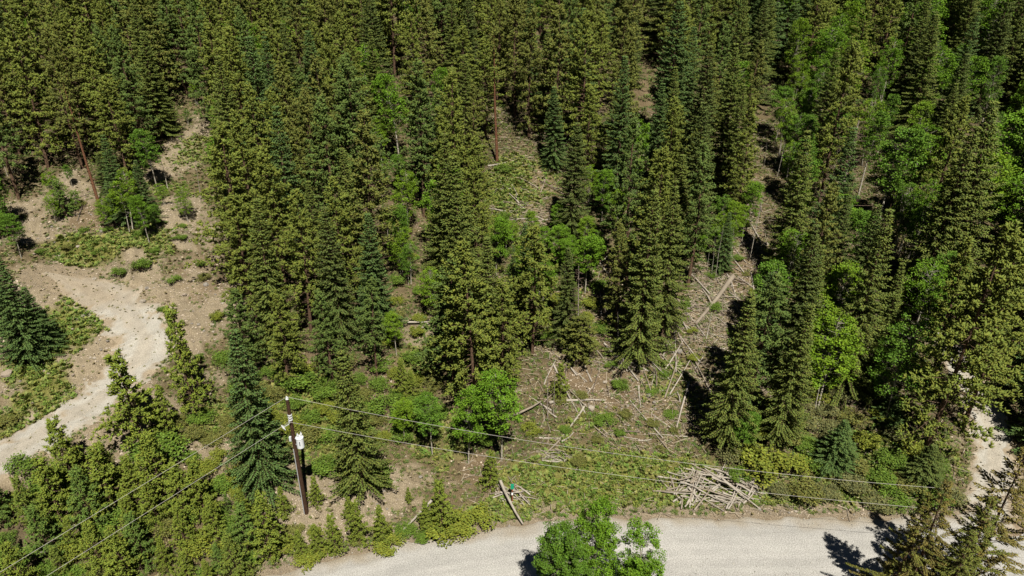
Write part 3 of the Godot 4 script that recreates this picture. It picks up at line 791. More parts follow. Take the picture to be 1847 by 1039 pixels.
const TREES = [
[1,-40.05,48.96,9.35,1.25,0,1,-1],
[1,-39.19,50.14,6.01,1.1,1,1,-1],
[1,-42.93,51.62,6.25,1.1,2,1,-1],
[2,-25.08,44.94,9.17,0.8,3,0,-1],
[2,-27.72,41.76,8.07,1.15,4,0,-1],
[2,-26.23,42.55,4.57,1.1,5,0,-1],
[1,-18.47,40.1,13.38,1.05,6,1,-1],
[1,-11.24,40.21,12.69,1.05,7,0,-1],
[2,-16.41,37.74,2.86,1.05,8,0,-1],
[2,-14.37,38.77,2.78,1.05,9,0,-1],
[2,-16.67,34.89,5.76,1.05,10,0,-1],
[2,-12.39,35.46,3.6,1.05,11,0,-1],
[2,-10.84,36.48,3.79,1.05,553,0,-1],
[2,-9.22,36.27,3.48,1.05,553,0,-1],
[2,-4.97,37.31,4.87,1.05,12,0,-1],
[2,-7.73,39.68,1.51,1.05,13,0,-1],
[2,-1.64,41.07,3.59,1.05,14,0,-1],
[2,-13.53,35.36,2.85,1.05,11,0,-1],
[2,-14.63,35.12,2.59,1.05,11,0,-1],
[2,-6.19,37.42,2.9,1.05,11,0,-1],
[2,-11.88,37.95,2.38,1.05,553,0,-1],
[2,-9.34,48.76,3.59,1.05,15,0,-1],
[2,-8.38,48.55,2.88,1.05,16,0,-1],
[2,4.14,49.52,3.66,1.05,554,0,-1],
[0,-3.05,47.79,15.76,1.2,17,0,0],
[0,-0.89,49.86,10.85,1.15,18,0,-1],
[0,-5.21,50.3,11.54,1.2,19,1,-1],
[1,1.14,57.77,10.5,0.7,20,1,-1],
[1,0.08,57.27,8.5,0.6,21,1,-1],
[1,5.12,56.15,9.82,0.9,22,-1,-1],
[0,6.12,53.39,5.14,1.6,23,-1,-1],
[1,6.31,68.91,12.37,1,24,-1,-1],
[1,5.01,79.81,9.56,1,25,-1,-1],
[1,11.39,54.14,16.33,1,26,-1,-1],
[1,14.11,56.47,15.02,0.95,27,-1,-1],
[0,9.78,56.95,11.14,0.9,28,-1,-1],
[0,17.34,61.43,14.39,1,29,-1,-1],
[1,21.21,63.91,6.54,0.9,30,1,-1],
[0,24.13,70.03,14.17,0.9,31,-1,-1],
[1,17.39,45.12,14.41,1,32,0,-1],
[1,21.59,45.34,12.96,1,33,0,-1],
[1,24.13,50.38,14.83,0.95,34,-1,-1],
[0,26.58,55.9,14.39,0.9,35,-1,-1],
[1,24.61,50.37,12.98,0.85,36,-1,-1],
[1,28.6,50.1,16.82,0.95,37,0,-1],
[1,31.43,50.51,11.58,0.85,38,0,-1],
[1,29.67,58.86,12.7,0.85,39,-1,-1],
[0,33.26,44.32,19.7,1.15,40,0,1],
[0,37.33,46.44,17.06,1.15,41,0,2],
[0,42.45,50.7,14.93,1.2,42,0,-1],
[1,44.07,49.18,17.06,1.1,43,-1,-1],
[1,42.25,44.19,13.12,1.2,44,-1,-1],
[1,38.55,58.57,18.2,1,45,0,-1],
[1,41.08,58.41,20.2,1,46,0,-1],
[1,25.38,43.2,4.59,1.5,47,-1,-1],
[1,31.19,46.86,3.31,1.2,48,-1,-1],
[1,31.85,41.86,3.78,1.6,49,-1,-1],
[1,-39.05,65.73,9.46,0.95,50,1,-1],
[1,-37.33,66.92,6.56,0.9,51,1,-1],
[1,-41.04,67.43,6.38,0.9,52,2,-1],
[2,-45.17,66.19,3.89,1.2,53,1,-1],
[0,-21.67,48.43,8.75,1,54,1,-1],
[0,-18.76,48.48,8.83,1,55,0,-1],
[0,-15.33,49.6,8.96,1,56,1,-1],
[0,-11.69,50.47,9.54,1,57,1,-1],
[6,-42.8,68.29,13.45,1,58,-1,-1],
[6,-1.75,80.7,15.6,1,59,-1,-1],
[6,24.87,90.63,10.56,0.8,60,-1,-1],
[7,-33.96,72.06,4.62,0.8,61,-1,-1],
[7,5.95,54.61,8.96,0.8,62,-1,-1],
[7,3,47.4,5.47,0.7,63,-1,-1],
[7,3.48,47.72,4.53,0.7,64,-1,-1],
[7,34.23,69.2,12.1,1.3,65,-1,-1],
[8,-37.75,72.97,4.92,0.7,66,-1,-1],
[8,-53.22,71.65,3.6,0.7,67,-1,-1],
[8,-54.09,71.96,3.6,0.7,68,-1,-1],
[8,2.54,60.65,3.42,0.7,69,-1,-1],
[8,24.65,65.77,7.49,0.5,70,-1,-1],
[8,20.05,63.02,4.2,0.4,555,-1,-1],
[8,20.35,62.64,5.91,0.4,555,-1,-1],
[8,19.77,63.81,3.03,0.4,555,-1,-1],
[8,9.77,54.56,4.62,0.4,555,-1,-1],
[8,10.43,54.51,5.72,0.4,555,-1,-1],
[8,12.53,54.31,2.91,0.4,555,-1,-1],
[8,30.92,78.31,4.58,0.45,556,-1,-1],
[8,31.93,77.8,3.93,0.45,556,-1,-1],
[8,32.59,77.83,3.29,0.45,556,-1,-1],
[8,30.23,80.99,3.02,0.45,556,-1,-1],
[3,31.19,46.86,10.43,1.03,73,-1,-1],
[3,-38.56,72.36,7.23,1.15,74,-1,-1],
[3,-38.04,64.85,6.84,1.03,75,-1,-1],
[3,-35.77,63.3,5.42,0.92,76,-1,-1],
[3,-33.72,67.84,4.19,1.03,77,-1,-1],
[3,-45.86,66.72,4.92,1.03,78,-1,-1],
[3,-46.77,60.53,4.76,1.26,79,-1,-1],
[3,-13.38,80.88,11.62,1.03,80,-1,-1],
[3,-8.48,84.81,9.88,0.8,81,-1,-1],
[3,-15.38,80.1,6.53,1.03,82,-1,-1],
[3,-11.09,68.54,7.23,1.03,83,-1,-1],
[3,-11.04,63.34,6.99,0.92,84,-1,-1],
[3,-1.6,63.52,6.83,1.15,85,-1,-1],
[3,2.81,60.66,5.91,1.15,86,-1,-1],
[3,4.63,64.4,5.43,1.26,87,-1,-1],
[3,7.25,61.56,6.77,1.38,88,-1,-1],
[3,9.73,70.77,6.18,1.03,89,-1,-1],
[3,8.43,73.31,5.35,1.03,90,-1,-1],
[3,10.98,68.33,6.1,1.03,91,-1,-1],
[3,-10.29,52.76,4.46,1.15,92,-1,-1],
[3,-3.44,43.11,7.58,1.15,93,-1,-1],
[3,-0.82,43.46,9.07,1.15,94,-1,-1],
[3,-6.33,43.68,6.09,1.15,95,-1,-1],
[3,-8.63,44.52,4.82,1.15,96,-1,-1],
[3,25.32,69.99,6.2,1.15,97,-1,-1],
[3,23.41,68.29,4.95,1.15,98,-1,-1],
[3,33.13,86.25,7.47,1.26,99,-1,-1],
[3,32.74,78.93,8.36,1.15,100,-1,-1],
[3,25.8,48.05,9.25,1.44,101,-1,-1],
[3,25.56,50.34,9.1,1.15,102,-1,-1],
[3,28.27,53.34,9.26,1.03,103,-1,-1],
[3,18.26,43.74,4.6,1.38,104,-1,-1],
[3,38.92,69.08,12.08,1.26,105,-1,-1],
[3,42.43,81.84,8.55,1.15,106,-1,-1],
[3,37.45,78.27,8.97,1.15,107,-1,-1],
[3,52.83,71.58,12.9,1.49,108,-1,-1],
[3,54.64,69.86,13.04,1.38,109,-1,-1],
[3,48.93,67.39,11.23,1.38,110,-1,-1],
[3,50.02,65,10.53,1.26,111,-1,-1],
[3,55.29,72.95,8.07,1.38,112,-1,-1],
[3,35.98,53.67,9.83,1.15,113,-1,-1],
[3,38.28,56.08,8.91,1.15,114,-1,-1],
[3,38.17,95.76,6.46,1.15,115,-1,-1],
[3,49.54,104.2,6.02,1.03,116,-1,-1],
[3,59.62,95.11,7.79,1.15,117,-1,-1],
[3,8.06,109.79,6.18,0.92,118,-1,-1],
[3,-40.67,90.59,3.47,1.03,119,-1,-1],
[3,-40.2,86.18,2.04,1.15,120,-1,-1],
[4,24.04,30.98,10.2,1,121,-1,-1],
[4,25.03,30.85,11.5,1,122,-1,-1],
[4,28.87,31.28,13,1.35,123,-1,-1],
[4,27.55,30.33,10.5,1.1,124,-1,-1],
[4,26.48,29.53,9,1.1,125,-1,-1],
[5,4.9,30.74,9.6,0.9,126,-1,-1],
[5,2.61,29.93,8.6,1,127,-1,-1],
[5,3.56,29.74,8.4,0.8,128,-1,-1],
[5,7.8,30.09,9.2,0.95,129,-1,-1],
[3,2.11,67.56,4.43,1.03,557,-1,-1],
[3,4.64,68.9,3.95,1.02,558,-1,-1],
[3,-0.58,66.62,4.38,1.33,559,-1,-1],
[3,1.74,59.08,3.4,1.2,558,-1,-1],
[3,6.16,64.51,4.21,1.02,557,-1,-1],
[3,3.43,65.4,4.29,1.16,130,-1,-1],
[3,0.98,62.06,4.16,1.31,560,-1,-1],
[3,7.41,65.45,5.16,1.04,557,-1,-1],
[3,5.34,63.54,4.85,1.33,560,-1,-1],
[3,3.87,61.06,3.13,1.25,561,-1,-1],
[3,8.61,65.39,3.85,1.23,558,-1,-1],
[3,0.01,68.08,3.13,1.27,562,-1,-1],
[3,9.5,68.02,3.99,1.19,558,-1,-1],
[3,0.85,63.21,4.3,1.09,560,-1,-1],
[3,-10.78,62.06,5.38,1.24,563,-1,-1],
[3,-9.86,60.92,4.69,1.02,564,-1,-1],
[3,-7.5,57.49,5.19,1.28,564,-1,-1],
[3,-11.18,66.54,3.26,1.22,133,-1,-1],
[3,-14.54,77.03,3.52,1.06,565,-1,-1],
[3,-12.88,77.83,3,1.05,566,-1,-1],
[3,-12.94,67.25,3.06,1.31,566,-1,-1],
[3,-10.78,74.68,3.63,1.12,565,-1,-1],
[3,-12.42,75.34,5.12,1.35,564,-1,-1],
[3,32.83,83.27,7.93,0.91,567,-1,-1],
[3,37.97,97.16,10.33,0.83,568,-1,-1],
[3,31.17,75.23,7.09,0.83,567,-1,-1],
[3,40.3,64.79,9.44,0.77,135,-1,-1],
[3,40.03,90.89,9.7,0.83,568,-1,-1],
[3,44.97,83.74,7.78,0.9,134,-1,-1],
[3,40.24,83.28,7.1,0.71,569,-1,-1],
[3,37.33,87.37,9.42,0.94,568,-1,-1],
[3,39.39,62.31,8.28,0.76,569,-1,-1],
[3,37.18,90.02,7.72,0.86,134,-1,-1],
[3,39.42,65.45,8.68,0.86,134,-1,-1],
[3,48.86,93.09,9.31,0.93,568,-1,-1],
[3,29.48,67.69,8.16,0.9,569,-1,-1],
[3,47.19,80.97,8.4,0.94,569,-1,-1],
[3,46.16,89.63,7.44,0.74,134,-1,-1],
[3,39.91,66.46,7.51,0.91,570,-1,-1],
[3,43.41,71.74,8.23,0.84,570,-1,-1],
[3,39.9,76.32,10.27,0.81,135,-1,-1],
[3,36.36,85.9,7.84,0.85,569,-1,-1],
[3,34.63,80.18,7.46,0.93,567,-1,-1],
[3,19.28,65.44,3.34,1.17,136,-1,-1],
[3,22.04,68.08,4.01,1.18,571,-1,-1],
[3,22.65,65.89,4.79,1.05,572,-1,-1],
[3,22.19,69.74,4.98,1.29,571,-1,-1],
[3,24.58,68.68,4.4,1.03,571,-1,-1],
[3,20.9,66.08,3.58,1.18,136,-1,-1],
[3,54.96,78.74,8.05,0.76,138,-1,-1],
[3,59.62,82.57,9.42,0.93,573,-1,-1],
[3,50.09,69.47,9.3,0.82,573,-1,-1],
[3,58.9,77.44,9.52,0.87,139,-1,-1],
[3,60.63,78.66,10.5,0.88,139,-1,-1],
[3,57.41,77.24,9.04,0.71,138,-1,-1],
[3,58.17,85.87,10.22,0.76,139,-1,-1],
[3,56.34,71.96,8.85,0.76,573,-1,-1],
[3,-44.77,67.61,2.28,1.16,574,-1,-1],
[3,-46.65,70.71,2.72,1.01,575,-1,-1],
[3,-36.2,68.67,2.59,1.34,576,-1,-1],
[3,-45.82,65.29,3.16,1.02,141,-1,-1],
[3,-35.8,65.42,3.13,1.26,141,-1,-1],
[3,-40.44,64.95,3.45,1.29,141,-1,-1],
[3,-40.15,70.93,2.06,1.05,575,-1,-1],
[0,71.34,96.03,12.19,1.02,148,0,-1],
[3,52.87,88.75,9.62,1.23,149,0,-1],
[1,-1.8,106.8,11.93,1.07,150,0,-1],
[0,-47.94,111.92,13.93,0.87,151,1,-1],
[0,-55.37,90.11,14.08,0.95,152,2,-1],
[1,-4.4,58.19,15.75,1.18,153,0,-1],
[1,87.89,128.03,18.5,0.88,154,1,-1],
[0,-7.59,73.97,12.88,0.97,155,1,-1],
[1,-35.3,114.49,12.87,1,156,0,-1],
[3,66.45,102.26,10.76,1.21,157,0,-1],
[3,26.06,59.92,8.31,1.12,158,0,-1],
[0,-64.99,83.68,14.09,1.08,159,2,-1],
[0,34.48,73.87,17.31,0.99,160,0,-1],
[0,-31.77,113.3,11.98,1.04,161,0,-1],
[1,-47.04,96.99,13.49,0.99,156,0,-1],
[0,-22.74,77.09,12.24,0.95,162,1,-1],
[0,29.07,122.21,14.01,0.99,163,2,-1],
[3,56.56,117.17,10.12,1.12,164,0,-1],
[1,-19.74,127.71,17.78,0.94,165,0,-1],
[3,-54.12,61.08,7.5,0.98,166,2,-1],
[0,-82.57,114.81,15.94,0.86,167,1,-1],
[1,8.29,85.62,15.9,0.88,168,1,-1],
[0,7.51,98.13,14.63,0.85,169,1,-1],
[0,-35.15,120.19,16.74,1.03,170,0,-1],
[0,-60.21,124.1,15.39,1,171,1,-1],
[0,-30.7,84.17,14.87,0.92,172,1,-1],
[0,-57.93,131.41,14.79,0.93,162,1,-1],
[0,-77.65,101.63,12.95,1.16,173,2,-1],
[3,-14.51,105.22,9.91,1.02,174,0,-1],
[0,-14.85,109.05,15.71,1.01,175,1,-1],
[1,-61.97,128.49,17.27,0.98,176,1,-1],
[0,-2.72,102.32,12.83,0.98,177,2,-1],
[0,-44.18,130.36,12.83,0.94,172,1,-1],
[3,47.92,99.22,9.52,1.25,178,0,-1],
[3,-2.59,130.28,8.82,1.08,179,1,-1],
[1,87.28,118.07,13.16,1.18,180,1,-1],
[0,68.66,114.46,14.21,0.96,181,1,-1],
[0,-5.54,115.41,12.31,0.91,182,2,-1],
[3,13.28,76.02,8.89,1.28,183,0,-1],
[0,-51.99,83.85,12.75,1.15,184,0,-1],
[1,59.85,73.28,9.66,0.94,185,1,-1],
[0,-68.57,124.04,13.32,1.2,184,0,-1],
[0,-23.36,123.41,16.65,1.14,186,0,-1],
[0,22.21,101.32,15,0.98,187,0,-1],
[1,67.86,83.17,12.74,0.86,188,2,-1],
[0,12.78,102.97,13.67,0.91,189,1,-1],
[0,-15.99,72.36,15.77,1.05,190,1,-1],
[1,18.45,79.37,12.85,0.9,191,0,-1],
[3,0.55,117.21,9.25,1.3,192,2,-1],
[0,-35.52,100.26,15.14,0.88,193,0,-1],
[0,27.32,100.87,11.78,0.86,194,0,-1],
[0,-21.37,58.58,14.61,1.1,195,0,-1],
[1,22.9,95.3,12.56,1.05,196,2,-1],
[0,-20.21,79.6,16.06,0.91,197,0,-1],
[1,-51.77,113.67,11.92,1.02,198,0,-1],
[0,-25.11,117,14.51,1.08,199,0,-1],
[1,50.36,114.88,16.4,0.98,200,0,-1],
[0,25.9,107.56,14.95,0.9,201,2,-1],
[1,-40.98,117.75,11.88,0.93,202,1,-1],
[0,-47.9,130.93,11.4,1.06,203,0,-1],
[0,8.8,102.72,15.89,1.05,204,0,-1],
[1,75.6,111.46,11.13,0.98,205,1,-1],
[0,-63.77,111.95,14.82,1.07,206,1,-1],
[0,28.25,83.92,12.88,0.87,182,2,-1],
[0,-53.41,104.17,15.98,0.89,207,1,-1],
[1,64.31,108.84,13.54,0.87,208,0,-1],
[1,78.61,115.27,13.46,1.08,209,1,-1],
[0,31.75,103.69,12.48,0.87,210,0,-1],
[0,-2.03,94.3,12.72,1,211,2,-1],
[0,-46.41,103.39,17.56,1.18,212,1,-1],
[1,13.53,85.5,9.76,1.03,213,1,-1],
[1,-39.4,127.86,16.16,0.91,214,0,-1],
[0,-60.65,81.43,15.36,0.98,215,2,-1],
[0,-19.73,98.34,14.43,0.89,216,0,-1],
[0,41.99,102.51,14.63,1.11,217,0,-1],
[1,86.78,112.82,13.53,1.02,218,0,-1],
[0,-57.98,75.45,11.51,0.86,219,1,-1],
[3,55.77,126.29,7.63,1.05,220,0,-1],
[1,16.05,109.44,11.73,1.05,221,1,-1],
[3,-58.58,113.55,10.74,1.12,222,0,-1],
[1,67.12,128.69,13.58,0.91,223,0,-1],
[3,90.34,124.7,7.5,1.08,224,1,-1],
[0,-46.04,125.5,15.49,0.98,225,0,-1],
[1,21.79,107.27,16.85,1.03,226,2,-1],
[1,35.73,111.81,14.23,1,227,1,-1],
[0,-5.29,124.12,14.78,1.1,228,0,-1],
[3,-28.53,68.31,10.19,1.03,229,0,-1],
[0,-66.26,104.58,14.83,0.96,230,1,-1],
[0,2.6,102.38,15.07,0.9,201,2,-1],
[0,74.84,108.3,11.99,1.08,231,0,-1],
[0,-13.99,115.28,11.27,1.07,232,1,-1],
[1,78.96,124.93,18.4,1.17,233,0,-1],
[3,-67.03,115.23,9.19,1.13,222,0,-1],
[0,5.33,128.21,12.16,0.94,234,2,-1],
[0,52,128.83,14.86,0.99,235,0,-1],
[0,-66.27,127.93,17.55,1.13,236,0,-1],
[0,-53.67,130.89,11.94,1.14,237,2,-1],
[0,33.17,115.07,11.51,1.12,238,0,-1],
[0,-45.18,80.35,13.11,0.85,172,1,-1],
[0,-26.61,104.28,14.75,1.02,239,0,-1],
[1,90.39,121.48,16.16,1.12,240,0,-1],
[0,8.78,77.68,10.55,1.08,241,0,-1],
[3,60.16,105.49,9.68,1.01,242,0,-1],
[0,-10.09,123.91,10.67,0.94,194,0,-1],
[0,69.55,88.7,10.09,1.1,243,0,-1],
[1,2.13,94.4,14.05,0.85,244,1,-1],
[0,36.39,120.29,9.98,0.88,245,1,-1],
[0,-0.64,125.19,16.56,1.1,246,0,-1],
[0,-30.59,122.11,11.91,1.12,247,0,-1],
[0,-41.75,77.41,14.57,0.87,172,1,-1],
[0,48.15,124.16,13.99,0.87,248,1,-1],
[3,38.11,107.26,9.37,1.18,249,0,-1],
[0,-47.11,73.98,14.47,0.96,250,2,-1],
[1,16.1,97.73,10.34,1.14,251,2,-1],
[0,17.94,127,14.23,0.85,252,2,-1],
[0,-43.53,96.93,14.04,0.98,253,0,-1],
[0,49.59,55.25,9.9,1.1,254,2,-1],
[1,37.26,124.54,14.13,0.87,255,0,-1],
[0,-20.27,74.87,14.36,1.19,256,2,-1],
[1,24.83,75.2,13.09,0.91,257,0,-1],
[3,-20.92,115.62,7.5,1.24,258,1,-1],
[1,70.41,99.7,8.6,0.98,259,2,-1],
[1,23.37,125.07,15.86,0.95,260,0,-1],
[1,-69.87,131.88,9.2,1.02,261,0,-1],
[0,10.7,89.69,13.23,1.13,262,0,-1],
[1,-18.92,108.92,13.19,0.98,263,0,-1],
[1,59.83,121.7,13.32,1.17,264,2,-1],
[0,29.71,115.71,12.77,1.03,265,0,-1],
[0,78.51,96.63,13.2,0.92,248,1,-1],
[1,-12.68,129.4,16.3,0.94,266,0,-1],
[3,73.35,124.95,7.5,1.18,157,0,-1],
[1,44.81,55.74,13.62,1.17,267,2,-1],
[0,-62.55,121.07,15.02,0.93,193,0,-1],
[1,56.14,89.57,13.38,0.92,268,1,-1],
[1,20.91,85.95,13.75,1.01,269,1,-1],
[1,-80.12,127.87,12.69,1.07,270,2,-1],
[0,-6.48,89.49,11.53,1.13,271,0,-1],
[0,14.79,119.83,13.97,1.11,272,1,-1],
[0,-51.07,68.48,13.22,1.14,273,1,-1],
[0,-70.41,103.02,14.77,1.03,274,0,-1],
[3,-9.18,115.9,8.68,0.95,275,2,-1],
[0,-55.26,97.14,15.95,0.91,276,0,-1],
[1,66.37,98.13,15.36,0.87,277,2,-1],
[3,-42.24,102.97,10.3,1.23,278,0,-1],
[0,-24.74,62.06,15.25,1.06,279,0,-1],
[3,-26.99,128.16,10.27,1.03,280,1,-1],
[1,49.84,86.39,14.56,1.13,281,0,-1],
[0,-80.22,108.11,16.75,1.05,225,0,-1],
[1,78.25,109.67,13.89,0.89,282,2,-1],
[0,20.11,113.49,17.05,1.04,283,0,-1],
[1,-66.31,119.04,17.24,0.99,284,2,-1],
[0,-17.86,120.12,15.55,1.2,285,1,-1],
[1,67.08,120.9,10.7,1.03,205,1,-1],
[0,-11.23,91.41,17.42,1.12,286,2,-1],
[0,-48.63,92.75,18.06,1.18,212,1,-1],
[3,96.61,127.21,10.73,1.29,157,2,-1],
[0,16.89,103.93,15.48,1.1,287,2,-1],
[3,-61.3,94.95,7.5,1,288,0,-1],
[3,56.38,92.8,7.5,1.1,289,1,-1],
[3,75.53,127.3,7.5,1.04,290,0,-1],
[0,-15.33,56.89,13.3,0.99,279,0,-1],
[1,78.92,100.23,13.1,1.01,291,2,-1],
[0,-27.64,93.25,14.07,1.11,159,2,-1],
[0,10.06,117.05,14.02,0.98,265,0,-1],
[1,-58.12,84.67,14.31,1.05,292,2,-1],
[0,-38.54,94.13,14.24,1.07,159,2,-1],
[0,6.08,92.48,12.83,1.06,293,1,-1],
[1,53.03,55.93,12.81,0.96,294,0,-1],
[0,-77.35,124.93,14.76,1.14,159,2,-1],
[1,29.38,93.07,14.94,0.99,295,0,-1],
[0,-37.12,107.4,18.08,0.96,296,0,-1],
[0,-59.69,90.82,13.92,1.04,239,0,-1],
[0,25.67,117.37,17.45,0.96,297,0,-1],
[1,-20.94,52.7,13.85,1.05,298,0,-1],
[0,-9.87,101.34,18.42,1.15,299,1,-1],
[0,13.54,81.31,15.4,0.97,300,2,-1],
[0,-44.72,119.81,10.81,1.13,301,0,-1],
[0,-24.58,66.62,15.46,1.07,302,0,-1],
[3,38.44,129.02,7.67,1.32,192,0,-1],
[1,-52.53,64.2,9.62,0.87,303,1,-1],
[1,65.06,113.23,13.28,0.95,304,2,-1],
[1,-42.12,82.69,12.41,1.12,305,0,-1],
[1,41.65,125.14,12.67,1.2,306,2,-1],
[1,46.08,51.48,10.72,0.91,307,0,-1],
[3,55.18,61.43,7.5,1.3,308,0,-1],
[0,-47.78,85.4,13.34,0.97,309,0,-1],
[0,-77.07,113.68,17.35,1.05,310,0,-1],
[0,41.12,120.14,11.94,1.03,311,0,-1],
[1,44.06,117.29,7.5,1.07,312,1,-1],
[0,-26.65,83.4,12.76,0.96,313,0,-1],
[0,-57.7,107.35,13.64,1.16,314,1,-1],
[0,-33.48,88.3,14.25,0.91,315,0,-1],
[1,83.6,106.66,16.99,1.1,316,1,-1],
[0,-38.59,97.98,12.71,1.09,184,0,-1],
[0,-55.25,80.03,11.44,1.03,317,0,-1],
[1,38.67,100.39,7.71,1.02,318,0,-1],
[0,-61.29,106.37,12.17,0.88,162,1,-1],
[0,13.75,129.11,14.33,0.94,319,0,-1],
[1,46.49,113.09,16.3,1.2,320,0,-1],
[0,-5.7,106.99,15.41,1.02,204,0,-1],
[0,-71.96,114.75,13.95,0.93,172,1,-1],
[1,-27.29,79.56,14.92,0.85,321,1,-1],
[1,2.86,123.08,9.5,0.86,322,0,-1],
[3,22.99,120.49,8.43,1.02,323,0,-1],
[1,67.93,110.54,10.84,1.01,324,1,-1],
[0,-49.01,123.36,12.12,0.9,152,2,-1],
[3,8.27,130.3,7.5,0.95,275,0,-1],
[1,-25.6,72.22,17.78,1.09,325,1,-1],
[3,46.72,76.76,7.5,1.19,326,2,-1],
[0,19.91,74.16,9.26,1.09,327,0,-1],
[0,12.03,113.23,15.21,0.93,328,0,-1],
[1,-58.93,99.85,12.47,1.11,329,0,-1],
[3,23.21,54.82,8.2,1.27,330,1,-1],
[0,-35.04,104.25,11.62,1.14,247,0,-1],
[1,34.76,99.73,13.39,1.1,331,0,-1],
[1,13.83,63.64,11.5,0.98,332,0,-1],
[3,85.09,122.89,9.33,1.07,333,0,-1],
[1,-56.31,126.46,10.36,0.99,334,0,-1],
[0,-33.61,125.7,14.13,1.08,159,2,-1],
[1,57.69,130.07,13.15,0.85,335,0,-1],
[0,-77.13,131.79,14.98,1.17,184,0,-1],
[0,-18.58,83.62,13.23,0.97,253,0,-1],
[0,-72.36,99.19,12.55,1.09,336,0,-1],
[0,-90.09,124.88,17.87,1.19,337,2,-1],
[1,69.24,105.05,17.67,1.07,240,0,-1],
[1,32.48,95.21,13.61,1.11,264,2,-1],
[0,29.05,111.92,14.19,1.1,338,2,-1],
[1,72.41,121.76,10.64,1.2,339,0,-1],
[3,69.63,124.89,7.96,0.95,242,2,-1],
[0,-73.7,130.42,15.03,1.1,159,2,-1],
[0,-24.73,109.28,10.01,0.99,340,1,-1],
[0,-22.22,93.22,16.8,0.86,341,2,-1],
[1,-18.49,59.63,10.96,0.85,342,0,-1],
[1,51.79,82.54,12.09,1.12,264,2,-1],
[0,-84.19,118.3,12.02,0.88,193,0,-1],
[0,13.92,91.94,15.74,1.15,286,2,-1],
[1,-40.24,109.11,14.2,1.06,343,2,-1],
[1,80.39,118.03,17.64,1.11,344,0,-1],
[0,2.13,105.95,14.47,0.95,265,0,-1],
[1,59.4,109.52,11.8,0.88,345,0,-1],
[0,-91.44,119.91,14.47,0.93,346,1,-1],
[1,44.92,109.86,13.33,0.93,208,0,-1],
[0,-22.11,103.11,16.59,1.04,347,0,-1],
[0,-62.29,76.65,15.92,1.08,348,0,-1],
[0,1.79,127.97,14.63,1.02,349,1,-1],
[0,-63.33,115.74,16.4,0.88,350,0,-1],
[1,61.54,99.22,14.91,0.86,351,0,-1],
[0,-84.37,110.58,12.42,0.88,352,0,-1],
[0,-80.73,123.6,16.36,1.02,353,0,-1],
[0,-75.25,105.09,14.33,1.03,309,0,-1],
[0,-87.16,122.53,17.48,0.98,354,2,-1],
[0,70.65,116.99,11.42,1,355,1,-1],
[0,53.35,99.05,13.72,1.12,356,1,-1],
[1,53.9,120.88,12.78,1.06,218,0,-1],
[0,-70.1,94.9,12.53,0.86,357,1,-1],
[3,-19.16,90.97,10.04,1.13,358,0,-1],
[0,27.25,127.81,13.45,0.96,359,2,-1],
[3,71.61,102.79,7.71,1.06,289,0,-1],
[1,-26.24,132.32,14.33,1.06,360,2,-1],
[3,71.05,109.21,8.52,1,361,0,-1],
[1,41.86,114.62,17.49,0.97,362,2,-1],
[0,-70.6,111.27,13.05,1.17,206,1,-1],
[0,33.01,123.57,13.36,1.06,363,1,-1],
[0,-23.25,130.09,11.36,0.88,364,0,-1],
[0,-6.8,77.38,12.93,0.92,365,0,-1],
[0,-10.47,110.99,15.58,0.9,366,0,-1],
[0,-30.62,96.12,10.83,1.12,367,0,-1],
[0,-27.31,123.73,17.49,1,215,2,-1],
[3,56.15,97.03,7.5,1.27,157,0,-1],
[0,33.16,107.51,16.82,1.06,368,0,-1],
[3,-33.73,91.84,11.55,1.08,222,0,-1],
[0,44.72,104.88,12.01,1.01,148,0,-1],
[0,6.53,106.28,14.47,1.19,369,0,-1],
[0,-16.48,100.55,18.11,1.17,370,0,-1],
[0,-28.56,75.9,9.2,1.08,371,2,-1],
[1,-52.69,124.22,16.07,0.97,372,0,-1],
[0,-10.21,107.07,14.12,0.94,189,1,-1],
[0,77.58,103.14,11.02,1.08,373,0,-1],
[1,57.73,63.3,12.63,1.09,374,2,-1],
[0,-63.85,79.77,16.04,0.98,353,0,-1],
[0,-49.1,116.45,11.83,0.93,375,0,-1],
[3,81.76,113.59,10.74,1.03,361,2,-1],
[0,-50.99,77.12,12.02,0.93,152,2,-1],
[0,-5.51,110.89,14.07,1.01,376,1,-1],
[0,-7.88,121.11,17.79,0.96,175,1,-1],
[0,-34.03,83,13.64,1.08,377,0,-1],
[0,16.56,114.22,14.77,1.13,338,2,-1],
[0,-20.76,70.45,13.26,0.95,378,2,-1],
[0,-16.17,124.4,17.24,0.94,379,2,-1],
[1,38.67,115.17,8.48,0.89,380,1,-1],
[0,-29.95,90.29,14.47,1.18,184,0,-1],
[0,-3.26,85.45,11.76,1.18,381,0,-1],
[0,-54.51,75.37,13.44,0.98,382,2,-1],
[0,23.75,82.95,11.03,0.99,383,2,-1],
[3,93.31,128.82,8.19,1.01,384,1,-1],
[0,5.17,116.99,15.09,1.03,265,0,-1],
[1,-35.74,110.73,11.93,0.87,385,0,-1],
[1,73.94,118.43,10.02,0.98,386,1,-1],
[0,55.04,114.2,17.18,1.08,387,0,-1],
[0,-31.04,118.57,12.36,1.15,314,1,-1],
[1,38.77,104.11,15.74,1.01,388,1,-1],
[1,49.54,79.04,11.11,0.89,345,0,-1],
[0,51.2,61.57,15.95,0.96,389,1,-1],
[0,0.71,112.69,15.12,1.15,390,2,-1],
[0,-70.87,87.56,15.92,1.12,236,0,-1],
[1,-31.21,108.63,11.72,1.14,391,0,-1],
[0,-54.97,116.89,12.52,1.04,392,0,-1],
[0,-9.63,71.62,16.58,1.13,393,1,-1],
[3,62.4,115.78,7.97,1.32,157,1,-1],
[3,61.1,69.52,7.5,1.02,394,1,-1],
[0,-26.13,100.01,15.6,1.19,395,0,-1],
[0,-42.5,124.99,13.93,1.03,396,1,-1],
[0,-33.68,131.11,13.97,1.14,159,2,-1],
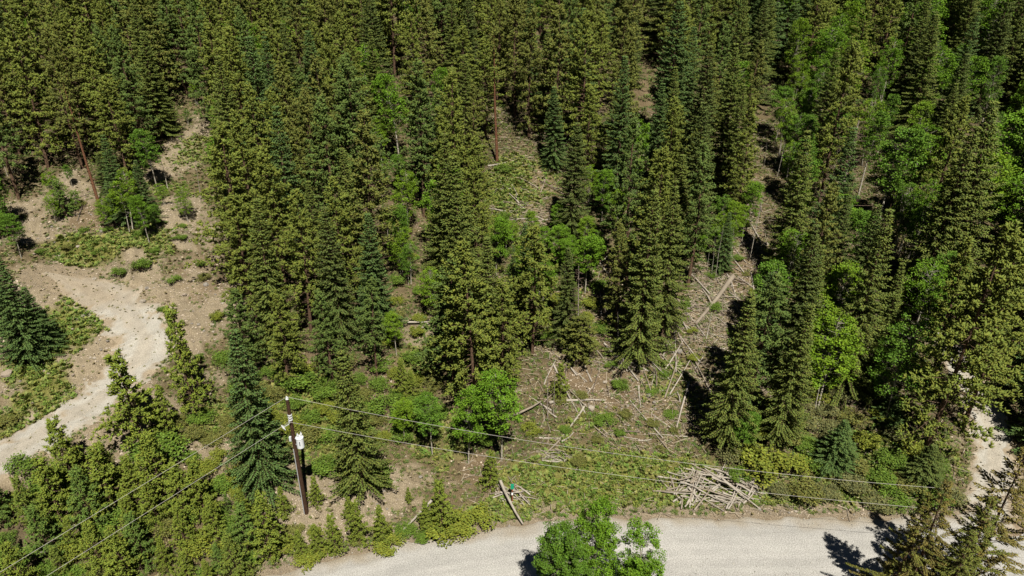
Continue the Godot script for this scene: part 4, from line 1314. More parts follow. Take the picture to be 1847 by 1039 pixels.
[3,33.95,61.86,8.47,1.15,397,1,-1],
[0,11.42,61.98,16.81,0.89,398,1,-1],
[0,-74.9,120.88,16.37,0.9,197,0,-1],
[1,53.36,64.45,13.74,0.94,399,2,-1],
[0,-18.33,65.06,15.49,1.09,400,1,-1],
[1,91.45,118.05,15.39,0.89,401,0,-1],
[3,42.98,97.72,10.34,0.95,402,0,-1],
[1,32.04,129.51,14.54,1.02,403,1,-1],
[1,11.53,73.2,16.47,0.86,404,1,-1],
[0,-26.31,112.91,14.57,1.12,314,1,-1],
[0,-44.68,89.9,15.54,1.16,405,2,-1],
[3,54.3,85.88,10.4,1.02,361,0,-1],
[0,-43.84,113.49,13.44,0.98,406,1,-1],
[0,-95.35,125.25,10.62,0.85,407,0,-1],
[1,-16.79,68.01,8.77,0.98,408,0,-1],
[1,69.71,92.78,14.8,1.16,409,2,-1],
[0,-6.95,68.52,13.14,1.06,410,0,-1],
[3,-6.53,64.92,10.96,1.04,411,0,-1],
[1,-67.21,90.68,14.88,1.12,360,2,-1],
[0,-23.81,89.27,12.39,0.9,412,0,-1],
[1,-57.81,69.99,10.38,0.94,413,0,-1],
[1,-5.39,79.95,13.28,0.93,414,0,-1],
[1,51.7,124.98,12.24,1.01,291,2,-1],
[0,32.48,119.6,14.25,0.89,415,0,-1],
[1,64.05,82.84,11.4,1.14,416,2,-1],
[0,-40.63,131.32,12.79,1.19,417,0,-1],
[3,-31.85,99.72,8.35,1.28,258,0,-1],
[1,73.15,105.57,15.38,0.92,154,1,-1],
[0,-50.7,99.05,16.24,1,353,0,-1],
[1,16.18,76.05,12.67,0.97,418,1,-1],
[1,-49.11,106.8,14.37,0.89,419,0,-1],
[0,0.43,90.4,15.71,0.96,300,2,-1],
[0,2.1,85.17,15.28,0.86,420,2,-1],
[1,80.09,105.19,17.76,1.16,421,0,-1],
[3,50.21,120,8.16,1.23,157,0,-1],
[0,-75.03,116.93,9.01,0.9,422,0,-1],
[0,16.21,71.7,13.21,1.15,423,0,-1],
[1,59.57,113.9,13.13,0.88,268,1,-1],
[1,65.31,94.47,15.7,0.91,424,0,-1],
[1,-7.82,96.75,13.42,0.89,425,0,-1],
[1,27.35,62.9,15.51,1.03,426,0,-1],
[0,82.51,129.28,13.6,0.87,427,0,-1],
[0,10.19,93.83,14.88,0.87,328,0,-1],
[0,-57.77,94.02,14.03,0.96,428,1,-1],
[3,56.8,106.36,8.01,1.07,224,0,-1],
[1,-54.44,67.73,14.1,0.97,429,1,-1],
[1,-12.42,55.46,11.56,1.02,430,1,-1],
[0,43.62,68.49,15.09,1.02,431,0,-1],
[0,-11.38,96.24,12.68,0.99,432,2,-1],
[3,3.19,109.76,7.62,1.02,275,1,-1],
[0,24.67,98.52,16.38,0.91,433,1,-1],
[3,-59.23,117.29,7.59,1.04,280,1,-1],
[1,-53.8,110.2,10.42,1.17,434,2,-1],
[3,50.64,107.27,7.5,1.05,333,0,-1],
[3,48.08,128.23,9.3,1.02,242,1,-1],
[0,-70.01,127.29,17.77,0.91,435,2,-1],
[0,-7.51,128.15,14.38,0.88,319,0,-1],
[0,25.43,113.21,11.35,1.06,436,2,-1],
[3,-63.05,87.76,9.39,1.27,437,2,-1],
[3,43.89,92.73,9.59,1.06,164,2,-1],
[0,49.74,96.61,17.12,0.91,438,0,-1],
[3,31.81,72.39,8.96,1.08,439,1,-1],
[1,-29.33,72.54,15.65,1.01,440,0,-1],
[0,-20.34,86.69,14.73,1.11,417,0,-1],
[3,-71.59,91.53,10.26,0.98,280,2,-1],
[1,4.25,88.74,11.67,1.14,441,0,-1],
[1,19.1,68.52,15.03,1,442,2,-1],
[0,-27.5,65.01,12.76,1.03,443,2,-1],
[1,73.47,114.75,16.81,0.96,444,1,-1],
[1,-1.91,53.11,12.2,1.07,445,0,-1],
[1,74.58,96.87,12.75,0.98,446,0,-1],
[0,35.49,48.88,14.89,1.04,431,0,-1],
[0,73.67,91.66,12.26,0.93,447,2,-1],
[1,30.83,63.54,15.39,1,448,1,-1],
[1,63.59,122.66,12.41,1.18,209,1,-1],
[1,-10.09,79.15,11.28,1.03,449,1,-1],
[0,-56.64,121.17,15.17,0.9,352,0,-1],
[0,15.86,123.65,9.58,1.11,450,2,-1],
[0,24.9,104.17,16.85,0.89,451,0,-1],
[1,64.63,77.06,14.33,1.17,452,0,-1],
[0,-53.35,93.19,18.5,1.16,395,0,-1],
[3,49.14,50.84,9.87,1.16,158,1,-1],
[1,-21.77,106.62,11.33,1.02,453,1,-1],
[0,-66.27,98.53,15.9,1.2,348,0,-1],
[0,-42.01,73.24,10.98,1.19,247,0,-1],
[0,-52.54,87.82,13.9,1.09,184,0,-1],
[0,-3.26,61.03,13.54,0.95,365,0,-1],
[0,-1.9,98.26,12.71,0.85,328,0,-1],
[1,56.75,123.17,11.67,0.94,454,2,-1],
[1,62.88,74.07,13.51,1.15,455,0,-1],
[0,8.18,113.78,11.73,0.92,456,2,-1],
[3,71,84.91,7.5,1.29,149,2,-1],
[0,-43,93.46,12.57,1.13,314,1,-1],
[0,-37.71,124.72,10.03,1.16,457,0,-1],
[3,56.09,111.17,7.5,1.07,164,2,-1],
[0,-73.28,125.33,13.09,0.87,162,1,-1],
[1,-5.43,93.49,15.09,0.88,458,2,-1],
[1,-15.17,53.63,13.33,1.02,459,2,-1],
[0,-13.16,59.47,17.22,1.19,460,2,-1],
[1,24.64,78.46,15.64,0.89,461,0,-1],
[1,-15.72,63.12,11.89,0.97,408,0,-1],
[0,-23.99,96.4,14.08,1.12,159,2,-1],
[0,-75.96,97.84,13.03,0.96,309,0,-1],
[3,58.47,66.25,11.25,1.04,462,2,-1],
[0,-18.09,54.2,13.88,0.93,463,0,-1],
[1,-79.09,119.96,8.02,1.07,464,0,-1],
[1,46.86,71.53,7.5,1.18,465,0,-1],
[0,-70.9,121.2,14.28,1.09,314,1,-1],
[0,-4.62,74.45,13.02,0.85,466,2,-1],
[3,56.96,102.87,11.36,1.25,157,0,-1],
[0,-48.35,78.31,13.33,0.91,152,2,-1],
[3,60.37,126.55,9.51,1.24,467,1,-1],
[0,19.64,121.78,15.89,1.17,468,0,-1],
[0,-63.41,101.09,15.81,1.01,310,0,-1],
[0,9.37,125.52,14.71,0.87,469,1,-1],
[0,-13.08,119.04,14.84,0.96,470,1,-1],
[0,11.34,98.96,13.51,1.03,163,2,-1],
[1,-3.23,120.86,14.85,0.94,414,0,-1],
[1,72.19,128.66,15.27,1.08,306,2,-1],
[0,-50.26,133.81,8.68,0.99,317,0,-1],
[1,53.11,103.77,12.14,1.01,218,0,-1],
[0,-17.26,75.53,14.67,1.19,471,1,-1],
[1,81.46,109.24,17.43,1.14,472,0,-1],
[0,-5.29,99.88,16.5,1.19,473,0,-1],
[1,-23.19,81.86,14.5,1.15,474,1,-1],
[3,44.47,123.71,9.29,1.13,220,1,-1],
[1,-21.26,61.68,16.51,0.96,475,1,-1],
[0,-48.8,89.15,14.09,1.13,199,0,-1],
[3,-38.7,120.52,9.93,1.01,280,0,-1],
[0,-49.7,127.51,14.59,0.99,396,1,-1],
[0,7.16,121.05,15.77,0.98,476,2,-1],
[3,51.53,53.07,8.63,1.05,477,0,-1],
[0,-68.77,107.98,13.29,0.98,382,2,-1],
[3,-16.96,131.06,9.04,0.97,478,2,-1],
[1,32.61,58.14,9.94,0.9,479,1,-1],
[0,-60.42,110.2,14.28,1.13,199,0,-1],
[3,-33.56,79.82,7.5,0.96,280,0,-1],
[0,11.53,107.34,15.67,1,480,2,-1],
[0,55.34,66.73,15.6,0.93,481,2,-1],
[3,50.27,110.44,8.12,1.3,482,1,-1],
[0,-64.31,108.32,17.01,1.17,405,2,-1],
[0,13.69,59.9,15.31,1.16,483,0,-1],
[0,-64.95,93.69,14.71,0.99,313,0,-1],
[0,47.3,57.49,14.21,1.12,484,0,-1],
[0,66.59,79.86,15.23,0.93,485,0,-1],
[0,19.87,117.71,12.04,0.95,376,1,-1],
[0,-38.83,112.65,10.59,0.91,486,1,-1],
[0,-36.9,90.03,14.71,0.92,315,0,-1],
[3,85.25,126.13,8.94,1.11,224,2,-1],
[1,64.77,118.69,13.5,1.13,487,2,-1],
[0,-21.64,111.89,15.68,0.92,350,0,-1],
[1,82.02,125.95,13.76,1.08,281,0,-1],
[1,11.42,79.28,10.45,1.01,488,0,-1],
[1,-45.88,108.37,11.98,0.96,489,1,-1],
[1,45.13,126.94,16.08,1.2,240,0,-1],
[3,45.34,101.11,10.48,1.04,402,2,-1],
[1,-56.41,65.52,11.8,0.98,490,0,-1],
[3,85.53,109.41,9.1,1.09,289,2,-1],
[0,29.34,97.36,13.51,1.03,491,1,-1],
[3,77.78,121.41,10.81,1.22,482,1,-1],
[0,-74.04,108.93,15,1.16,199,0,-1],
[3,51.66,58.63,9.28,1.2,492,2,-1],
[1,21.35,79.03,15.24,1.11,493,2,-1],
[0,64.05,127.96,12.47,0.96,494,1,-1],
[0,-3.89,66.79,12.22,1.18,410,0,-1],
[1,-84.17,126.37,12.96,1.11,495,0,-1],
[1,63.64,105.35,16.01,1.09,240,0,-1],
[0,-51.1,120.34,14.37,1.13,184,0,-1],
[0,65.76,85.71,13.19,0.95,496,2,-1],
[1,52.3,91.92,12.42,1.18,306,2,-1],
[1,73.63,100.27,9.6,0.98,497,0,-1],
[0,-60.69,73.09,16.45,0.87,197,0,-1],
[1,-18.12,94.75,15.33,1.16,498,2,-1],
[1,42.69,107.6,9.54,1.14,499,1,-1],
[1,-6.44,61.69,15.43,0.94,500,0,-1],
[3,28.63,87.51,9.61,1.02,275,0,-1],
[0,19.78,48.05,13.01,1.08,501,1,-1],
[0,21.36,90.49,13.71,1.17,369,0,-1],
[3,73.05,88.24,7.5,1.32,482,0,-1],
[1,62.04,102.42,15.73,0.96,200,0,-1],
[1,23.37,128.59,16.91,1.18,502,1,-1],
[3,40.6,110.97,8.75,1.22,149,0,-1],
[3,83.86,119.45,9.04,1.1,289,0,-1],
[1,-37.15,132.3,15.89,1.17,503,0,-1],
[0,-49.96,103.38,18.5,1.13,504,0,-1],
[0,-35.12,95.76,13.65,1.11,159,2,-1],
[1,62.71,131.59,12.52,0.95,505,2,-1],
[0,-21.51,120.19,15.49,0.89,506,2,-1],
[0,-16.52,112.38,11.93,1.18,507,0,-1],
[0,15.2,68.55,9.63,1.14,241,0,-1],
[3,-63.43,132.39,7.66,1.19,508,2,-1],
[0,45.88,95.83,11.29,1.19,243,0,-1],
[3,44.95,74.42,10,1.2,326,0,-1],
[0,4.42,113.41,13.73,1.03,177,2,-1],
[0,-7.25,103.68,12.53,0.85,189,1,-1],
[0,-19.76,123.95,14.03,0.87,169,1,-1],
[0,-30.62,78.73,15.37,0.96,170,0,-1],
[0,-50.77,73.83,15.85,1.04,353,0,-1],
[3,42.69,62.83,7.5,0.98,509,0,-1],
[0,-23.06,54.84,12.59,1.14,195,0,-1],
[0,-86.96,115.13,12.05,1.11,314,1,-1],
[0,-30.28,104.54,14.29,1.13,314,1,-1],
[0,-45.36,77.42,13.91,1.12,199,0,-1],
[0,-74.67,93.37,11.08,1.01,510,0,-1],
[0,2.28,131.47,14.6,0.97,163,2,-1],
[1,16.37,65.34,11.3,1.18,511,0,-1],
[0,-30.13,130.73,14.47,1.08,184,0,-1],
[1,40.56,86.74,13.01,0.85,351,0,-1],
[0,8.43,81.79,16.63,1.11,473,0,-1],
[0,1.79,97.93,17.09,0.91,512,2,-1],
[1,-31.45,75.07,12.4,1.1,513,0,-1],
[1,60.91,91.93,16.43,0.93,514,2,-1],
[0,-81.01,103.98,13.28,0.94,162,1,-1],
[0,-80.07,111.76,18.5,1.19,186,0,-1],
[1,60.56,118.58,14.1,1.16,515,0,-1],
[0,-5.75,71.3,16.07,1.03,516,0,-1],
[3,41.65,129.11,8.07,1.13,220,0,-1],
[0,81.11,122.56,14.3,0.9,517,2,-1],
[0,-68.56,84.47,13.43,1.07,184,0,-1],
[0,-57.16,103.43,12.75,0.86,193,0,-1],
[1,47.92,60.33,11.86,0.87,518,0,-1],
[1,93.91,124.38,14.13,1.01,218,0,-1],
[0,-25.04,58.83,16.13,1.14,519,0,-1],
[0,-21.72,65.93,12.72,1.06,520,2,-1],
[0,53.37,109.3,13.55,0.96,521,2,-1],
[1,-5.06,55.12,14.94,0.95,522,0,-1],
[1,66.37,91.06,14.4,1.07,515,0,-1],
[1,-27.49,86.92,12.86,1.18,360,2,-1],
[0,-22.74,72.94,14.57,1.03,523,2,-1],
[3,83.3,116.34,7.5,1.01,242,0,-1],
[1,21.65,52.36,9.04,0.99,524,1,-1],
[1,79.34,128.14,7.72,0.91,525,2,-1],
[1,-18.63,105,12.66,1.03,526,2,-1],
[0,11.36,122.29,15.55,0.88,527,1,-1],
[1,53.16,95.59,13.04,1.08,281,0,-1],
[1,54.91,58.19,12.05,0.95,528,2,-1],
[0,-58.03,78.93,13.98,1.17,199,0,-1],
[0,81.33,102.27,13.33,0.93,248,1,-1],
[1,46.78,119.88,15.63,0.91,529,0,-1],
[1,30.84,54.76,13.6,1.01,530,2,-1],
[0,-30.35,127.07,13.91,1.04,392,0,-1],
[0,-49.03,81.86,10.44,0.99,531,2,-1],
[0,-54.15,100.71,16.31,1.04,532,2,-1],
[1,62.07,111.48,16.43,1.07,472,0,-1],
[0,25.01,86.31,14,1.01,349,1,-1],
[3,53.19,117.66,8.09,1.15,224,1,-1],
[1,-44.01,86.01,14.88,0.94,419,0,-1],
[1,35.34,102.89,17.7,1.18,316,1,-1],
[0,1.85,54.35,12.58,1.16,533,0,-1],
[1,-16.45,87.16,13.16,0.89,419,0,-1],
[0,-45.37,133.79,14.25,1.07,199,0,-1],
[3,57.46,69.02,7.5,1.23,534,0,-1],
[3,-49.92,62.14,10.15,0.98,166,1,-1],
[0,-23.89,69.76,13.64,1.07,535,0,-1],
[0,-11.23,87.82,14.15,0.91,328,0,-1],
[3,33.19,65.6,7.77,1.3,330,0,-1],
[0,5.19,83.38,16.4,1.05,536,2,-1],
[0,-36.57,85.51,15.88,0.92,167,1,-1],
[3,-63.96,125.21,8.59,1.01,280,0,-1],
[0,-27.09,120,13.71,1.02,396,1,-1],
[1,65.84,124.91,12.05,0.96,537,0,-1],
[1,18.6,83.07,18.5,1.07,502,1,-1],
[1,47.1,107.05,13.96,1.16,538,0,-1],
[1,22.51,110.76,14.14,1.14,539,1,-1],
[0,63.35,79.84,13.76,1.16,540,1,-1],
[1,29.52,108.02,17.77,1.16,541,0,-1],
[3,41.35,94.99,10.26,1.29,542,0,-1],
[0,-38.67,101.82,15.17,1.18,314,1,-1],
[0,-69.56,117.72,15.39,1.15,543,0,-1],
[1,36.74,82.6,13.62,0.94,351,0,-1],
[0,-28.96,115.53,15.71,0.92,197,0,-1],
[2,-35.27,33.15,3.08,0.96,544,0,-1],
[2,-24.94,38,5.95,1.23,545,0,-1],
[2,-30.12,37.37,3.36,1.1,546,2,-1],
[2,-28.79,35.57,5.14,1.15,547,1,-1],
[2,-26.26,36.29,2.61,0.98,548,0,-1],
[2,-21.7,33.07,2.51,1.24,548,0,-1],
[2,-34.31,31.19,4.71,1.02,545,0,-1],
[2,-26.84,32.66,4.71,1.12,545,0,-1],
[2,-32.29,31.16,2.33,1.25,549,1,-1],
[2,-18.3,35.18,4.45,1.19,547,1,-1],
[2,-34.58,35.34,4.03,1.16,550,1,-1],
[2,-24.62,33.69,4.52,1.07,547,1,-1],
[2,-30.64,30.75,4.9,1.07,545,0,-1],
[2,-27.79,31.23,2.29,1.01,551,2,-1],
[2,-21.67,36.92,5.47,1.1,545,0,-1],
[2,-24.59,36.1,4.53,0.93,545,0,-1],
[2,-26.53,37.81,4.1,1.18,544,0,-1],
[2,-32.81,33.59,1.78,0.93,549,1,-1],
[2,-19.06,37.06,3.05,1.13,577,0,-1],
[2,-30.61,33.43,4.68,1.04,547,1,-1],
[2,-22.37,34.87,4.08,0.95,544,0,-1],
[2,-23.42,31.75,1.67,1.1,549,1,-1],
[2,-29.28,32.43,2.63,1.17,551,2,-1],
[2,-25.6,34.9,4.29,0.93,545,0,-1],
[2,-31.09,35.81,5.39,1.13,545,0,-1],
[2,-33.43,37.56,1.78,0.94,548,0,-1],
[2,-35.94,34.54,4.85,0.97,545,0,-1],
[2,-19.79,33.87,2.38,1.17,549,1,-1],
[2,-28.55,38.13,4.57,1.02,545,0,-1],
[2,-27.39,34.01,1.83,1.01,551,2,-1],
[2,-26.34,31.03,2.08,0.92,548,0,-1],
[2,-20.47,35.79,3.49,1.22,544,0,-1],
[2,-23.31,37.08,4.86,1.21,545,0,-1],
[2,-32.58,35.32,4.5,0.93,552,2,-1],
[2,-18.07,32.62,4.55,1.01,552,2,-1],
[2,-31.28,38.28,6.1,1.08,545,0,-1],
[2,-29.14,33.98,3.09,0.97,544,0,-1],
[2,-19.85,32.34,2.6,0.97,548,0,-1],
[2,-25.17,32.35,4.72,1.2,545,0,-1],
[2,-23.13,33.45,2.92,1.02,544,0,-1],
[2,-20.42,37.7,1.69,1.01,578,1,-1],
[2,-27.85,36.7,5.73,1.22,545,0,-1],
[2,-35.94,36.03,3.03,1.13,546,2,-1],
[2,-32.02,37.02,2.32,1.02,549,1,-1]
]
const SHRUBS = [
[1,19.71,42.56,4.2,2.6,579],
[1,21.74,42.78,3,2,580],
[0,-35.11,59.7,2,1.2,581],
[0,-37.29,59.6,1.6,1,582],
[0,-31.57,58.36,1.5,0.8,583],
[1,-26.57,54.92,1.5,0.9,584],
[0,-24.45,50.2,2.2,1,585],
[0,-26.12,41.06,4,2.2,586],
[0,-32.7,38.27,3.2,2.4,587],
[0,-32.66,36.63,3,2.4,588],
[0,-17.67,48.68,3.2,2,589],
[0,-15.52,48.21,2.6,1.6,590],
[0,-14.21,41.63,2.4,1.4,591],
[0,-16.34,45.69,2,1.4,592],
[1,-4.78,37.42,3.4,1.4,593],
[1,-2.8,38.23,3.2,1.3,594],
[0,-8.37,46.27,3.4,2.2,595],
[0,-10.34,47.42,3,1.8,596],
[0,-0.88,78.91,2.2,1,597],
[0,-1.13,71.7,2.2,1.3,598],
[1,1.67,46,1.8,1,599],
[0,9.62,51.04,1.8,0.9,600],
[0,7.77,47.42,2,0.9,601],
[0,33.54,42.75,2.2,1.6,602],
[0,30.21,43.18,2.4,1.6,603],
[0,-26.46,50.09,0.9,0.6,604],
[0,-31.69,55.23,0.9,0.5,605],
[3,-38.77,43.61,2.2,0.9,606],
[1,-8.8,36.12,2.4,1,607],
[1,-13.98,34.87,2.2,0.9,608],
[0,-11.92,40.5,2.6,1.2,609],
[0,-9.92,41.12,2.4,1.4,610],
[0,-1.96,45.08,2.2,1.2,611],
[2,27.84,40.25,2.8,0.89,612],
[3,28.19,46.8,2.45,1.49,613],
[2,27.63,49.1,2.2,1.18,612],
[2,17.44,43.81,2.39,1.44,612],
[2,26.17,47.58,2.52,0.92,612],
[1,32.34,44.37,2.57,1.12,614],
[0,23.83,43.25,2.57,0.89,615],
[2,26.17,45.88,2.16,1.26,612],
[2,30.07,49.06,2.7,0.92,612],
[3,22.32,45.25,2.49,1.51,613],
[2,25.79,44.48,2.54,1.53,612],
[2,33.46,40.53,2.54,1.18,612],
[1,28.58,44.91,2.36,1.43,614],
[3,26.8,42.87,2.5,1.62,613],
[2,23.84,46.5,2.78,1.53,612],
[1,30.72,47.18,2.13,1.16,614],
[3,30.85,41.41,2.8,1.26,613],
[2,20.33,43.97,1.86,1.37,612],
[0,28.46,41.91,2.54,1.43,615],
[0,29.41,40.3,2.62,1.43,615],
[2,26.13,41.49,2.57,1.47,612],
[0,23.73,44.7,2.23,1.08,615],
[0,32.01,40.41,2.97,1.32,615],
[2,31.06,45.6,1.92,1.14,612],
[3,22.26,40.67,2.87,1.66,613],
[1,20.35,45.83,2.37,1.03,614],
[2,24.15,40.79,2.4,1.15,612],
[2,20.35,40.92,1.82,1.21,612],
[0,17.65,42.12,1.89,1.6,615],
[2,28.87,50.03,2.41,1.13,612],
[1,18.88,44.26,2.94,1.08,614],
[2,24.41,48.07,2.01,1.47,612],
[1,25.94,49.06,2.81,1.23,614],
[0,-20.61,49.35,1.45,1.27,616],
[0,-17.87,46.65,1.88,1.5,616],
[3,-20.94,47.56,2.03,1.06,617],
[1,-18.96,45.14,1.52,1.33,618],
[1,-13.76,48.47,2.25,0.91,618],
[0,-12.37,46.94,2.06,1.24,616],
[3,-21.18,45.09,2.08,1.47,617],
[0,-12.36,45.4,1.8,0.85,616],
[0,-8.02,48.23,2.43,1.06,616],
[1,-17.71,50.13,1.77,1.57,618],
[1,-13.9,46.11,2.1,1.43,618],
[0,-11.2,49.25,1.86,1.44,616],
[3,-14.77,51.26,2.53,1.3,617],
[1,-10.36,44.77,1.43,0.83,618],
[0,-15.58,49.58,1.78,0.84,616],
[0,-13.01,49.75,1.4,1.15,616],
[0,-8.78,44.93,2.27,1.57,616],
[0,-6.45,46.96,2.39,1.37,616],
[3,-6.99,49.67,2.33,1.2,617],
[0,-14.29,44.24,2.57,1.42,616],
[1,-15.44,46.83,1.9,1.24,618],
[1,-10.12,50.44,1.44,1.18,618],
[3,-16.32,51,1.88,0.93,617],
[3,-11.02,46.17,1.71,1.07,617],
[3,-19.29,47.18,1.76,1.34,617],
[1,-17.58,44.91,2.3,1.12,618],
[0,-21.88,48.68,1.91,1.46,616],
[3,-16.12,44.2,2.57,1.52,617],
[0,-11.59,51.32,2.43,1.17,616],
[1,-8.34,49.98,1.43,1.4,618],
[0,-19.04,50.53,2.31,1.46,616],
[1,-20.13,46.04,2.04,0.9,618],
[0,-22.21,47.05,1.98,1.41,616],
[1,-6.88,45.6,1.41,1.58,618],
[0,-9.84,48.74,1.47,0.85,616],
[3,-12.41,48.53,1.88,0.92,617],
[0,-19.16,49.17,2.12,0.97,616],
[3,-25.81,43.71,1.45,1.14,619],
[3,-21.63,43.59,1.93,1.06,619],
[1,-22.26,41.16,1.87,1.29,620],
[0,-24.04,40.98,1.46,0.93,621],
[0,-21.73,39.31,2.21,1.03,621],
[3,-22.65,44.52,1.65,0.73,619],
[3,-25.62,42.42,2.16,0.69,619],
[0,-24.32,44.39,2.34,0.83,621],
[1,-20.26,40.41,2.02,1.25,620],
[3,-23.6,39.06,1.8,1.18,619],
[3,-20.81,41.6,1.3,1.26,619],
[3,-22.97,42.82,2.07,0.73,619],
[3,-24.35,43.01,1.82,1.12,619],
[1,-25.01,39.39,1.9,0.81,620],
[1,-23.06,40.24,2.14,0.88,620],
[1,-20.23,39.18,1.45,0.62,620],
[3,-24.64,34.45,1.82,1.27,622],
[3,-27.2,38.05,1.68,1.74,622],
[0,-28.49,32.18,1.97,1.07,623],
[3,-18.14,33.19,2.27,1.31,622],
[0,-30.19,32.31,1.55,1.59,623],
[0,-27.4,36.17,2.28,1.49,623],
[0,-22.78,36.85,1.5,1.42,623],
[3,-26.82,32.43,2.04,1.66,622],
[0,-33.73,32.7,2.4,1.49,623],
[0,-19.79,36.28,1.76,1.9,623],
[0,-33.87,34.32,1.31,1.07,623],
[3,-27.88,39.63,1.38,1.5,622],
[0,-20.65,33.01,1.77,1.12,623],
[1,-21.57,34.9,2.37,1.83,624],
[0,-29.06,38.33,1.63,1.68,623],
[1,-34.52,36.39,1.76,1.79,624],
[3,-31.77,39.78,1.36,1.88,622],
[0,-31.87,32.99,2.25,1.06,623],
[3,-23.28,33.73,1.43,1.12,622],
[0,-17.84,34.96,1.62,0.92,623],
[0,-31.36,35.27,1.98,1.43,623],
[0,-25.71,36.13,2.12,1.44,623],
[0,-34.6,38.56,2.19,1.73,623],
[3,-29.61,36.01,1.52,1.25,622],
[0,-28.42,35.07,1.61,1.53,623],
[1,-29.49,33.73,2.01,1.85,624],
[0,-30.9,37.67,1.71,0.93,623],
[0,-24.42,37.47,1.45,0.98,623],
[3,-23.9,35.79,1.78,1.72,622],
[0,-17.64,36.55,1.99,0.99,623],
[3,-35.54,34.64,1.45,1.42,622],
[1,-19.64,34.55,2.02,1.81,624],
[1,-26.6,34.36,1.82,1.88,624],
[3,-30.1,40.17,1.43,0.93,622],
[0,-21.1,37.24,1.53,1.43,623],
[1,-18.72,37.62,1.32,1.22,624],
[1,-16.19,35.68,2.34,0.91,624],
[0,3.57,56.69,1.76,0.85,625],
[1,7.01,58.5,2,0.96,626],
[1,2.85,58.19,1.93,1.11,626],
[0,-0.56,60.33,1.51,1.57,625],
[0,5.45,66.01,1.38,0.94,625],
[3,4.73,58.19,2.32,0.99,627],
[0,7.89,67.33,1.55,1.26,625],
[0,2.69,67.01,2.38,1.22,625],
[0,0.2,64.32,2.19,1.25,625],
[0,1.07,68.16,2.14,1.46,625],
[3,-1.45,64.11,1.46,1.28,627],
[0,1.58,63.52,1.37,1.34,625],
[1,4.55,60.78,2.32,1.02,626],
[0,6.54,64.33,1.6,0.89,625],
[0,8.64,57.4,2.1,1.18,625],
[0,8.83,61.8,2.25,1.58,625],
[1,8.52,65.59,1.7,1.04,626],
[0,0.37,58.08,1.32,1.23,625],
[0,5.83,62.15,1.6,1.5,625],
[1,7.89,60.06,2.13,1,626],
[0,4.11,64.63,2.33,1.24,625],
[0,2.4,55.65,1.95,0.98,625],
[0,-0.61,66.48,1.41,1.52,625],
[1,5.44,68.73,2.35,1.05,626],
[0,-1.65,68.35,1.93,1.58,625],
[1,5.96,60.08,1.95,1.11,626],
[3,5.32,43.46,1.37,0.64,628],
[3,6.96,45.37,1.04,0.68,628],
[0,4.35,46.33,1.11,0.53,629],
[0,13.67,52.08,1.25,0.61,629],
[0,8.94,53.34,1.36,0.65,629],
[0,8.95,46.15,1.04,0.66,629],
[0,13.48,48.08,1.39,0.44,629],
[3,3.61,43.05,1.4,0.34,628],
[3,11.69,47.17,1.24,0.49,628],
[3,5.92,49.88,1.45,0.65,628],
[3,12.13,44.76,0.81,0.41,628],
[0,12.24,50.4,1.25,0.35,629],
[3,4.09,49.29,1.33,0.64,628],
[3,6.22,47.88,0.8,0.32,628],
[3,9.69,48.06,1.35,0.56,628],
[3,13.43,46.29,0.93,0.58,628],
[1,16.68,56.09,1.19,0.67,630],
[3,18.29,53.19,1.37,0.51,631],
[0,20.09,63.09,1.35,0.51,632],
[0,16.59,59.26,1.35,0.78,632],
[0,23.35,66.02,1.46,0.7,632],
[0,19.42,58.69,1.55,0.76,632],
[1,23.86,61.13,1.26,0.43,630],
[3,22.45,59.21,1.34,0.65,631],
[0,20.46,55.84,1.33,0.41,632],
[3,23.67,63.41,1.01,0.42,631],
[1,16.41,53.48,1.4,0.66,630],
[3,21.98,64.08,1.01,0.64,631],
[0,-40.35,64.53,1.11,0.57,633],
[3,-42.38,68.51,1.21,0.57,634],
[3,-29.26,59.46,1.49,0.82,634],
[3,-44.72,67.98,1.58,0.8,634],
[0,-45.77,61.79,0.93,0.54,633],
[0,-33.87,66.57,0.94,0.66,633],
[0,-37.14,64.48,1.36,0.68,633],
[0,-32.98,63.72,1.55,0.55,633],
[0,-40.34,61.69,0.84,0.6,633],
[0,-30.35,61.65,1.11,0.41,633],
[0,-42.62,64.41,1.27,0.43,633],
[0,-34.81,62.13,1.23,0.54,633],
[3,-31.28,66.26,0.99,0.7,634],
[3,-43.38,62.48,1.24,0.47,634],
[1,-10.52,64.58,2.18,0.61,635],
[1,-11.16,53.9,1.63,0.64,635],
[0,-7.67,65.2,1.32,0.92,636],
[1,-8.91,75.92,1.72,1.11,635],
[3,-11.02,56.55,2.02,1.24,637],
[1,-6.92,58.26,1.65,1.32,635],
[1,-8.76,71.68,1.77,1.07,635],
[1,-12.13,72.17,1.7,1.33,635],
[3,-13.06,77.04,1.45,1.18,637],
[1,-12.76,74.22,1.43,1.22,635],
[0,-8.89,59.93,1.48,0.77,636],
[3,-11.04,68.36,1.35,0.97,637],
[0,-8.87,52.15,1.92,1.36,636],
[0,-11.22,60.81,1.72,1.29,636],
[1,-8.69,56.85,1.63,0.66,635],
[1,-8.62,54.92,1.54,1.17,635],
[1,-10.99,58.7,1.67,0.63,635],
[3,-6.96,61.5,2.05,1.07,637],
[3,-9.43,37.61,1.46,0.56,638],
[3,-11.19,36.57,1.33,0.74,638],
[0,-6.41,36.84,1.44,0.68,639],
[1,-12.84,35.82,1.02,0.66,640],
[3,-15.76,37,1.71,0.57,638],
[1,-14.01,36.73,1.17,0.67,640],
[1,-5.92,38.08,1.53,0.86,640],
[0,-7.62,37.41,1.64,0.82,639]
]
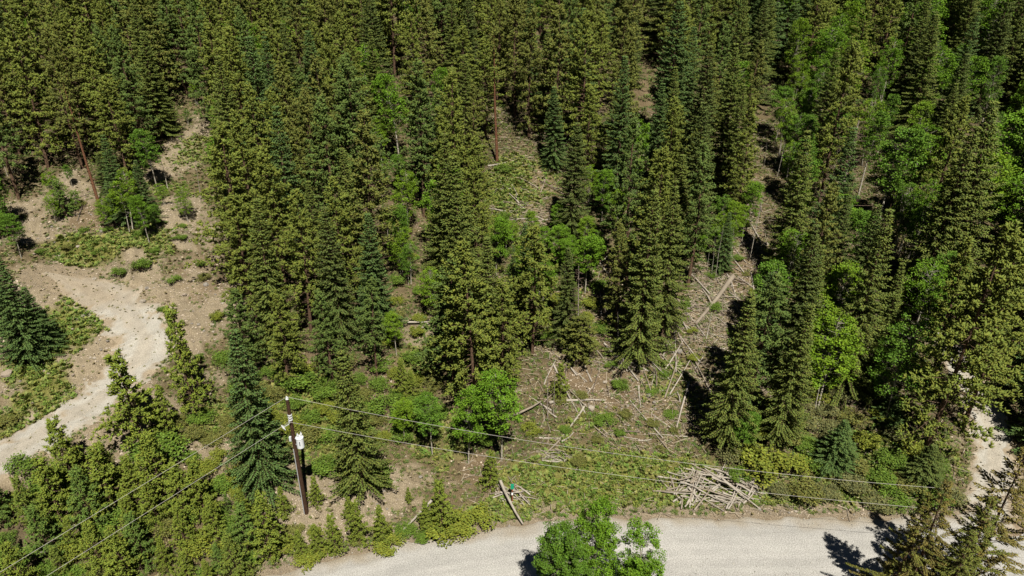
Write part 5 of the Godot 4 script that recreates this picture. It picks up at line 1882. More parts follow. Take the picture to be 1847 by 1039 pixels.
const LOGS = [
[22.27,63.16,0,17.21,56.86,0,0.27,1,641],
[-0.96,41.27,0.7,0.84,38.07,0.05,0.13,0,642],
[3.16,48.95,0,8.09,49.57,0,0.13,0,643],
[-0.85,46.47,0.5,2.44,48.65,0.4,0.13,1,644],
[6.31,48.98,0,4.02,45.6,0,0.1,0,645],
[4.02,45.6,0,1.96,43.33,0,0.09,1,646],
[3.74,53.32,0,5.58,48.16,0,0.1,0,647],
[9.43,55.65,0,11.25,51.57,0,0.13,0,648],
[8.62,55.82,0,10.41,52.66,0,0.1,0,649],
[11.19,51.1,0,11.05,48.76,0,0.08,0,650],
[2.2,45.52,0,4.02,45.6,0,0.09,0,651],
[12.53,54.31,0,13.68,52.05,0,0.08,1,652],
[7.46,55.56,0,8.69,53.43,0,0.08,1,653],
[6.98,54.64,0,7.61,53.73,0,0.07,1,654],
[-5.88,39.84,0.3,-8.16,37.15,0.05,0.12,0,655],
[2.71,43.35,0,4.49,43.65,0,0.08,0,656],
[15.61,51.17,0,13.31,45.82,0,0.1,0,657],
[10.36,45.6,0,11.46,45.66,0,0.08,0,658],
[-9.66,55.96,0.3,-6.89,56.4,0.3,0.1,0,659],
[-8.32,55.28,0.4,-6.97,57.39,0.1,0.06,0,660],
[-2.86,80.05,0,-0.56,80.5,0,0.12,0,661],
[-44.89,70.45,0,-43.89,65.81,0,0.08,2,662],
[-46.74,68.34,0,-44.61,69.83,0,0.08,2,663],
[-31.07,35.29,0.3,-29.9,35.52,0.3,0.1,0,664],
[-31.65,33.36,0.3,-30.8,33.49,0.3,0.12,0,665],
[-26.63,39.89,0.1,-25.61,40.16,0.1,0.09,0,666],
[17.85,40.34,0,15.24,40.05,0,0.05,0,667],
[25.74,65.43,0.11,26.54,67.81,0.09,0.04,2,668],
[17.69,55.54,0.04,16.64,57.81,0.05,0.08,2,669],
[15.51,56.2,0.02,16.03,60.67,0.07,0.04,1,670],
[19.7,55.36,0.1,16.76,56.62,0.07,0.04,0,670],
[3.44,48.06,0.02,1.48,49.61,0.02,0.07,0,671],
[16.37,52.42,0.03,19.43,55.72,0.09,0.07,0,672],
[12.29,51,0.12,12.87,52.27,0.12,0.04,0,673],
[9.89,52.99,0.05,7.51,53.75,0.13,0.04,0,674],
[20.72,55.83,0.07,19.22,57.83,0.09,0.04,0,668],
[2.82,50.9,0.01,4.03,53.87,0.02,0.07,0,675],
[6.22,48,0.01,5.49,50.39,0.02,0.07,0,671],
[23.67,60.49,0.09,24.2,63.64,0.16,0.06,0,672],
[19.36,54.12,0.03,17.56,54.24,0.12,0.08,0,669],
[29.16,71.99,0.05,25.96,72.18,0.11,0.04,1,670],
[14.43,45.8,0.11,11.25,46.13,0.13,0.06,0,675],
[14.01,51.48,0.11,11.44,55.17,0.02,0.06,0,675],
[15.22,52.07,0.09,14.88,53.01,0.11,0.05,0,673],
[18.24,56.32,0.09,16.84,56.42,0.15,0.07,2,676],
[16.59,51.59,0.11,15.07,55.82,0.19,0.05,2,670],
[19.74,59.42,0.01,19.84,60.41,0.03,0.05,0,677],
[24.21,65.4,0.04,23.43,67.77,0.1,0.04,0,668],
[3.62,47.8,0,3.16,48.69,0.05,0.05,2,673],
[21.9,61.67,0.08,21.65,64.16,0.05,0.08,0,669],
[8.46,50.21,0.1,8.41,51.21,0.09,0.05,2,673],
[14.64,52.17,0.11,15.2,56.63,0.1,0.06,0,675],
[22.09,60.09,0.04,20.31,60.31,0.09,0.08,1,669],
[9.45,50.89,0.02,10.6,55.24,0.17,0.07,2,675],
[16.98,57.54,0.02,15.84,60.53,0.17,0.04,0,670],
[19.59,56.75,0.06,20.36,59.86,0.05,0.06,2,672],
[17.2,49.83,0.06,16.11,54.2,0.09,0.08,1,672],
[13.39,45.81,0.08,13.18,46.79,0.02,0.06,1,678],
[20.87,60.12,0.12,20.45,61.03,0.06,0.07,1,676],
[12.27,52.5,0.04,9.63,54.31,0.08,0.08,0,675],
[16.91,52.85,0.04,15.61,55.77,0.12,0.07,0,672],
[19.31,58.73,0.06,18.68,61.15,0.06,0.08,0,669],
[20.72,58.33,0,20.4,60.1,0.15,0.06,1,669],
[19.05,61.25,0.07,19.95,62.32,0.08,0.06,1,676],
[6.58,45.47,0,8.03,47.51,0.13,0.05,2,674],
[12.2,50.1,0.02,11.8,52.57,0.14,0.05,1,674],
[15.34,49.85,0.05,15.42,51.25,0.04,0.04,0,677],
[15.45,50.85,0.11,14.71,52.49,0.17,0.06,1,671],
[7.02,50.27,0.12,8.36,54.57,0,0.04,2,679],
[6.38,48.59,0.08,4.91,50.61,0.18,0.07,1,671],
[22.66,59.84,0.08,22.29,61.19,0.1,0.04,2,677],
[4.52,50.49,0.06,4.99,53.66,0.18,0.04,1,679],
[22.43,59.41,0.04,21.22,60.75,0.17,0.05,0,668],
[13.5,46.44,0.05,10.56,49.85,0.01,0.06,0,675],
[20.78,61.66,0.01,20.49,62.62,0.15,0.08,1,676],
[21.77,61.69,0.04,21.87,62.68,0.16,0.07,0,676],
[13.74,50.15,0.07,16.46,53.74,0.17,0.07,0,675],
[7.44,47.11,0.1,7.63,48.5,0.06,0.04,1,673],
[3.17,45.97,0.02,2.96,46.94,0.06,0.04,1,673],
[26.31,70.56,0.07,24.66,73.31,0.04,0.04,2,670],
[7.86,46.23,0.08,7.12,46.91,0.05,0.07,1,678],
[16.07,48.81,0.03,15.07,48.79,0.14,0.04,0,677],
[21.23,56.64,0.04,19.86,56.92,0.18,0.07,1,676],
[23.6,62.08,0.09,21.47,63.39,0.04,0.08,2,669],
[20.63,58.35,0.02,16.21,59.22,0.17,0.08,1,672],
[23.26,63.87,0.1,21.98,65.13,0.09,0.06,1,669],
[12.6,51.87,0.07,13.3,54.99,0.13,0.04,2,679],
[19.32,60.33,0.1,17.93,63.22,0.09,0.08,0,672],
[2.72,49.03,0.04,4.7,51.54,0.2,0.06,1,675],
[3.41,48.76,0.04,2.62,49.38,0.13,0.04,2,673],
[12.72,50.9,0.02,12.86,52.69,0.2,0.07,2,671],
[14.47,52.61,0.09,13.54,54.15,0.14,0.08,1,671],
[16.14,56.39,0.04,15.8,57.74,0.16,0.04,1,677],
[27.77,72.71,0.09,28.07,75.19,0.03,0.07,2,669],
[22.35,64.42,0.02,21.16,65.77,0.13,0.06,1,669],
[15.7,54.73,0.03,15.5,57.22,0.13,0.07,1,671],
[13.21,49.7,0.08,15.16,53.75,0.02,0.07,1,675],
[27.54,74.19,0.04,26.15,74.3,0.04,0.07,2,676],
[17.87,55.15,0.09,18.98,58.15,0.14,0.04,0,670],
[25.67,68.5,0.1,24.46,70.68,0.03,0.05,0,668],
[4.05,45.18,0.07,5.08,46.13,0.02,0.08,0,678],
[4.41,47.98,0.09,2.61,47.88,0.05,0.08,1,671],
[15.45,46.48,0.02,14.08,49.37,0.11,0.07,2,672],
[7.84,45.83,0.04,6.8,46.77,0.14,0.07,1,678],
[21,62.47,0.06,20.18,63.6,0.05,0.04,0,677],
[24.41,71.62,0.11,27.15,73.27,0.01,0.04,0,670],
[20.99,57.41,0.01,17.01,59.51,0.1,0.04,2,670],
[19.17,61.76,0,18.44,62.45,0.07,0.07,2,676],
[6.69,51.59,0.02,3.66,54.91,0.01,0.04,0,679],
[12.39,45.67,0.06,10.17,49.58,0.06,0.07,0,675],
[26.58,68.46,0.06,26.17,70.93,0.11,0.08,0,669],
[21.81,59.76,0.01,21.81,62.96,0.2,0.05,0,670],
[3.76,47.34,0.07,2.84,48.39,0.08,0.08,0,678],
[16.75,57.84,0.05,16.09,58.6,0.17,0.04,2,677],
[10.35,45.72,0.02,7.2,46.27,0.01,0.04,0,679],
[6.26,49.83,0.05,7.26,51.33,0.15,0.05,0,674],
[7.27,47.37,0,6.39,49.72,0.18,0.06,2,671],
[25.54,70.86,0.02,25.16,71.79,0.15,0.07,1,676],
[23.59,63.56,0.01,22.29,67.87,0.11,0.06,0,672],
[26.39,71.43,0.06,25.16,72.74,0.1,0.06,0,669],
[17,56.02,0.1,15.84,57.39,0.13,0.08,0,669],
[7.82,52.51,0.05,7.93,54.31,0.09,0.05,1,674],
[10.67,46.39,0.03,8.17,46.54,0.08,0.08,2,671],
[24.99,65.42,0.08,24.83,67.21,0.12,0.05,0,668],
[7.11,51.57,0.05,5.96,55.92,0.08,0.08,0,675],
[14.02,52.1,0.07,11.34,53.85,0.07,0.05,0,679],
[25.91,65.33,0.06,24.98,65.72,0.19,0.07,1,676],
[13.8,52.71,0.02,15.78,55.23,0.02,0.08,0,675],
[19.57,59.11,0.03,17.07,59.2,0.17,0.07,1,669],
[18.41,58.53,0.08,17.53,59.01,0.17,0.08,2,676],
[19.47,60.81,0.05,20.34,62.39,0.02,0.05,1,668],
[22.5,58.07,0.05,20.61,60.66,0.13,0.06,1,672],
[20.16,57.86,0.12,19.4,59.49,0.17,0.06,2,669],
[5.8,52.13,0.06,4.92,53.7,0.08,0.08,0,671],
[23.95,67.85,0.11,24.75,68.45,0.17,0.06,0,676],
[16.43,56.18,0.06,15.84,57.88,0.18,0.07,0,669],
[2.77,46.82,0.01,2.66,48.22,0.08,0.04,0,673],
[14.51,49.29,0,14.41,50.28,0.11,0.07,0,678],
[6.9,51.65,0.03,7.29,52.99,0.13,0.04,2,673],
[24.5,60.73,0.09,22.64,63.33,0.05,0.07,0,672],
[13.73,53.62,0.04,14.5,55.25,0.17,0.08,0,671],
[11.84,46.61,0.1,12.1,47.99,0.11,0.04,0,673],
[12.74,44.4,0.1,11.24,47.22,0.02,0.05,1,679],
[14.85,54.06,0.02,14.38,55.38,0.14,0.05,0,673],
[23,61.93,0.04,21.51,62.94,0.13,0.07,2,669],
[17.88,55.53,0.04,16.12,59.67,0.08,0.05,0,670],
[19.48,59.57,0.05,19.62,60.96,0.06,0.07,1,676],
[5.5,75.81,0.02,4.34,76.31,0.1,0.06,1,680],
[0.79,73.84,0.02,0.43,75.09,0.1,0.06,0,680],
[4.13,71.28,0.02,1.2,70.85,0.1,0.05,0,680],
[0.73,69.12,0.02,1.79,71.15,0.1,0.08,1,680],
[-0.15,72.52,0.02,-2.6,73.28,0.1,0.07,0,680],
[3.01,75.9,0.02,0.78,77.61,0.1,0.08,1,680],
[0.8,74.55,0.02,-0.07,76.61,0.1,0.05,0,680],
[2.43,71.28,0.02,-0.19,71.39,0.1,0.08,0,680],
[3.19,75.03,0.02,3.86,77.61,0.1,0.08,1,680],
[0.1,74,0.02,-1.39,74.04,0.1,0.06,1,680],
[-0.07,76.12,0.02,-1.92,76.18,0.1,0.07,0,680],
[0.31,71.88,0.02,-2.56,73.58,0.1,0.07,1,680],
[0.84,73.8,0.02,-0.36,75.36,0.1,0.07,0,680],
[3.99,74.46,0.02,0.66,73.52,0.1,0.09,2,680],
[5.82,74.8,0.02,3.23,77.01,0.1,0.07,2,680],
[3.5,71.08,0.02,0.91,73.44,0.1,0.08,0,680],
[6.38,60.98,0.02,5.62,62.43,0.3,0.06,1,681],
[9.88,58.54,0.02,8.6,59.77,0.3,0.06,2,681],
[6.3,58.49,0.02,7.04,60.07,0.3,0.07,2,681],
[7.19,58.44,0.02,5.96,58.36,0.3,0.07,2,681],
[9.17,65.21,0.02,10.01,65.82,0.3,0.06,0,681],
[8.07,61.05,0.02,9.48,62.68,0.3,0.07,1,681],
[9.66,63.62,0.02,8.66,65.49,0.3,0.06,0,681],
[8,61.2,0.02,8.97,63.76,0.3,0.06,1,681],
[9.17,60.04,0.02,9.1,61.33,0.3,0.06,0,681],
[8.62,58.82,0.02,8.67,61.3,0.3,0.07,0,681],
[7.03,61.98,0.02,6.66,63.06,0.3,0.08,2,681],
[9.63,60.22,0.02,9.93,62.27,0.3,0.06,2,681],
[9.14,58.97,0.02,8.86,60.06,0.3,0.06,1,681],
[7.18,62.45,0.02,7.37,63.5,0.3,0.05,1,681],
[12.87,40.53,0.26,14.26,40.32,0.31,0.06,0,682],
[18.02,41.38,0.14,19.22,40.9,0.09,0.06,0,683],
[16.61,40.88,0.32,18.91,40.44,0.09,0.06,0,683],
[17.72,42.49,0.12,18.99,41.64,0.08,0.07,1,683],
[12.85,40.11,0.09,14.48,42.55,0.12,0.08,0,682],
[16.98,41.81,0.28,19.6,40.6,0.02,0.07,1,683],
[14.28,40.87,0.64,17.07,40.24,0.22,0.06,1,683],
[12.04,40.94,0.14,13.02,42.52,0.1,0.07,1,682],
[15.33,41.01,0.33,17.06,42.42,0.2,0.08,0,683],
[13.9,42.49,0.15,15.52,41.71,0.2,0.08,1,682],
[12.24,42.67,0.03,13.66,41.76,0.53,0.06,0,682],
[15.45,40.32,0.48,16.63,40.11,0.2,0.07,0,683],
[13,40.87,0.26,15.16,41.24,0.35,0.07,0,682],
[12.97,41.37,0.53,14.24,40.77,0.62,0.08,0,682],
[14.98,40.39,0.09,16.24,40.24,0.03,0.07,0,683],
[17.05,41.49,0.29,19.44,40.8,0.04,0.07,1,683],
[14.06,41.19,0.25,14.63,42.43,0.15,0.08,0,682],
[17.61,41.29,0.49,19.52,41.05,0.1,0.05,1,683],
[15.94,42.91,0.11,17.91,42.25,0.19,0.06,0,683],
[15.38,42.13,0.53,16.53,41.23,0.57,0.05,0,683],
[13.65,40.12,0.15,14.21,41.52,0.52,0.08,0,682],
[12.77,39.59,0.02,13.57,42.13,0.12,0.07,1,682],
[14.78,42.09,0.48,16.42,42.02,0.47,0.06,0,683],
[15.42,41.6,0.86,16.7,41.15,0.72,0.08,0,683],
[15.94,41.93,0.5,18.01,41.76,0.38,0.08,0,683],
[15.14,41.49,0.34,16.2,42.46,0.17,0.05,0,683],
[13.24,43.08,0.02,14.13,41.13,0.38,0.07,0,682],
[15.71,40.69,0.48,17.34,40.28,0.21,0.05,0,683],
[14.2,40.87,0.53,16.71,39.95,0.12,0.07,0,683],
[14.42,40.68,0.28,17.18,40.36,0.19,0.05,0,683],
[13.56,41.07,0.31,14.62,43.39,0.05,0.06,0,682],
[16.39,41.82,0.07,19.16,41.35,0.1,0.07,0,683],
[15.26,43.13,0.02,17.2,42.03,0.52,0.07,0,683],
[13.48,40.07,0.13,15.09,42.1,0.36,0.06,0,682],
[16.63,39.99,0.15,17.36,41.14,0.62,0.07,0,683],
[17.17,39.9,0,19.02,42.03,0.15,0.06,0,683],
[16.33,41.37,0.81,18.73,39.63,0.04,0.08,0,683],
[11.34,42.21,0,12.77,40.52,0.09,0.08,1,682],
[16.82,40.68,0.13,18.04,40.51,0.09,0.08,0,683],
[13.51,40.95,0.15,15.98,39.44,0.04,0.06,0,682],
[13.92,41.97,0.37,16,40.55,0.28,0.08,1,683],
[16.22,41.69,0.24,16.89,42.72,0.08,0.07,1,683],
[16.64,42,0.66,18.15,41.29,0.45,0.07,0,683],
[17.89,41.13,0.2,19.36,42.59,0.01,0.06,0,683],
[14.58,42.99,0.05,16.16,41.74,0.38,0.08,1,683],
[13.44,41.56,0.48,15.69,41.29,0.63,0.05,0,682],
[12.73,40.06,0.08,14.24,42.17,0.31,0.06,0,682],
[16.11,40.74,0.37,17.57,40.23,0.09,0.08,0,683],
[15.37,41.1,0.09,16.48,42.3,0.06,0.06,0,683],
[13.79,40.66,0.05,14.51,42.07,0.09,0.06,0,682],
[12.82,41.54,0.51,14.5,42.01,0.66,0.06,1,682],
[16.22,42.03,0.37,18.97,41.34,0.16,0.06,0,683],
[14.19,42.25,0.06,16.06,41.16,0.16,0.06,0,683],
[17.63,42.01,0.11,19.47,41.17,0.09,0.07,0,683],
[16.3,39.58,0.07,17.29,40.96,0.35,0.07,0,683],
[11.24,41.14,0.06,14,40.58,0.4,0.06,0,682],
[14.2,42.96,0.07,15.59,41.69,0.14,0.07,0,683],
[17.08,42.41,0.29,18.64,41.69,0.27,0.05,0,683],
[13.86,41.32,0.08,14.96,42.11,0.1,0.08,1,682],
[13.66,39.94,0.04,14.97,41.48,0.38,0.07,0,682],
[11.9,41.16,0.16,13.5,41.25,0.42,0.07,1,682],
[13.17,39.89,0.09,14.7,41.9,0.76,0.08,0,682],
[16.17,41.05,0.2,17.75,40.28,0.05,0.05,1,683],
[13.69,39.42,0.09,15.36,41.06,0.7,0.08,1,682],
[17.56,40.07,0.08,18.95,41.35,0.28,0.08,0,683],
[13.24,42.72,0.06,15.75,41.29,0.27,0.05,0,682],
[15.21,42.77,0.24,16.59,41.22,0.78,0.06,0,683],
[11.4,42.19,0.07,13.83,41.7,0.09,0.08,0,682],
[12.36,42.12,0.19,12.62,40.01,0.02,0.08,1,682],
[14.35,42.65,0.09,16.53,41.89,0.13,0.07,0,683],
[13.52,42.93,0.02,16.32,42.18,0.11,0.07,0,683],
[18.05,40.55,0.26,18.74,41.59,0.29,0.08,0,683],
[13.79,41.44,0.52,14.62,42.34,0.42,0.06,1,682],
[13.41,39.72,0.05,14.09,41.87,0.46,0.06,0,682],
[13.55,41.01,0.45,14.48,40.02,0.15,0.08,0,682],
[15.93,42.75,0.14,18.39,41.35,0.14,0.07,0,683],
[10.93,41.2,0.05,13.85,40.62,0.54,0.06,1,682],
[12.72,41.24,0.08,14.29,41.13,0.15,0.06,1,682],
[14.18,43.32,0.09,16.26,41.98,0.21,0.05,1,683],
[16.7,41.68,0.43,19.43,41.21,0.14,0.06,1,683],
[15.08,41.17,0.18,17.45,40.3,0.05,0.05,0,683],
[16.89,41.56,0.53,18.33,41.52,0.32,0.06,1,683],
[12.4,40.71,0.25,13.31,42.11,0.35,0.06,0,682],
[15.34,42.28,0.28,16.88,41.28,0.34,0.08,0,683],
[13.71,41.3,0.52,15.8,42.76,0.2,0.08,1,682],
[15.93,41.59,0.3,17.18,43.55,0.04,0.08,0,683],
[13.05,42.48,0.1,16.02,42.65,0.06,0.06,1,682],
[15.29,42.73,0.13,16.6,41.99,0.26,0.06,0,683],
[13.07,42.53,0.02,15.03,42.24,0.13,0.07,0,682],
[16.68,42.12,0.63,18.49,42.39,0.15,0.06,0,683],
[15.18,40.41,0.18,17.91,40.34,0.13,0.06,0,683],
[13.06,39.75,0.08,14.82,41.58,0.15,0.07,0,682],
[17.37,41.37,0.18,19.53,40.9,0.07,0.06,0,683],
[17,42.66,0.16,19.05,41.44,0.16,0.07,0,683],
[15.12,41.4,0.19,17,40.55,0.13,0.05,0,683],
[12.28,40.28,0.06,14.06,41.52,0.31,0.08,0,682],
[17.24,41.26,0.56,19.07,40.58,0.04,0.08,0,683],
[13.18,41.55,0.22,14.43,43.1,0.03,0.08,1,682],
[16.21,41.6,0.74,18.45,40.4,0.13,0.08,0,683],
[16.57,42.22,0.58,19.01,41.15,0.28,0.05,0,683],
[15.49,41.01,0.15,16.76,42.38,0.06,0.08,0,683],
[13.55,40.28,0.22,14.52,42.49,0.41,0.08,1,682],
[15.44,40.54,0.39,17.45,40.13,0.06,0.06,0,683],
[12.55,40.7,0.23,14.18,42.48,0.33,0.07,0,682],
[16.07,41.67,0.35,17.45,41.06,0.36,0.06,0,683],
[13.58,40.01,0.05,15.32,40.52,0.24,0.07,0,682],
[16.17,39.63,0.04,17.55,41.09,0.17,0.08,0,683],
[14.35,42.1,0.27,16.6,40.99,0.27,0.07,0,683],
[17.38,40.85,0.3,18.18,42.16,0.14,0.06,1,683],
[12.79,40.42,0.06,14.34,40.7,0.18,0.07,0,682],
[-0.52,40.6,0.07,1.36,40.19,0.03,0.07,0,684],
[-0.86,40.27,0.05,0.86,39.97,0.08,0.05,0,684],
[0.59,40.53,0.31,1.41,39.81,0.08,0.06,0,684],
[-0.73,40.64,0.06,-0.06,40,0.13,0.05,0,684],
[-1.48,40.27,0.08,-0.04,40.76,0.2,0.06,0,684],
[-0.18,41.37,0.06,0.78,41.33,0.11,0.07,1,684],
[0.49,40.32,0.28,1.97,40.38,0.05,0.05,0,684],
[-1.09,40.78,0.09,-0.01,40.46,0.27,0.06,1,684],
[1.4,40.71,0.12,0,41.57,0.08,0.07,0,684],
[0.6,40.46,0.44,-0.31,42.14,0.04,0.05,1,684],
[-0.04,40.34,0.14,-0.61,41.32,0.05,0.05,0,684],
[-1.21,41.65,0.01,0.27,40.76,0.11,0.05,0,684],
[-1.67,40.66,0.05,-0.1,40.98,0.24,0.06,1,684],
[-0.9,40.65,0.19,0.57,40.49,0.51,0.07,0,684],
[-0.04,40.76,0.2,0.92,39.81,0.09,0.05,0,684],
[-0.48,40.49,0.38,-1.09,41.43,0.09,0.06,0,684],
[-1.28,40.84,0.08,-0.12,39.86,0.08,0.04,0,684],
[0.37,40.81,0.33,1.39,40.1,0.03,0.05,1,684],
[-0.2,40.99,0.09,1.72,40.92,0.06,0.06,0,684],
[-0.32,40.31,0.08,1.56,40.35,0.03,0.06,0,684],
[-1.32,40.62,0.02,0.21,41.02,0.29,0.06,0,684],
[-0.12,40.71,0.47,0.87,40.68,0.4,0.07,0,684],
[-0.91,41.29,0.08,-0.15,40.37,0.45,0.07,0,684],
[-0.48,39.77,0.01,-1.23,41.35,0.01,0.06,0,684],
[2.37,43.47,0.03,3.68,43.99,0.05,0.03,0,685],
[2.21,43.58,0.07,3.65,43.86,0.2,0.04,0,685],
[3.13,43.29,0.07,3.75,43.86,0.17,0.04,1,685],
[3,44.23,0.19,4.18,44.33,0.11,0.05,1,685],
[4.16,43.79,0.17,5.28,43.86,0.04,0.03,1,685],
[2.37,43.37,0.08,4.06,43.6,0.18,0.04,0,685],
[2.77,43.81,0.14,4.37,43.47,0.01,0.05,0,685],
[2.25,44.27,0.11,3.42,43.85,0.24,0.05,1,685],
[2.61,43.92,0.23,3.92,44.16,0.3,0.03,0,685],
[2.55,44.41,0.03,3.76,43.84,0.02,0.04,0,685],
[2.55,43.46,0.02,3.55,43.52,0.15,0.05,0,685],
[2.63,43.79,0.07,3.45,43.73,0.15,0.03,1,685],
[2.36,43.52,0.09,3.2,43.62,0.17,0.04,1,685],
[2.85,44.04,0.1,3.84,44.21,0.09,0.04,0,685],
[1.92,44.16,0.04,3.63,44.3,0.25,0.04,1,685],
[4.03,44.2,0.11,5,43.52,0.05,0.04,0,685],
[2.64,43.72,0.08,3.57,43.95,0.07,0.04,0,685],
[3.48,44.53,0.15,4.3,44.18,0.16,0.05,1,685],
[4.22,44.03,0.2,4.99,43.69,0.07,0.04,1,685],
[2.08,43.94,0.06,3.48,43.91,0.18,0.04,1,685],
[2.7,43.92,0.16,3.7,43.5,0.17,0.05,1,685],
[3.73,43.82,0.24,4.88,43.29,0.06,0.04,1,685]
]
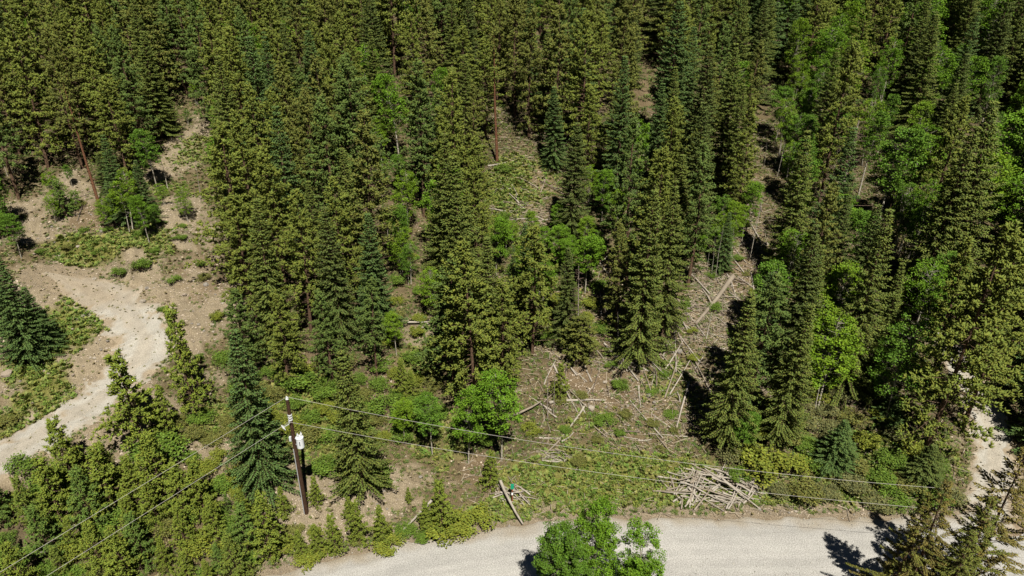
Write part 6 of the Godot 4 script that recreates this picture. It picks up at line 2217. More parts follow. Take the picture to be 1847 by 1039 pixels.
const ROCKS = [
[-28.84,58.75,0.5,2,686],
[-33.67,56.11,0.55,0,687],
[-30.17,57.01,0.4,1,688],
[-42.4,62.52,0.35,0,689],
[-39.18,58.68,0.4,0,690],
[-26.73,53.96,0.35,0,691],
[15.33,54.27,0.5,2,692],
[6.71,48.65,0.6,0,693],
[11.91,50.02,0.5,2,694],
[16.78,59.02,0.6,2,695],
[-40.89,47.36,0.8,1,696],
[26.93,68.22,0.6,0,697],
[-37.77,45.03,0.35,1,698],
[-28.66,58.2,0.23,1,699],
[-26.4,53.25,0.25,0,699],
[-26.67,56.67,0.28,0,699],
[-30.13,59.06,0.27,0,699],
[-28.25,58.05,0.2,1,700],
[-26.11,55.29,0.22,1,700],
[-26.77,54.96,0.28,1,699],
[-25.92,55.26,0.24,2,699],
[-28.98,55.34,0.2,1,700],
[-26.13,55.41,0.13,1,700],
[-28.26,53.48,0.2,2,700],
[-28.77,55.15,0.19,2,700],
[-34.68,58.29,0.13,1,700],
[-27.71,57.8,0.21,2,700],
[-27.77,53.69,0.27,2,699],
[-31.13,58.96,0.18,2,700],
[-27.14,53.08,0.26,2,699],
[-35.77,59.21,0.23,1,699],
[-25.9,52.3,0.16,0,700],
[-27.05,55.08,0.22,0,699],
[-34.35,57.81,0.15,0,700],
[-29.4,55.06,0.15,0,700],
[-26.98,55.52,0.29,1,699],
[-33.28,57.85,0.2,0,700],
[-30.5,57.03,0.22,1,699],
[-34.06,58.01,0.37,2,699],
[-40.23,46.74,0.18,1,701],
[-34.16,50.12,0.22,0,701],
[-39.46,51.23,0.15,0,701],
[-36.52,49.99,0.21,2,701],
[-40.31,45.47,0.22,1,702],
[-37.56,52.49,0.27,2,702],
[-38.51,48.32,0.14,0,701],
[-38.35,51.54,0.14,1,701],
[-37.76,47.59,0.26,1,702],
[-37.76,51.93,0.28,0,702],
[-41.05,50.31,0.25,2,702],
[-35.77,47.1,0.25,0,702],
[-40.33,46.13,0.25,2,702],
[-41.07,48.99,0.31,0,702],
[-39.55,46.72,0.18,2,701],
[-36.98,48.05,0.28,0,702],
[-34.58,50.02,0.15,0,701],
[-34.99,47.62,0.22,0,701],
[-38.06,49.71,0.23,1,702],
[-34.78,49.29,0.28,0,702],
[-38.82,49.17,0.22,0,701],
[-35.16,49.38,0.26,0,702],
[-34.09,50.43,0.21,2,701],
[-36.83,49.97,0.21,0,701],
[-35.95,47.78,0.28,1,702],
[-34.42,49.83,0.22,2,702],
[-34.65,50.36,0.2,0,701],
[-36.33,49.86,0.23,0,702],
[-38.23,47.86,0.26,1,702],
[-38.65,48.63,0.27,1,702],
[-36.64,65.61,0.27,2,703],
[-47.14,66.86,0.18,2,704],
[-45.87,64.7,0.25,2,703],
[-44.02,63.37,0.14,1,704],
[-45.22,64.58,0.29,0,703],
[-41.35,64.07,0.13,1,704],
[-45.56,63.26,0.28,0,703],
[-44.07,61.96,0.25,0,703],
[-44.75,62.81,0.17,2,704],
[-44.09,62.39,0.15,1,704],
[-46.55,63.24,0.17,2,704],
[-44.39,61.95,0.15,2,704],
[-46.05,61.34,0.26,1,703],
[-40.87,64.5,0.46,2,705],
[-44.58,63.61,0.21,0,704],
[-41.87,67.61,0.12,2,704],
[-37.97,62.67,0.13,1,704],
[-42.89,66.68,0.22,2,704],
[-43.47,62.94,0.13,0,704],
[-48.27,66.78,0.14,1,704],
[-35.48,64.18,0.15,1,704],
[-44.49,66.6,0.27,1,703],
[6.62,50.27,0.21,1,706],
[8.26,51.67,0.36,0,707],
[12.17,50.89,0.19,0,706],
[8.51,50.42,0.15,0,706],
[8.22,53.05,0.16,1,706],
[5.79,46.7,0.14,1,706],
[9.49,47.22,0.18,0,706],
[10,50.88,0.25,0,707],
[6.28,51.94,0.13,0,706],
[5.35,50.21,0.13,2,706],
[9.24,51.94,0.29,1,707],
[10.36,47.96,0.17,0,706],
[9.34,48.51,0.26,2,707],
[7.88,52.86,0.13,1,706],
[5.16,51.75,0.15,1,706],
[12.53,49.83,0.18,2,706],
[10.2,47.7,0.22,0,707],
[6.78,48.46,0.25,1,707],
[6.62,49.12,0.19,0,706],
[12.01,48.58,0.15,2,706],
[8.07,48.1,0.22,0,707],
[9.95,48.99,0.25,2,707],
[10.53,47.5,0.19,1,706],
[11.08,52.96,0.27,1,707],
[6.21,47.57,0.19,1,706],
[11.58,53.11,0.25,0,707],
[7.99,53.23,0.16,0,706],
[5.46,47.57,0.27,2,707],
[7,48.81,0.24,0,707],
[13.2,50.59,0.25,0,707],
[10.69,51.94,0.21,1,706],
[13.21,50.81,0.13,1,706],
[10.65,51.73,0.13,2,706],
[7.21,47.53,0.27,0,707],
[10.02,50.28,0.18,0,706],
[9.4,48.67,0.28,2,707],
[11.09,52.25,0.19,0,706],
[8.74,50.23,0.16,0,706],
[12.23,48.62,0.26,2,707],
[9.75,47.06,0.21,2,706],
[10.95,52.25,0.21,0,706],
[12.26,49.32,0.38,2,708],
[8.05,48.92,0.25,2,707],
[6.4,50,0.17,2,706],
[-0.18,38.07,0.16,0,709],
[-0.21,37.99,0.19,2,709],
[-6.09,36.62,0.19,1,709],
[-12.42,35.91,0.1,2,709],
[-10.61,36.36,0.15,1,709],
[-5.96,36.8,0.15,2,709],
[-4.28,37.02,0.19,0,709],
[-17.34,34.32,0.11,0,709],
[-13.03,35.86,0.17,0,709],
[-9.18,36.71,0.16,2,709],
[-12.78,35.35,0.13,1,709],
[-1.6,38.12,0.15,2,709],
[-7.97,36.79,0.14,0,709],
[-12.94,35.69,0.16,2,709],
[-2.47,37.66,0.11,2,709],
[-6.12,36.87,0.22,2,709],
[-9.6,36.58,0.17,2,709],
[-12.6,36.02,0.13,1,709],
[-6.94,36.48,0.14,2,709],
[-14.35,35.33,0.11,0,709],
[-7.38,36.59,0.13,1,709],
[-15.5,34.7,0.16,2,709],
[-7.88,36.74,0.13,2,709],
[-14.8,35.45,0.11,2,709],
[-13.6,35.23,0.2,1,709],
[-6.16,37.23,0.15,1,709],
[-7.34,37.09,0.24,1,710],
[-15.34,34.48,0.13,2,709],
[-8.58,36.36,0.14,2,709],
[-3.32,37.62,0.19,0,709],
[-13.05,35.89,0.16,0,709],
[-3.15,37.67,0.1,2,709],
[-3,37.88,0.2,1,709],
[-14.08,35.06,0.11,2,709],
[28.52,39.74,0.12,0,711],
[9.99,39.46,0.14,2,711],
[25.63,39.14,0.14,2,711],
[20.44,39.27,0.1,0,711],
[21.32,39.9,0.13,1,711],
[28.16,39.36,0.12,2,711],
[13.7,39.47,0.24,1,712],
[27.23,39.33,0.16,1,711],
[21.69,39.22,0.13,1,711],
[11.03,39.6,0.18,2,711],
[27.9,39.9,0.19,1,711],
[21.39,39.5,0.24,0,712],
[12.96,39.7,0.1,2,711],
[20.82,39.34,0.2,2,711],
[23.16,39.61,0.15,2,711],
[25.2,39.21,0.1,2,711],
[19.4,39.25,0.14,1,711],
[21.57,39.41,0.15,0,711],
[28.2,39.8,0.12,0,711],
[25.58,39.45,0.19,1,711],
[10.46,39.54,0.09,2,711],
[26.78,39.29,0.13,2,711],
[18.05,39.76,0.14,1,711],
[18.71,39.67,0.31,2,712],
[22.57,39.3,0.08,1,711],
[27.2,39.36,0.16,1,711],
[-5.95,42.29,0.17,0,713],
[-8.98,41.16,0.18,0,713],
[-6.02,42.16,0.13,1,713],
[-9.3,39.05,0.2,2,713],
[-10.7,38.85,0.11,0,713],
[-8.49,39.79,0.1,1,713],
[-9.4,40.12,0.16,1,713],
[-11.9,39.35,0.12,2,713],
[-18.91,38.72,0.23,1,714],
[-16.28,38.09,0.24,2,714],
[-16.68,38.26,0.17,1,713],
[-18.41,38.03,0.2,0,713],
[-9.69,40.35,0.23,0,714],
[-7.1,41.78,0.31,2,714],
[-17.33,39.52,0.23,0,714],
[-19.56,39.54,0.12,2,713],
[-12.45,39.75,0.21,1,713],
[-8.69,40.65,0.3,1,714],
[-15.79,39.22,0.23,1,714],
[-6.08,41.45,0.19,2,713],
[-10.05,39.3,0.18,2,713],
[-15.7,37.49,0.23,0,714]
]

var rng := RandomNumberGenerator.new()
var rough := FastNoiseLite.new()
var patch := FastNoiseLite.new()
var taken := {}


class Buf:
	var v := PackedVector3Array()
	var n := PackedVector3Array()
	var c := PackedColorArray()
	var i := PackedInt32Array()

	# a needle-covered shoot: a slim spindle along dir
	func shoot(base: Vector3, dir: Vector3, length: float, rad: float, col: Color, spin: float) -> void:
		var s := dir.cross(Vector3(0.31, 0.2, 0.93)).normalized()
		var t := dir.cross(s)
		var k := v.size()
		var mid := base + dir * (length * 0.42)
		v.append(base)
		n.append(-dir)
		c.append(col)
		for j in 3:
			var a := spin + j * 2.0944
			var o := s * cos(a) + t * sin(a)
			v.append(mid + o * rad)
			n.append(o)
			c.append(col)
		v.append(base + dir * length)
		n.append(dir)
		c.append(col)
		for j in 3:
			var p := k + 1 + j
			var q := k + 1 + (j + 1) % 3
			i.append_array(PackedInt32Array([k, p, q, k + 4, q, p]))

	func leaf(at: Vector3, dir: Vector3, normal: Vector3, size: float, col: Color) -> void:
		var s := dir.cross(normal).normalized() * (size * 0.42)
		var k := v.size()
		v.append(at)
		v.append(at + dir * (size * 0.5) + s)
		v.append(at + dir * size)
		v.append(at + dir * (size * 0.5) - s)
		var f := s.cross(dir).normalized()
		for j in 4:
			n.append(f)
			c.append(col)
		i.append_array(PackedInt32Array([k, k + 2, k + 1, k, k + 3, k + 2]))

	func limb(a: Vector3, b: Vector3, r0: float, r1: float, sides: int, col: Color, cap := false) -> void:
		var dir := (b - a).normalized()
		var s := dir.cross(Vector3(0.13, 0.05, 0.98) if absf(dir.z) < 0.9 else Vector3.RIGHT).normalized()
		var t := dir.cross(s)
		var k := v.size()
		for j in sides:
			var g := TAU * j / sides
			var o := s * cos(g) + t * sin(g)
			v.append(a + o * r0)
			v.append(b + o * r1)
			n.append(o)
			n.append(o)
			c.append(col)
			c.append(col)
		for j in sides:
			var p := k + 2 * j
			var q := k + 2 * ((j + 1) % sides)
			i.append_array(PackedInt32Array([p, p + 1, q, q, p + 1, q + 1]))
		if cap:
			for e in 2:
				var m := v.size()
				v.append(b if e else a)
				n.append(dir if e else -dir)
				c.append(col)
				for j in sides:
					v.append(v[k + 2 * j + e])
					n.append(dir if e else -dir)
					c.append(Color(col.r * 1.25, col.g * 1.15, col.b))
				for j in sides:
					var p := m + 1 + j
					var q := m + 1 + (j + 1) % sides
					i.append_array(PackedInt32Array([m, q, p] if e else [m, p, q]))

	func mesh(m: Material = null) -> ArrayMesh:
		var a := []
		a.resize(Mesh.ARRAY_MAX)
		a[Mesh.ARRAY_VERTEX] = v
		a[Mesh.ARRAY_NORMAL] = n
		a[Mesh.ARRAY_COLOR] = c
		a[Mesh.ARRAY_INDEX] = i
		var r := ArrayMesh.new()
		r.add_surface_from_arrays(Mesh.PRIMITIVE_TRIANGLES, a)
		if m:
			r.surface_set_material(0, m)
		return r


# ------------------------------------------------------------------ terrain
func road_t(x: float, d: float) -> float:
	var e := maxf(0.0, 10.0 - x)
	var s := 0.015 * e
	return (d - 38.9 + 0.0075 * e * e) / sqrt(1.0 + s * s)


func drive_at(k: int, x: float, d: float) -> Vector2:
	var poly: Array = DRIVES[k][0]
	var best := 1e9
	var bh := 0.0
	for j in poly.size() - 1:
		var a: Vector3 = poly[j]
		var b: Vector3 = poly[j + 1]
		var vx := b.x - a.x
		var vd := b.y - a.y
		var u := clampf(((x - a.x) * vx + (d - a.y) * vd) / (vx * vx + vd * vd), 0.0, 1.0)
		var q := Vector2(x - a.x - u * vx, d - a.y - u * vd).length()
		if q < best:
			best = q
			bh = a.z + u * (b.z - a.z)
	return Vector2(best, bh)


func near_drive(k: int, x: float, d: float) -> bool:
	return (x > -60.0 and x < -20.0 and d > 25.0 and d < 70.0) if k == 0 else (x > 25.0 and x < 50.0 and d > 30.0 and d < 66.0)


func height(x: float, d: float) -> float:
	var t := road_t(x, d)
	var h := 0.0
	if t > 0.0:
		h = 0.36 * maxf(0.0, t - 1.0)
	elif t < -7.5:
		h = -0.3 * minf(-7.5 - t, 30.0)
	h += (0.5 * sin(x * 0.11 + 1.0) * sin(d * 0.09) + 0.35 * sin(x * 0.23 + d * 0.17)) * smoothstep(2.0, 14.0, t)
	var bump := smoothstep(0.0, 1.2, t) + smoothstep(-7.5, -8.5, t)
	for k in 2:
		if near_drive(k, x, d):
			var q := drive_at(k, x, d)
			var hw: float = DRIVES[k][1]
			var bl: float = DRIVES[k][2]
			h += (q.y - h) * (1.0 - smoothstep(hw, hw + bl, q.x))
			bump *= smoothstep(hw - 0.9, hw + 0.4, q.x)
			if k == 0:
				bump *= 1.0 + 1.3 * smoothstep(hw, hw + 0.6, q.x) * (1.0 - smoothstep(hw + bl, hw + bl + 1.5, q.x))
	for m in MOUNDS:
		h += m[3] * exp(-((x - m[0]) * (x - m[0]) + (d - m[1]) * (d - m[1])) / (m[2] * m[2]))
	return h + bump * (rough.get_noise_2d(x, d) * 0.22 + rough.get_noise_2d(x * 4.0, d * 4.0) * 0.09)


func ground(x: float, d: float, lift := 0.0) -> Vector3:
	return Vector3(x, height(x, d) + lift, -d)


# grass, tan dirt, brown soil, slash chips; each 0..1, laid one over the other
func cover(x: float, d: float) -> PackedFloat32Array:
	var w := PackedFloat32Array([0.0, 0.0, 0.0, 0.0, 0.0])
	var g := patch.get_noise_2d(x, d) * 0.9 + patch.get_noise_2d(x * 3.7, d * 3.7) * 0.55
	var g2 := patch.get_noise_2d(x + 90.0, d - 40.0) * 0.9 + patch.get_noise_2d(x * 3.7 + 50.0, d * 3.7) * 0.55
	for z in ZONES:
		var rx: float = (x - z[1]) / z[3]
		if absf(rx) > 1.5:
			continue
		var rd: float = (d - z[2]) / z[4]
		if absf(rd) > 1.5:
			continue
		var s: float = z[5]
		var k := clampf((s * (1.0 - rx * rx - rd * rd) + (g if int(z[0]) % 2 == 0 else g2) * 1.25) * 1.35, 0.0, 1.0) * minf(s, 1.0)
		if rx * rx + rd * rd > 2.0:
			k = 0.0
		for j in 5:
			w[j] *= 1.0 - k
		w[int(z[0])] += k
	return w


const COVER_COLOURS = [Color(0.15, 0.152, 0.045), Color(0.255, 0.216, 0.152), Color(0.16, 0.122, 0.075), Color(0.19, 0.15, 0.095), Color(0.25, 0.225, 0.185)]


func spans(list: Array) -> PackedFloat32Array:
	var r := PackedFloat32Array()
	for s in list:
		var a: float = s[0]
		while a < s[1] - 0.001:
			r.append(a)
			a += s[2]
	r.append(list[-1][1])
	return r


func sheet(us: PackedFloat32Array, ws: PackedFloat32Array, point: Callable, colour: Callable, uv: Callable) -> ArrayMesh:
	var st := SurfaceTool.new()
	st.begin(Mesh.PRIMITIVE_TRIANGLES)
	for w in ws:
		for u in us:
			st.set_color(colour.call(u, w))
			st.set_uv(uv.call(u, w))
			st.add_vertex(point.call(u, w))
	var nu := us.size()
	for b in ws.size() - 1:
		for a in nu - 1:
			var k := b * nu + a
			for q in [k, k + nu, k + 1, k + 1, k + nu, k + nu + 1]:
				st.add_index(q)
	st.generate_normals()
	return st.commit()


func noise_tex(freq: float, ramp: Array, seed_: int, octaves := 4, size := 512, kind := FastNoiseLite.TYPE_SIMPLEX_SMOOTH) -> NoiseTexture2D:
	var f := FastNoiseLite.new()
	f.seed = seed_
	f.noise_type = kind
	f.frequency = freq
	f.fractal_octaves = octaves
	f.fractal_gain = 0.6
	var t := NoiseTexture2D.new()
	t.width = size
	t.height = size
	t.seamless = true
	t.noise = f
	if ramp.size():
		var gr := Gradient.new()
		gr.offsets = PackedFloat32Array(ramp.map(func(e): return e[0]))
		gr.colors = PackedColorArray(ramp.map(func(e): return e[1]))
		t.color_ramp = gr
	return t


func lin(r: float, g: float, b: float) -> Color:
	return Color(r, g, b).linear_to_srgb()


func matte(col: Color, r := 0.8, vertex := true) -> StandardMaterial3D:
	var m := StandardMaterial3D.new()
	m.albedo_color = col
	m.roughness = r
	m.metallic_specular = 0.25
	m.vertex_color_use_as_albedo = vertex
	m.cull_mode = BaseMaterial3D.CULL_DISABLED
	return m


# ------------------------------------------------------------------ naming
func numbered(called: String) -> String:
	var k: int = taken.get(called, 0)
	taken[called] = k + 1
	return called if k == 0 else "%s_%03d" % [called, k]


func put(o: Node3D, called: String, label: String, category: String, group := "") -> Node3D:
	o.name = numbered(called)
	o.set_meta("label", label)
	o.set_meta("category", category)
	if group != "":
		o.set_meta("group", group)
	add_child(o)
	return o


func part(parent: Node3D, called: String, m: Mesh, mat: Material = null) -> MeshInstance3D:
	var o := MeshInstance3D.new()
	o.mesh = m
	o.name = called
	if mat:
		o.material_override = mat
	parent.add_child(o, true)
	return o


func setting(called: String, m: Mesh, mat: Material, kind := "structure", label := "") -> MeshInstance3D:
	var o := MeshInstance3D.new()
	o.mesh = m
	o.material_override = mat
	o.name = called
	o.set_meta("kind", kind)
	if label != "":
		o.set_meta("label", label)
	add_child(o)
	return o


func shade(lo := 0.62, hi := 1.0, warm := 0.0) -> Color:
	var k := rng.randf_range(lo, hi)
	var w := rng.randf_range(-0.12, 0.12) + warm
	return Color(k * (1.0 + w), k, k * (1.0 - w))


func ball() -> Vector3:
	while true:
		var p := Vector3(rng.randf_range(-1, 1), rng.randf_range(-1, 1), rng.randf_range(-1, 1))
		if p.length_squared() < 1.0 and p.length_squared() > 0.01:
			return p
	return Vector3.UP


# ------------------------------------------------------------------ trees: each maker gives [trunk mesh, crown mesh, height]
func make_pine(seed_: int, h: float, crown_from: float, radius: float, nb: int, size: float, upward: float, bunch: int) -> Array:
	rng.seed = seed_
	var w := Buf.new()
	var f := Buf.new()
	var bark := Color(0.62, 0.55, 0.5)
	var dead := Color(1.0, 0.97, 0.93)
	var sway := Vector3(rng.randf_range(-0.25, 0.25), 0, rng.randf_range(-0.25, 0.25)) * (h / 14.0)
	var axis := func(y: float) -> Vector3: return Vector3(0, y, 0) + sway * sin(y / h * 3.0)
	var seg := 6
	for s in seg:
		var a := float(s) / seg
		var b := float(s + 1) / seg
		w.limb(axis.call(a * h - (0.3 if s == 0 else 0.0)), axis.call(b * h), 0.0125 * h * (1.0 - 0.93 * a), 0.0125 * h * (1.0 - 0.93 * b), 7, bark)
	var lean := rng.randf() * TAU
	for b in int(nb * 0.3):
		var y := h * rng.randf_range(0.08, 0.75)
		var az := rng.randf() * TAU
		var l := radius * (1.0 - y / h) * rng.randf_range(0.5, 1.15)
		var root: Vector3 = axis.call(y)
		var tip := root + Vector3(cos(az), rng.randf_range(-0.3, 0.25), sin(az)) * l
		w.limb(root, tip, 0.0016 * h, 0.005, 3, dead)
		for z in 3:
			var q := root.lerp(tip, rng.randf_range(0.4, 1.0))
			w.limb(q, q + ball() * l * 0.3, 0.01, 0.004, 3, dead)
	for b in nb:
		if rng.randf() < 0.07:
			continue
		var u := pow((b + rng.randf()) / nb, 0.85)
		var y := lerpf(crown_from * h, h * 0.985, u)
		var lump := 1.0 + 0.75 * rough.get_noise_3d(y * 0.9, sin(b * 2.39996) * 2.6 + seed_ * 7.0, cos(b * 2.39996) * 2.6)
		var az := b * 2.39996 + rng.randf_range(-0.5, 0.5)
		var prof := pow(1.0 - u, 0.66 if upward < 0.92 else 0.95) * (0.55 + 0.45 * smoothstep(0.0, 0.22, u))
		var length := maxf(0.22, radius * prof * rng.randf_range(0.6, 1.2) * lump * (1.0 + 0.22 * cos(az - lean)))
		var out := Vector3(cos(az), 0, sin(az))
		var rise := lerpf(-0.12, upward, u) + rng.randf_range(-0.15, 0.15)
		var root: Vector3 = axis.call(y)
		var tip := root + out * length + Vector3.UP * (rise * length)
		w.limb(root, tip, 0.0022 * h * (1.0 - u * 0.6), 0.006, 3, bark)
		var side := out.cross(Vector3.UP)
		var count := int(2.0 + length * 3.4 / size * 0.36)
		var tint := rng.randf_range(0.8, 1.0)
		for k in count:
			var s := lerpf(0.28, 1.0, (k + rng.randf()) / count)
			var wide := length * 0.34 * s * (1.15 - s * 0.6)
			var p := root.lerp(tip, s) + side * rng.randf_range(-wide, wide) + Vector3.UP * rng.randf_range(-0.06, 0.12)
			for q in bunch:
				var dir := (ball() * 0.95 + out * 0.55 + Vector3.UP * 0.5).normalized()
				f.shoot(p + ball() * size * 0.25, dir, size * rng.randf_range(0.65, 1.25), size * rng.randf_range(0.15, 0.24), shade(0.6 * tint, tint), rng.randf() * TAU)
	for q in 5:
		f.shoot(axis.call(h * 0.97), (Vector3.UP * 1.4 + ball() * 0.6).normalized(), size * 1.2, size * 0.2, shade(), 0.0)
	return [w.mesh(), f.mesh(), h]


func make_spruce(seed_: int, h: float, from: float, radius: float, levels: int, size: float, open := false) -> Array:
	rng.seed = seed_
	var w := Buf.new()
	var f := Buf.new()
	var bark := Color(0.62, 0.56, 0.52)
	for s in 5:
		var a := s / 5.0
		w.limb(Vector3(0, a * h - (0.3 if s == 0 else 0.0), 0), Vector3(0, a * h + h * 0.2, 0), 0.0125 * h * (1.0 - 0.95 * a), 0.0125 * h * (1.0 - 0.95 * (a + 0.2)), 7, bark)
	for l in levels:
		var u := (l + rng.randf() * 0.6) / levels
		var y := lerpf(from * h, h * 0.975, u)
		var nb := 4 if open else (8 if u < 0.65 else 6)
		var turn := rng.randf() * TAU
		var gap := rng.randf_range(0.84, 1.1)
		for b in nb:
			var az := turn + TAU * b / nb + rng.randf_range(-0.35, 0.35)
			var length := maxf(0.14, radius * pow(1.0 - u, 0.86) * gap * rng.randf_range(0.7, 1.12) * (1.0 + 0.5 * rough.get_noise_3d(y * 0.8, sin(az) * 2.4 + seed_ * 5.0, cos(az) * 2.4)))
			if open:
				length *= rng.randf_range(0.45, 1.3)
			var out := Vector3(cos(az), 0, sin(az))
			var side := out.cross(Vector3.UP)
			var droop := lerpf(-0.32, 0.5, pow(u, 1.3)) + rng.randf_range(-0.16, 0.16)
			var root := Vector3(0, y + rng.randf_range(-0.3, 0.3) * (1.0 - u), 0)
			var bend := root + out * length * 0.62 + Vector3.UP * (droop * length * 0.62 + 0.05)
			var tip := root + out * length + Vector3.UP * (droop * length * 0.9 + 0.08 * length)
			w.limb(root, bend, 0.0018 * h * (1.0 - u * 0.6), 0.012, 3, bark)
			w.limb(bend, tip, 0.012, 0.004, 3, bark)
			var step := size * 0.36
			var count := maxi(2, int(length * 0.8 / step))
			var tint := rng.randf_range(0.78, 1.0)
			for k in count:
				var s := lerpf(0.38 if open else 0.2, 1.0, (k + 0.5) / count)
				var p := root.lerp(bend, s / 0.62) if s < 0.62 else bend.lerp(tip, (s - 0.62) / 0.38)
				for g in [-1.0, 1.0]:
					var dir: Vector3 = (out * rng.randf_range(0.5, 0.9) + side * g * rng.randf_range(0.5, 1.0) + Vector3.UP * rng.randf_range(-0.42, 0.12)).normalized()
					f.shoot(p, dir, size * rng.randf_range(0.75, 1.2) * (1.25 - 0.45 * s), size * rng.randf_range(0.14, 0.2), shade(0.62 * tint, tint), rng.randf() * TAU)
				if k % 2 == 0:
					f.shoot(p, (out * 0.5 + Vector3.UP * rng.randf_range(0.2, 0.7) + side * rng.randf_range(-0.5, 0.5)).normalized(), size * 0.7, size * 0.16, shade(0.62 * tint, tint), rng.randf() * TAU)
			f.shoot(tip - out * 0.05, (out + Vector3.UP * 0.25).normalized(), size * 0.9, size * 0.17, shade(0.8 * tint, tint), 0.0)
	for q in 3:
		f.shoot(Vector3(0, h * 0.95, 0), (Vector3.UP * 2.2 + ball() * 0.4).normalized(), size * 1.3, size * 0.14, shade(), 0.0)
	return [w.mesh(), f.mesh(), h]


func make_aspen(seed_: int, h: float, from: float, radius: float, clumps: int, per: int, leaf: float, stems: int) -> Array:
	rng.seed = seed_
	var w := Buf.new()
	var f := Buf.new()
	for st in stems:
		var bark := Color(1, 1, 1) * rng.randf_range(0.8, 1.0)
		var base := Vector3.ZERO if st == 0 else Vector3(rng.randf_range(-0.5, 0.5), 0, rng.randf_range(-0.5, 0.5))
		var top := Vector3(rng.randf_range(-0.5, 0.5), h * (0.93 if st == 0 else rng.randf_range(0.6, 0.8)), rng.randf_range(-0.5, 0.5)) + base
		var kink := base.lerp(top, 0.45) + Vector3(rng.randf_range(-0.25, 0.25), 0, rng.randf_range(-0.25, 0.25))
		var r := 0.0095 * h * (1.0 if st == 0 else 0.7)
		w.limb(base - Vector3.UP * 0.3, kink, r, r * 0.68, 7, bark)
		w.limb(kink, top, r * 0.68, r * 0.12, 6, bark)
		var mine := clumps / stems
		for q in mine:
			var u := pow(rng.randf(), 0.85)
			var y := lerpf(from, 0.97, u)
			var root := base.lerp(kink, y / 0.45) if y < 0.45 else kink.lerp(top, (y - 0.45) / 0.55)
			var prof := sqrt(clampf(1.0 - pow(absf(u - 0.38) / 0.64, 2.0), 0.02, 1.0))
			var az := rng.randf() * TAU
			var reach := radius * prof * sqrt(rng.randf_range(0.12, 1.0))
			var tip := root + Vector3(cos(az) * reach, reach * rng.randf_range(0.15, 0.75), sin(az) * reach)
			w.limb(root, tip, r * 0.22, 0.006, 3, bark * 0.8)
			var size := radius * rng.randf_range(0.14, 0.3)
			var tint := rng.randf_range(0.72, 1.0)
			for k in per:
				var p := tip + ball() * Vector3(size, size * 0.7, size)
				var nrm := (Vector3.UP * 0.7 + ball()).normalized()
				var dir := nrm.cross(ball()).normalized()
				f.leaf(p, dir, nrm, leaf * rng.randf_range(0.7, 1.25), shade(0.66 * tint, tint))
	return [w.mesh(), f.mesh(), h]


func make_snag(seed_: int, h: float, twigs: int, reach: float) -> Array:
	rng.seed = seed_
	var w := Buf.new()
	var t := Buf.new()
	var bark := Color(1, 1, 1)
	var kink := Vector3(rng.randf_range(-0.2, 0.2), h * 0.5, rng.randf_range(-0.2, 0.2))
	var top := Vector3(rng.randf_range(-0.4, 0.4), h, rng.randf_range(-0.4, 0.4))
	w.limb(Vector3(0, -0.3, 0), kink, 0.011 * h, 0.008 * h, 7, bark)
	w.limb(kink, top, 0.008 * h, 0.003 * h, 6, bark * 0.92, true)
	for q in twigs:
		var u := rng.randf_range(0.25, 0.98)
		var root := Vector3(0, -0.3, 0).lerp(kink, u * 2.0) if u < 0.5 else kink.lerp(top, u * 2.0 - 1.0)
		var az := rng.randf() * TAU
		var l := reach * (1.15 - u) * rng.randf_range(0.5, 1.2) + 0.15
		var tip := root + Vector3(cos(az), rng.randf_range(-0.35, 0.3), sin(az)) * l
		t.limb(root, tip, 0.022, 0.006, 3, bark * rng.randf_range(0.7, 1.0))
		for z in 3:
			var p := root.lerp(tip, rng.randf_range(0.4, 1.0))
			t.limb(p, p + ball() * l * 0.35, 0.009, 0.003, 3, bark * 0.85)
	return [w.mesh(), t.mesh(), h]


func make_shrub(seed_: int, leaves: int, lobes: int, leaf: float) -> Array:
	rng.seed = seed_
	var w := Buf.new()
	var f := Buf.new()
	for q in lobes:
		var az := rng.randf() * TAU
		var reach := 0.42 * sqrt(rng.randf())
		var top := Vector3(cos(az) * reach, rng.randf_range(0.35, 0.82) * (1.0 - reach * 0.9), sin(az) * reach)
		w.limb(Vector3(cos(az), 0, sin(az)) * reach * 0.3 - Vector3.UP * 0.1, top, 0.012, 0.005, 3, Color(1, 1, 1))
		var size := rng.randf_range(0.13, 0.22)
		var tint := rng.randf_range(0.7, 1.0)
		for k in leaves / lobes:
			var p := top + ball() * size
			p.y = maxf(p.y, 0.02)
			var nrm := (Vector3.UP * 0.8 + ball()).normalized()
			f.leaf(p, nrm.cross(ball()).normalized(), nrm, leaf * rng.randf_range(0.65, 1.3), shade(0.6 * tint, tint))
	return [w.mesh(), f.mesh(), 1.0]


func make_log(seed_: int) -> ArrayMesh:
	rng.seed = seed_
	var w := Buf.new()
	var pts := []
	var bend := Vector3(rng.randf_range(-1, 1), 0, rng.randf_range(-1, 1)) * 0.02
	for s in 5:
		var u := s / 4.0
		pts.append(Vector3(0, u, 0) + bend * sin(u * PI) + Vector3(rng.randf_range(-1, 1), 0, rng.randf_range(-1, 1)) * 0.004)
	# a unit log along y: radius 1 in x and z is set by the copy's scale, so bends are given in radii
	for s in 4:
		var a: Vector3 = pts[s]
		var b: Vector3 = pts[s + 1]
		a = Vector3(a.x * 60.0, a.y, a.z * 60.0)
		b = Vector3(b.x * 60.0, b.y, b.z * 60.0)
		ring(w, a, b, 1.0 - 0.12 * s, 1.0 - 0.12 * (s + 1), 7, Color(1, 1, 1) * rng.randf_range(0.8, 1.0), s == 0, s == 3)
	return w.mesh()


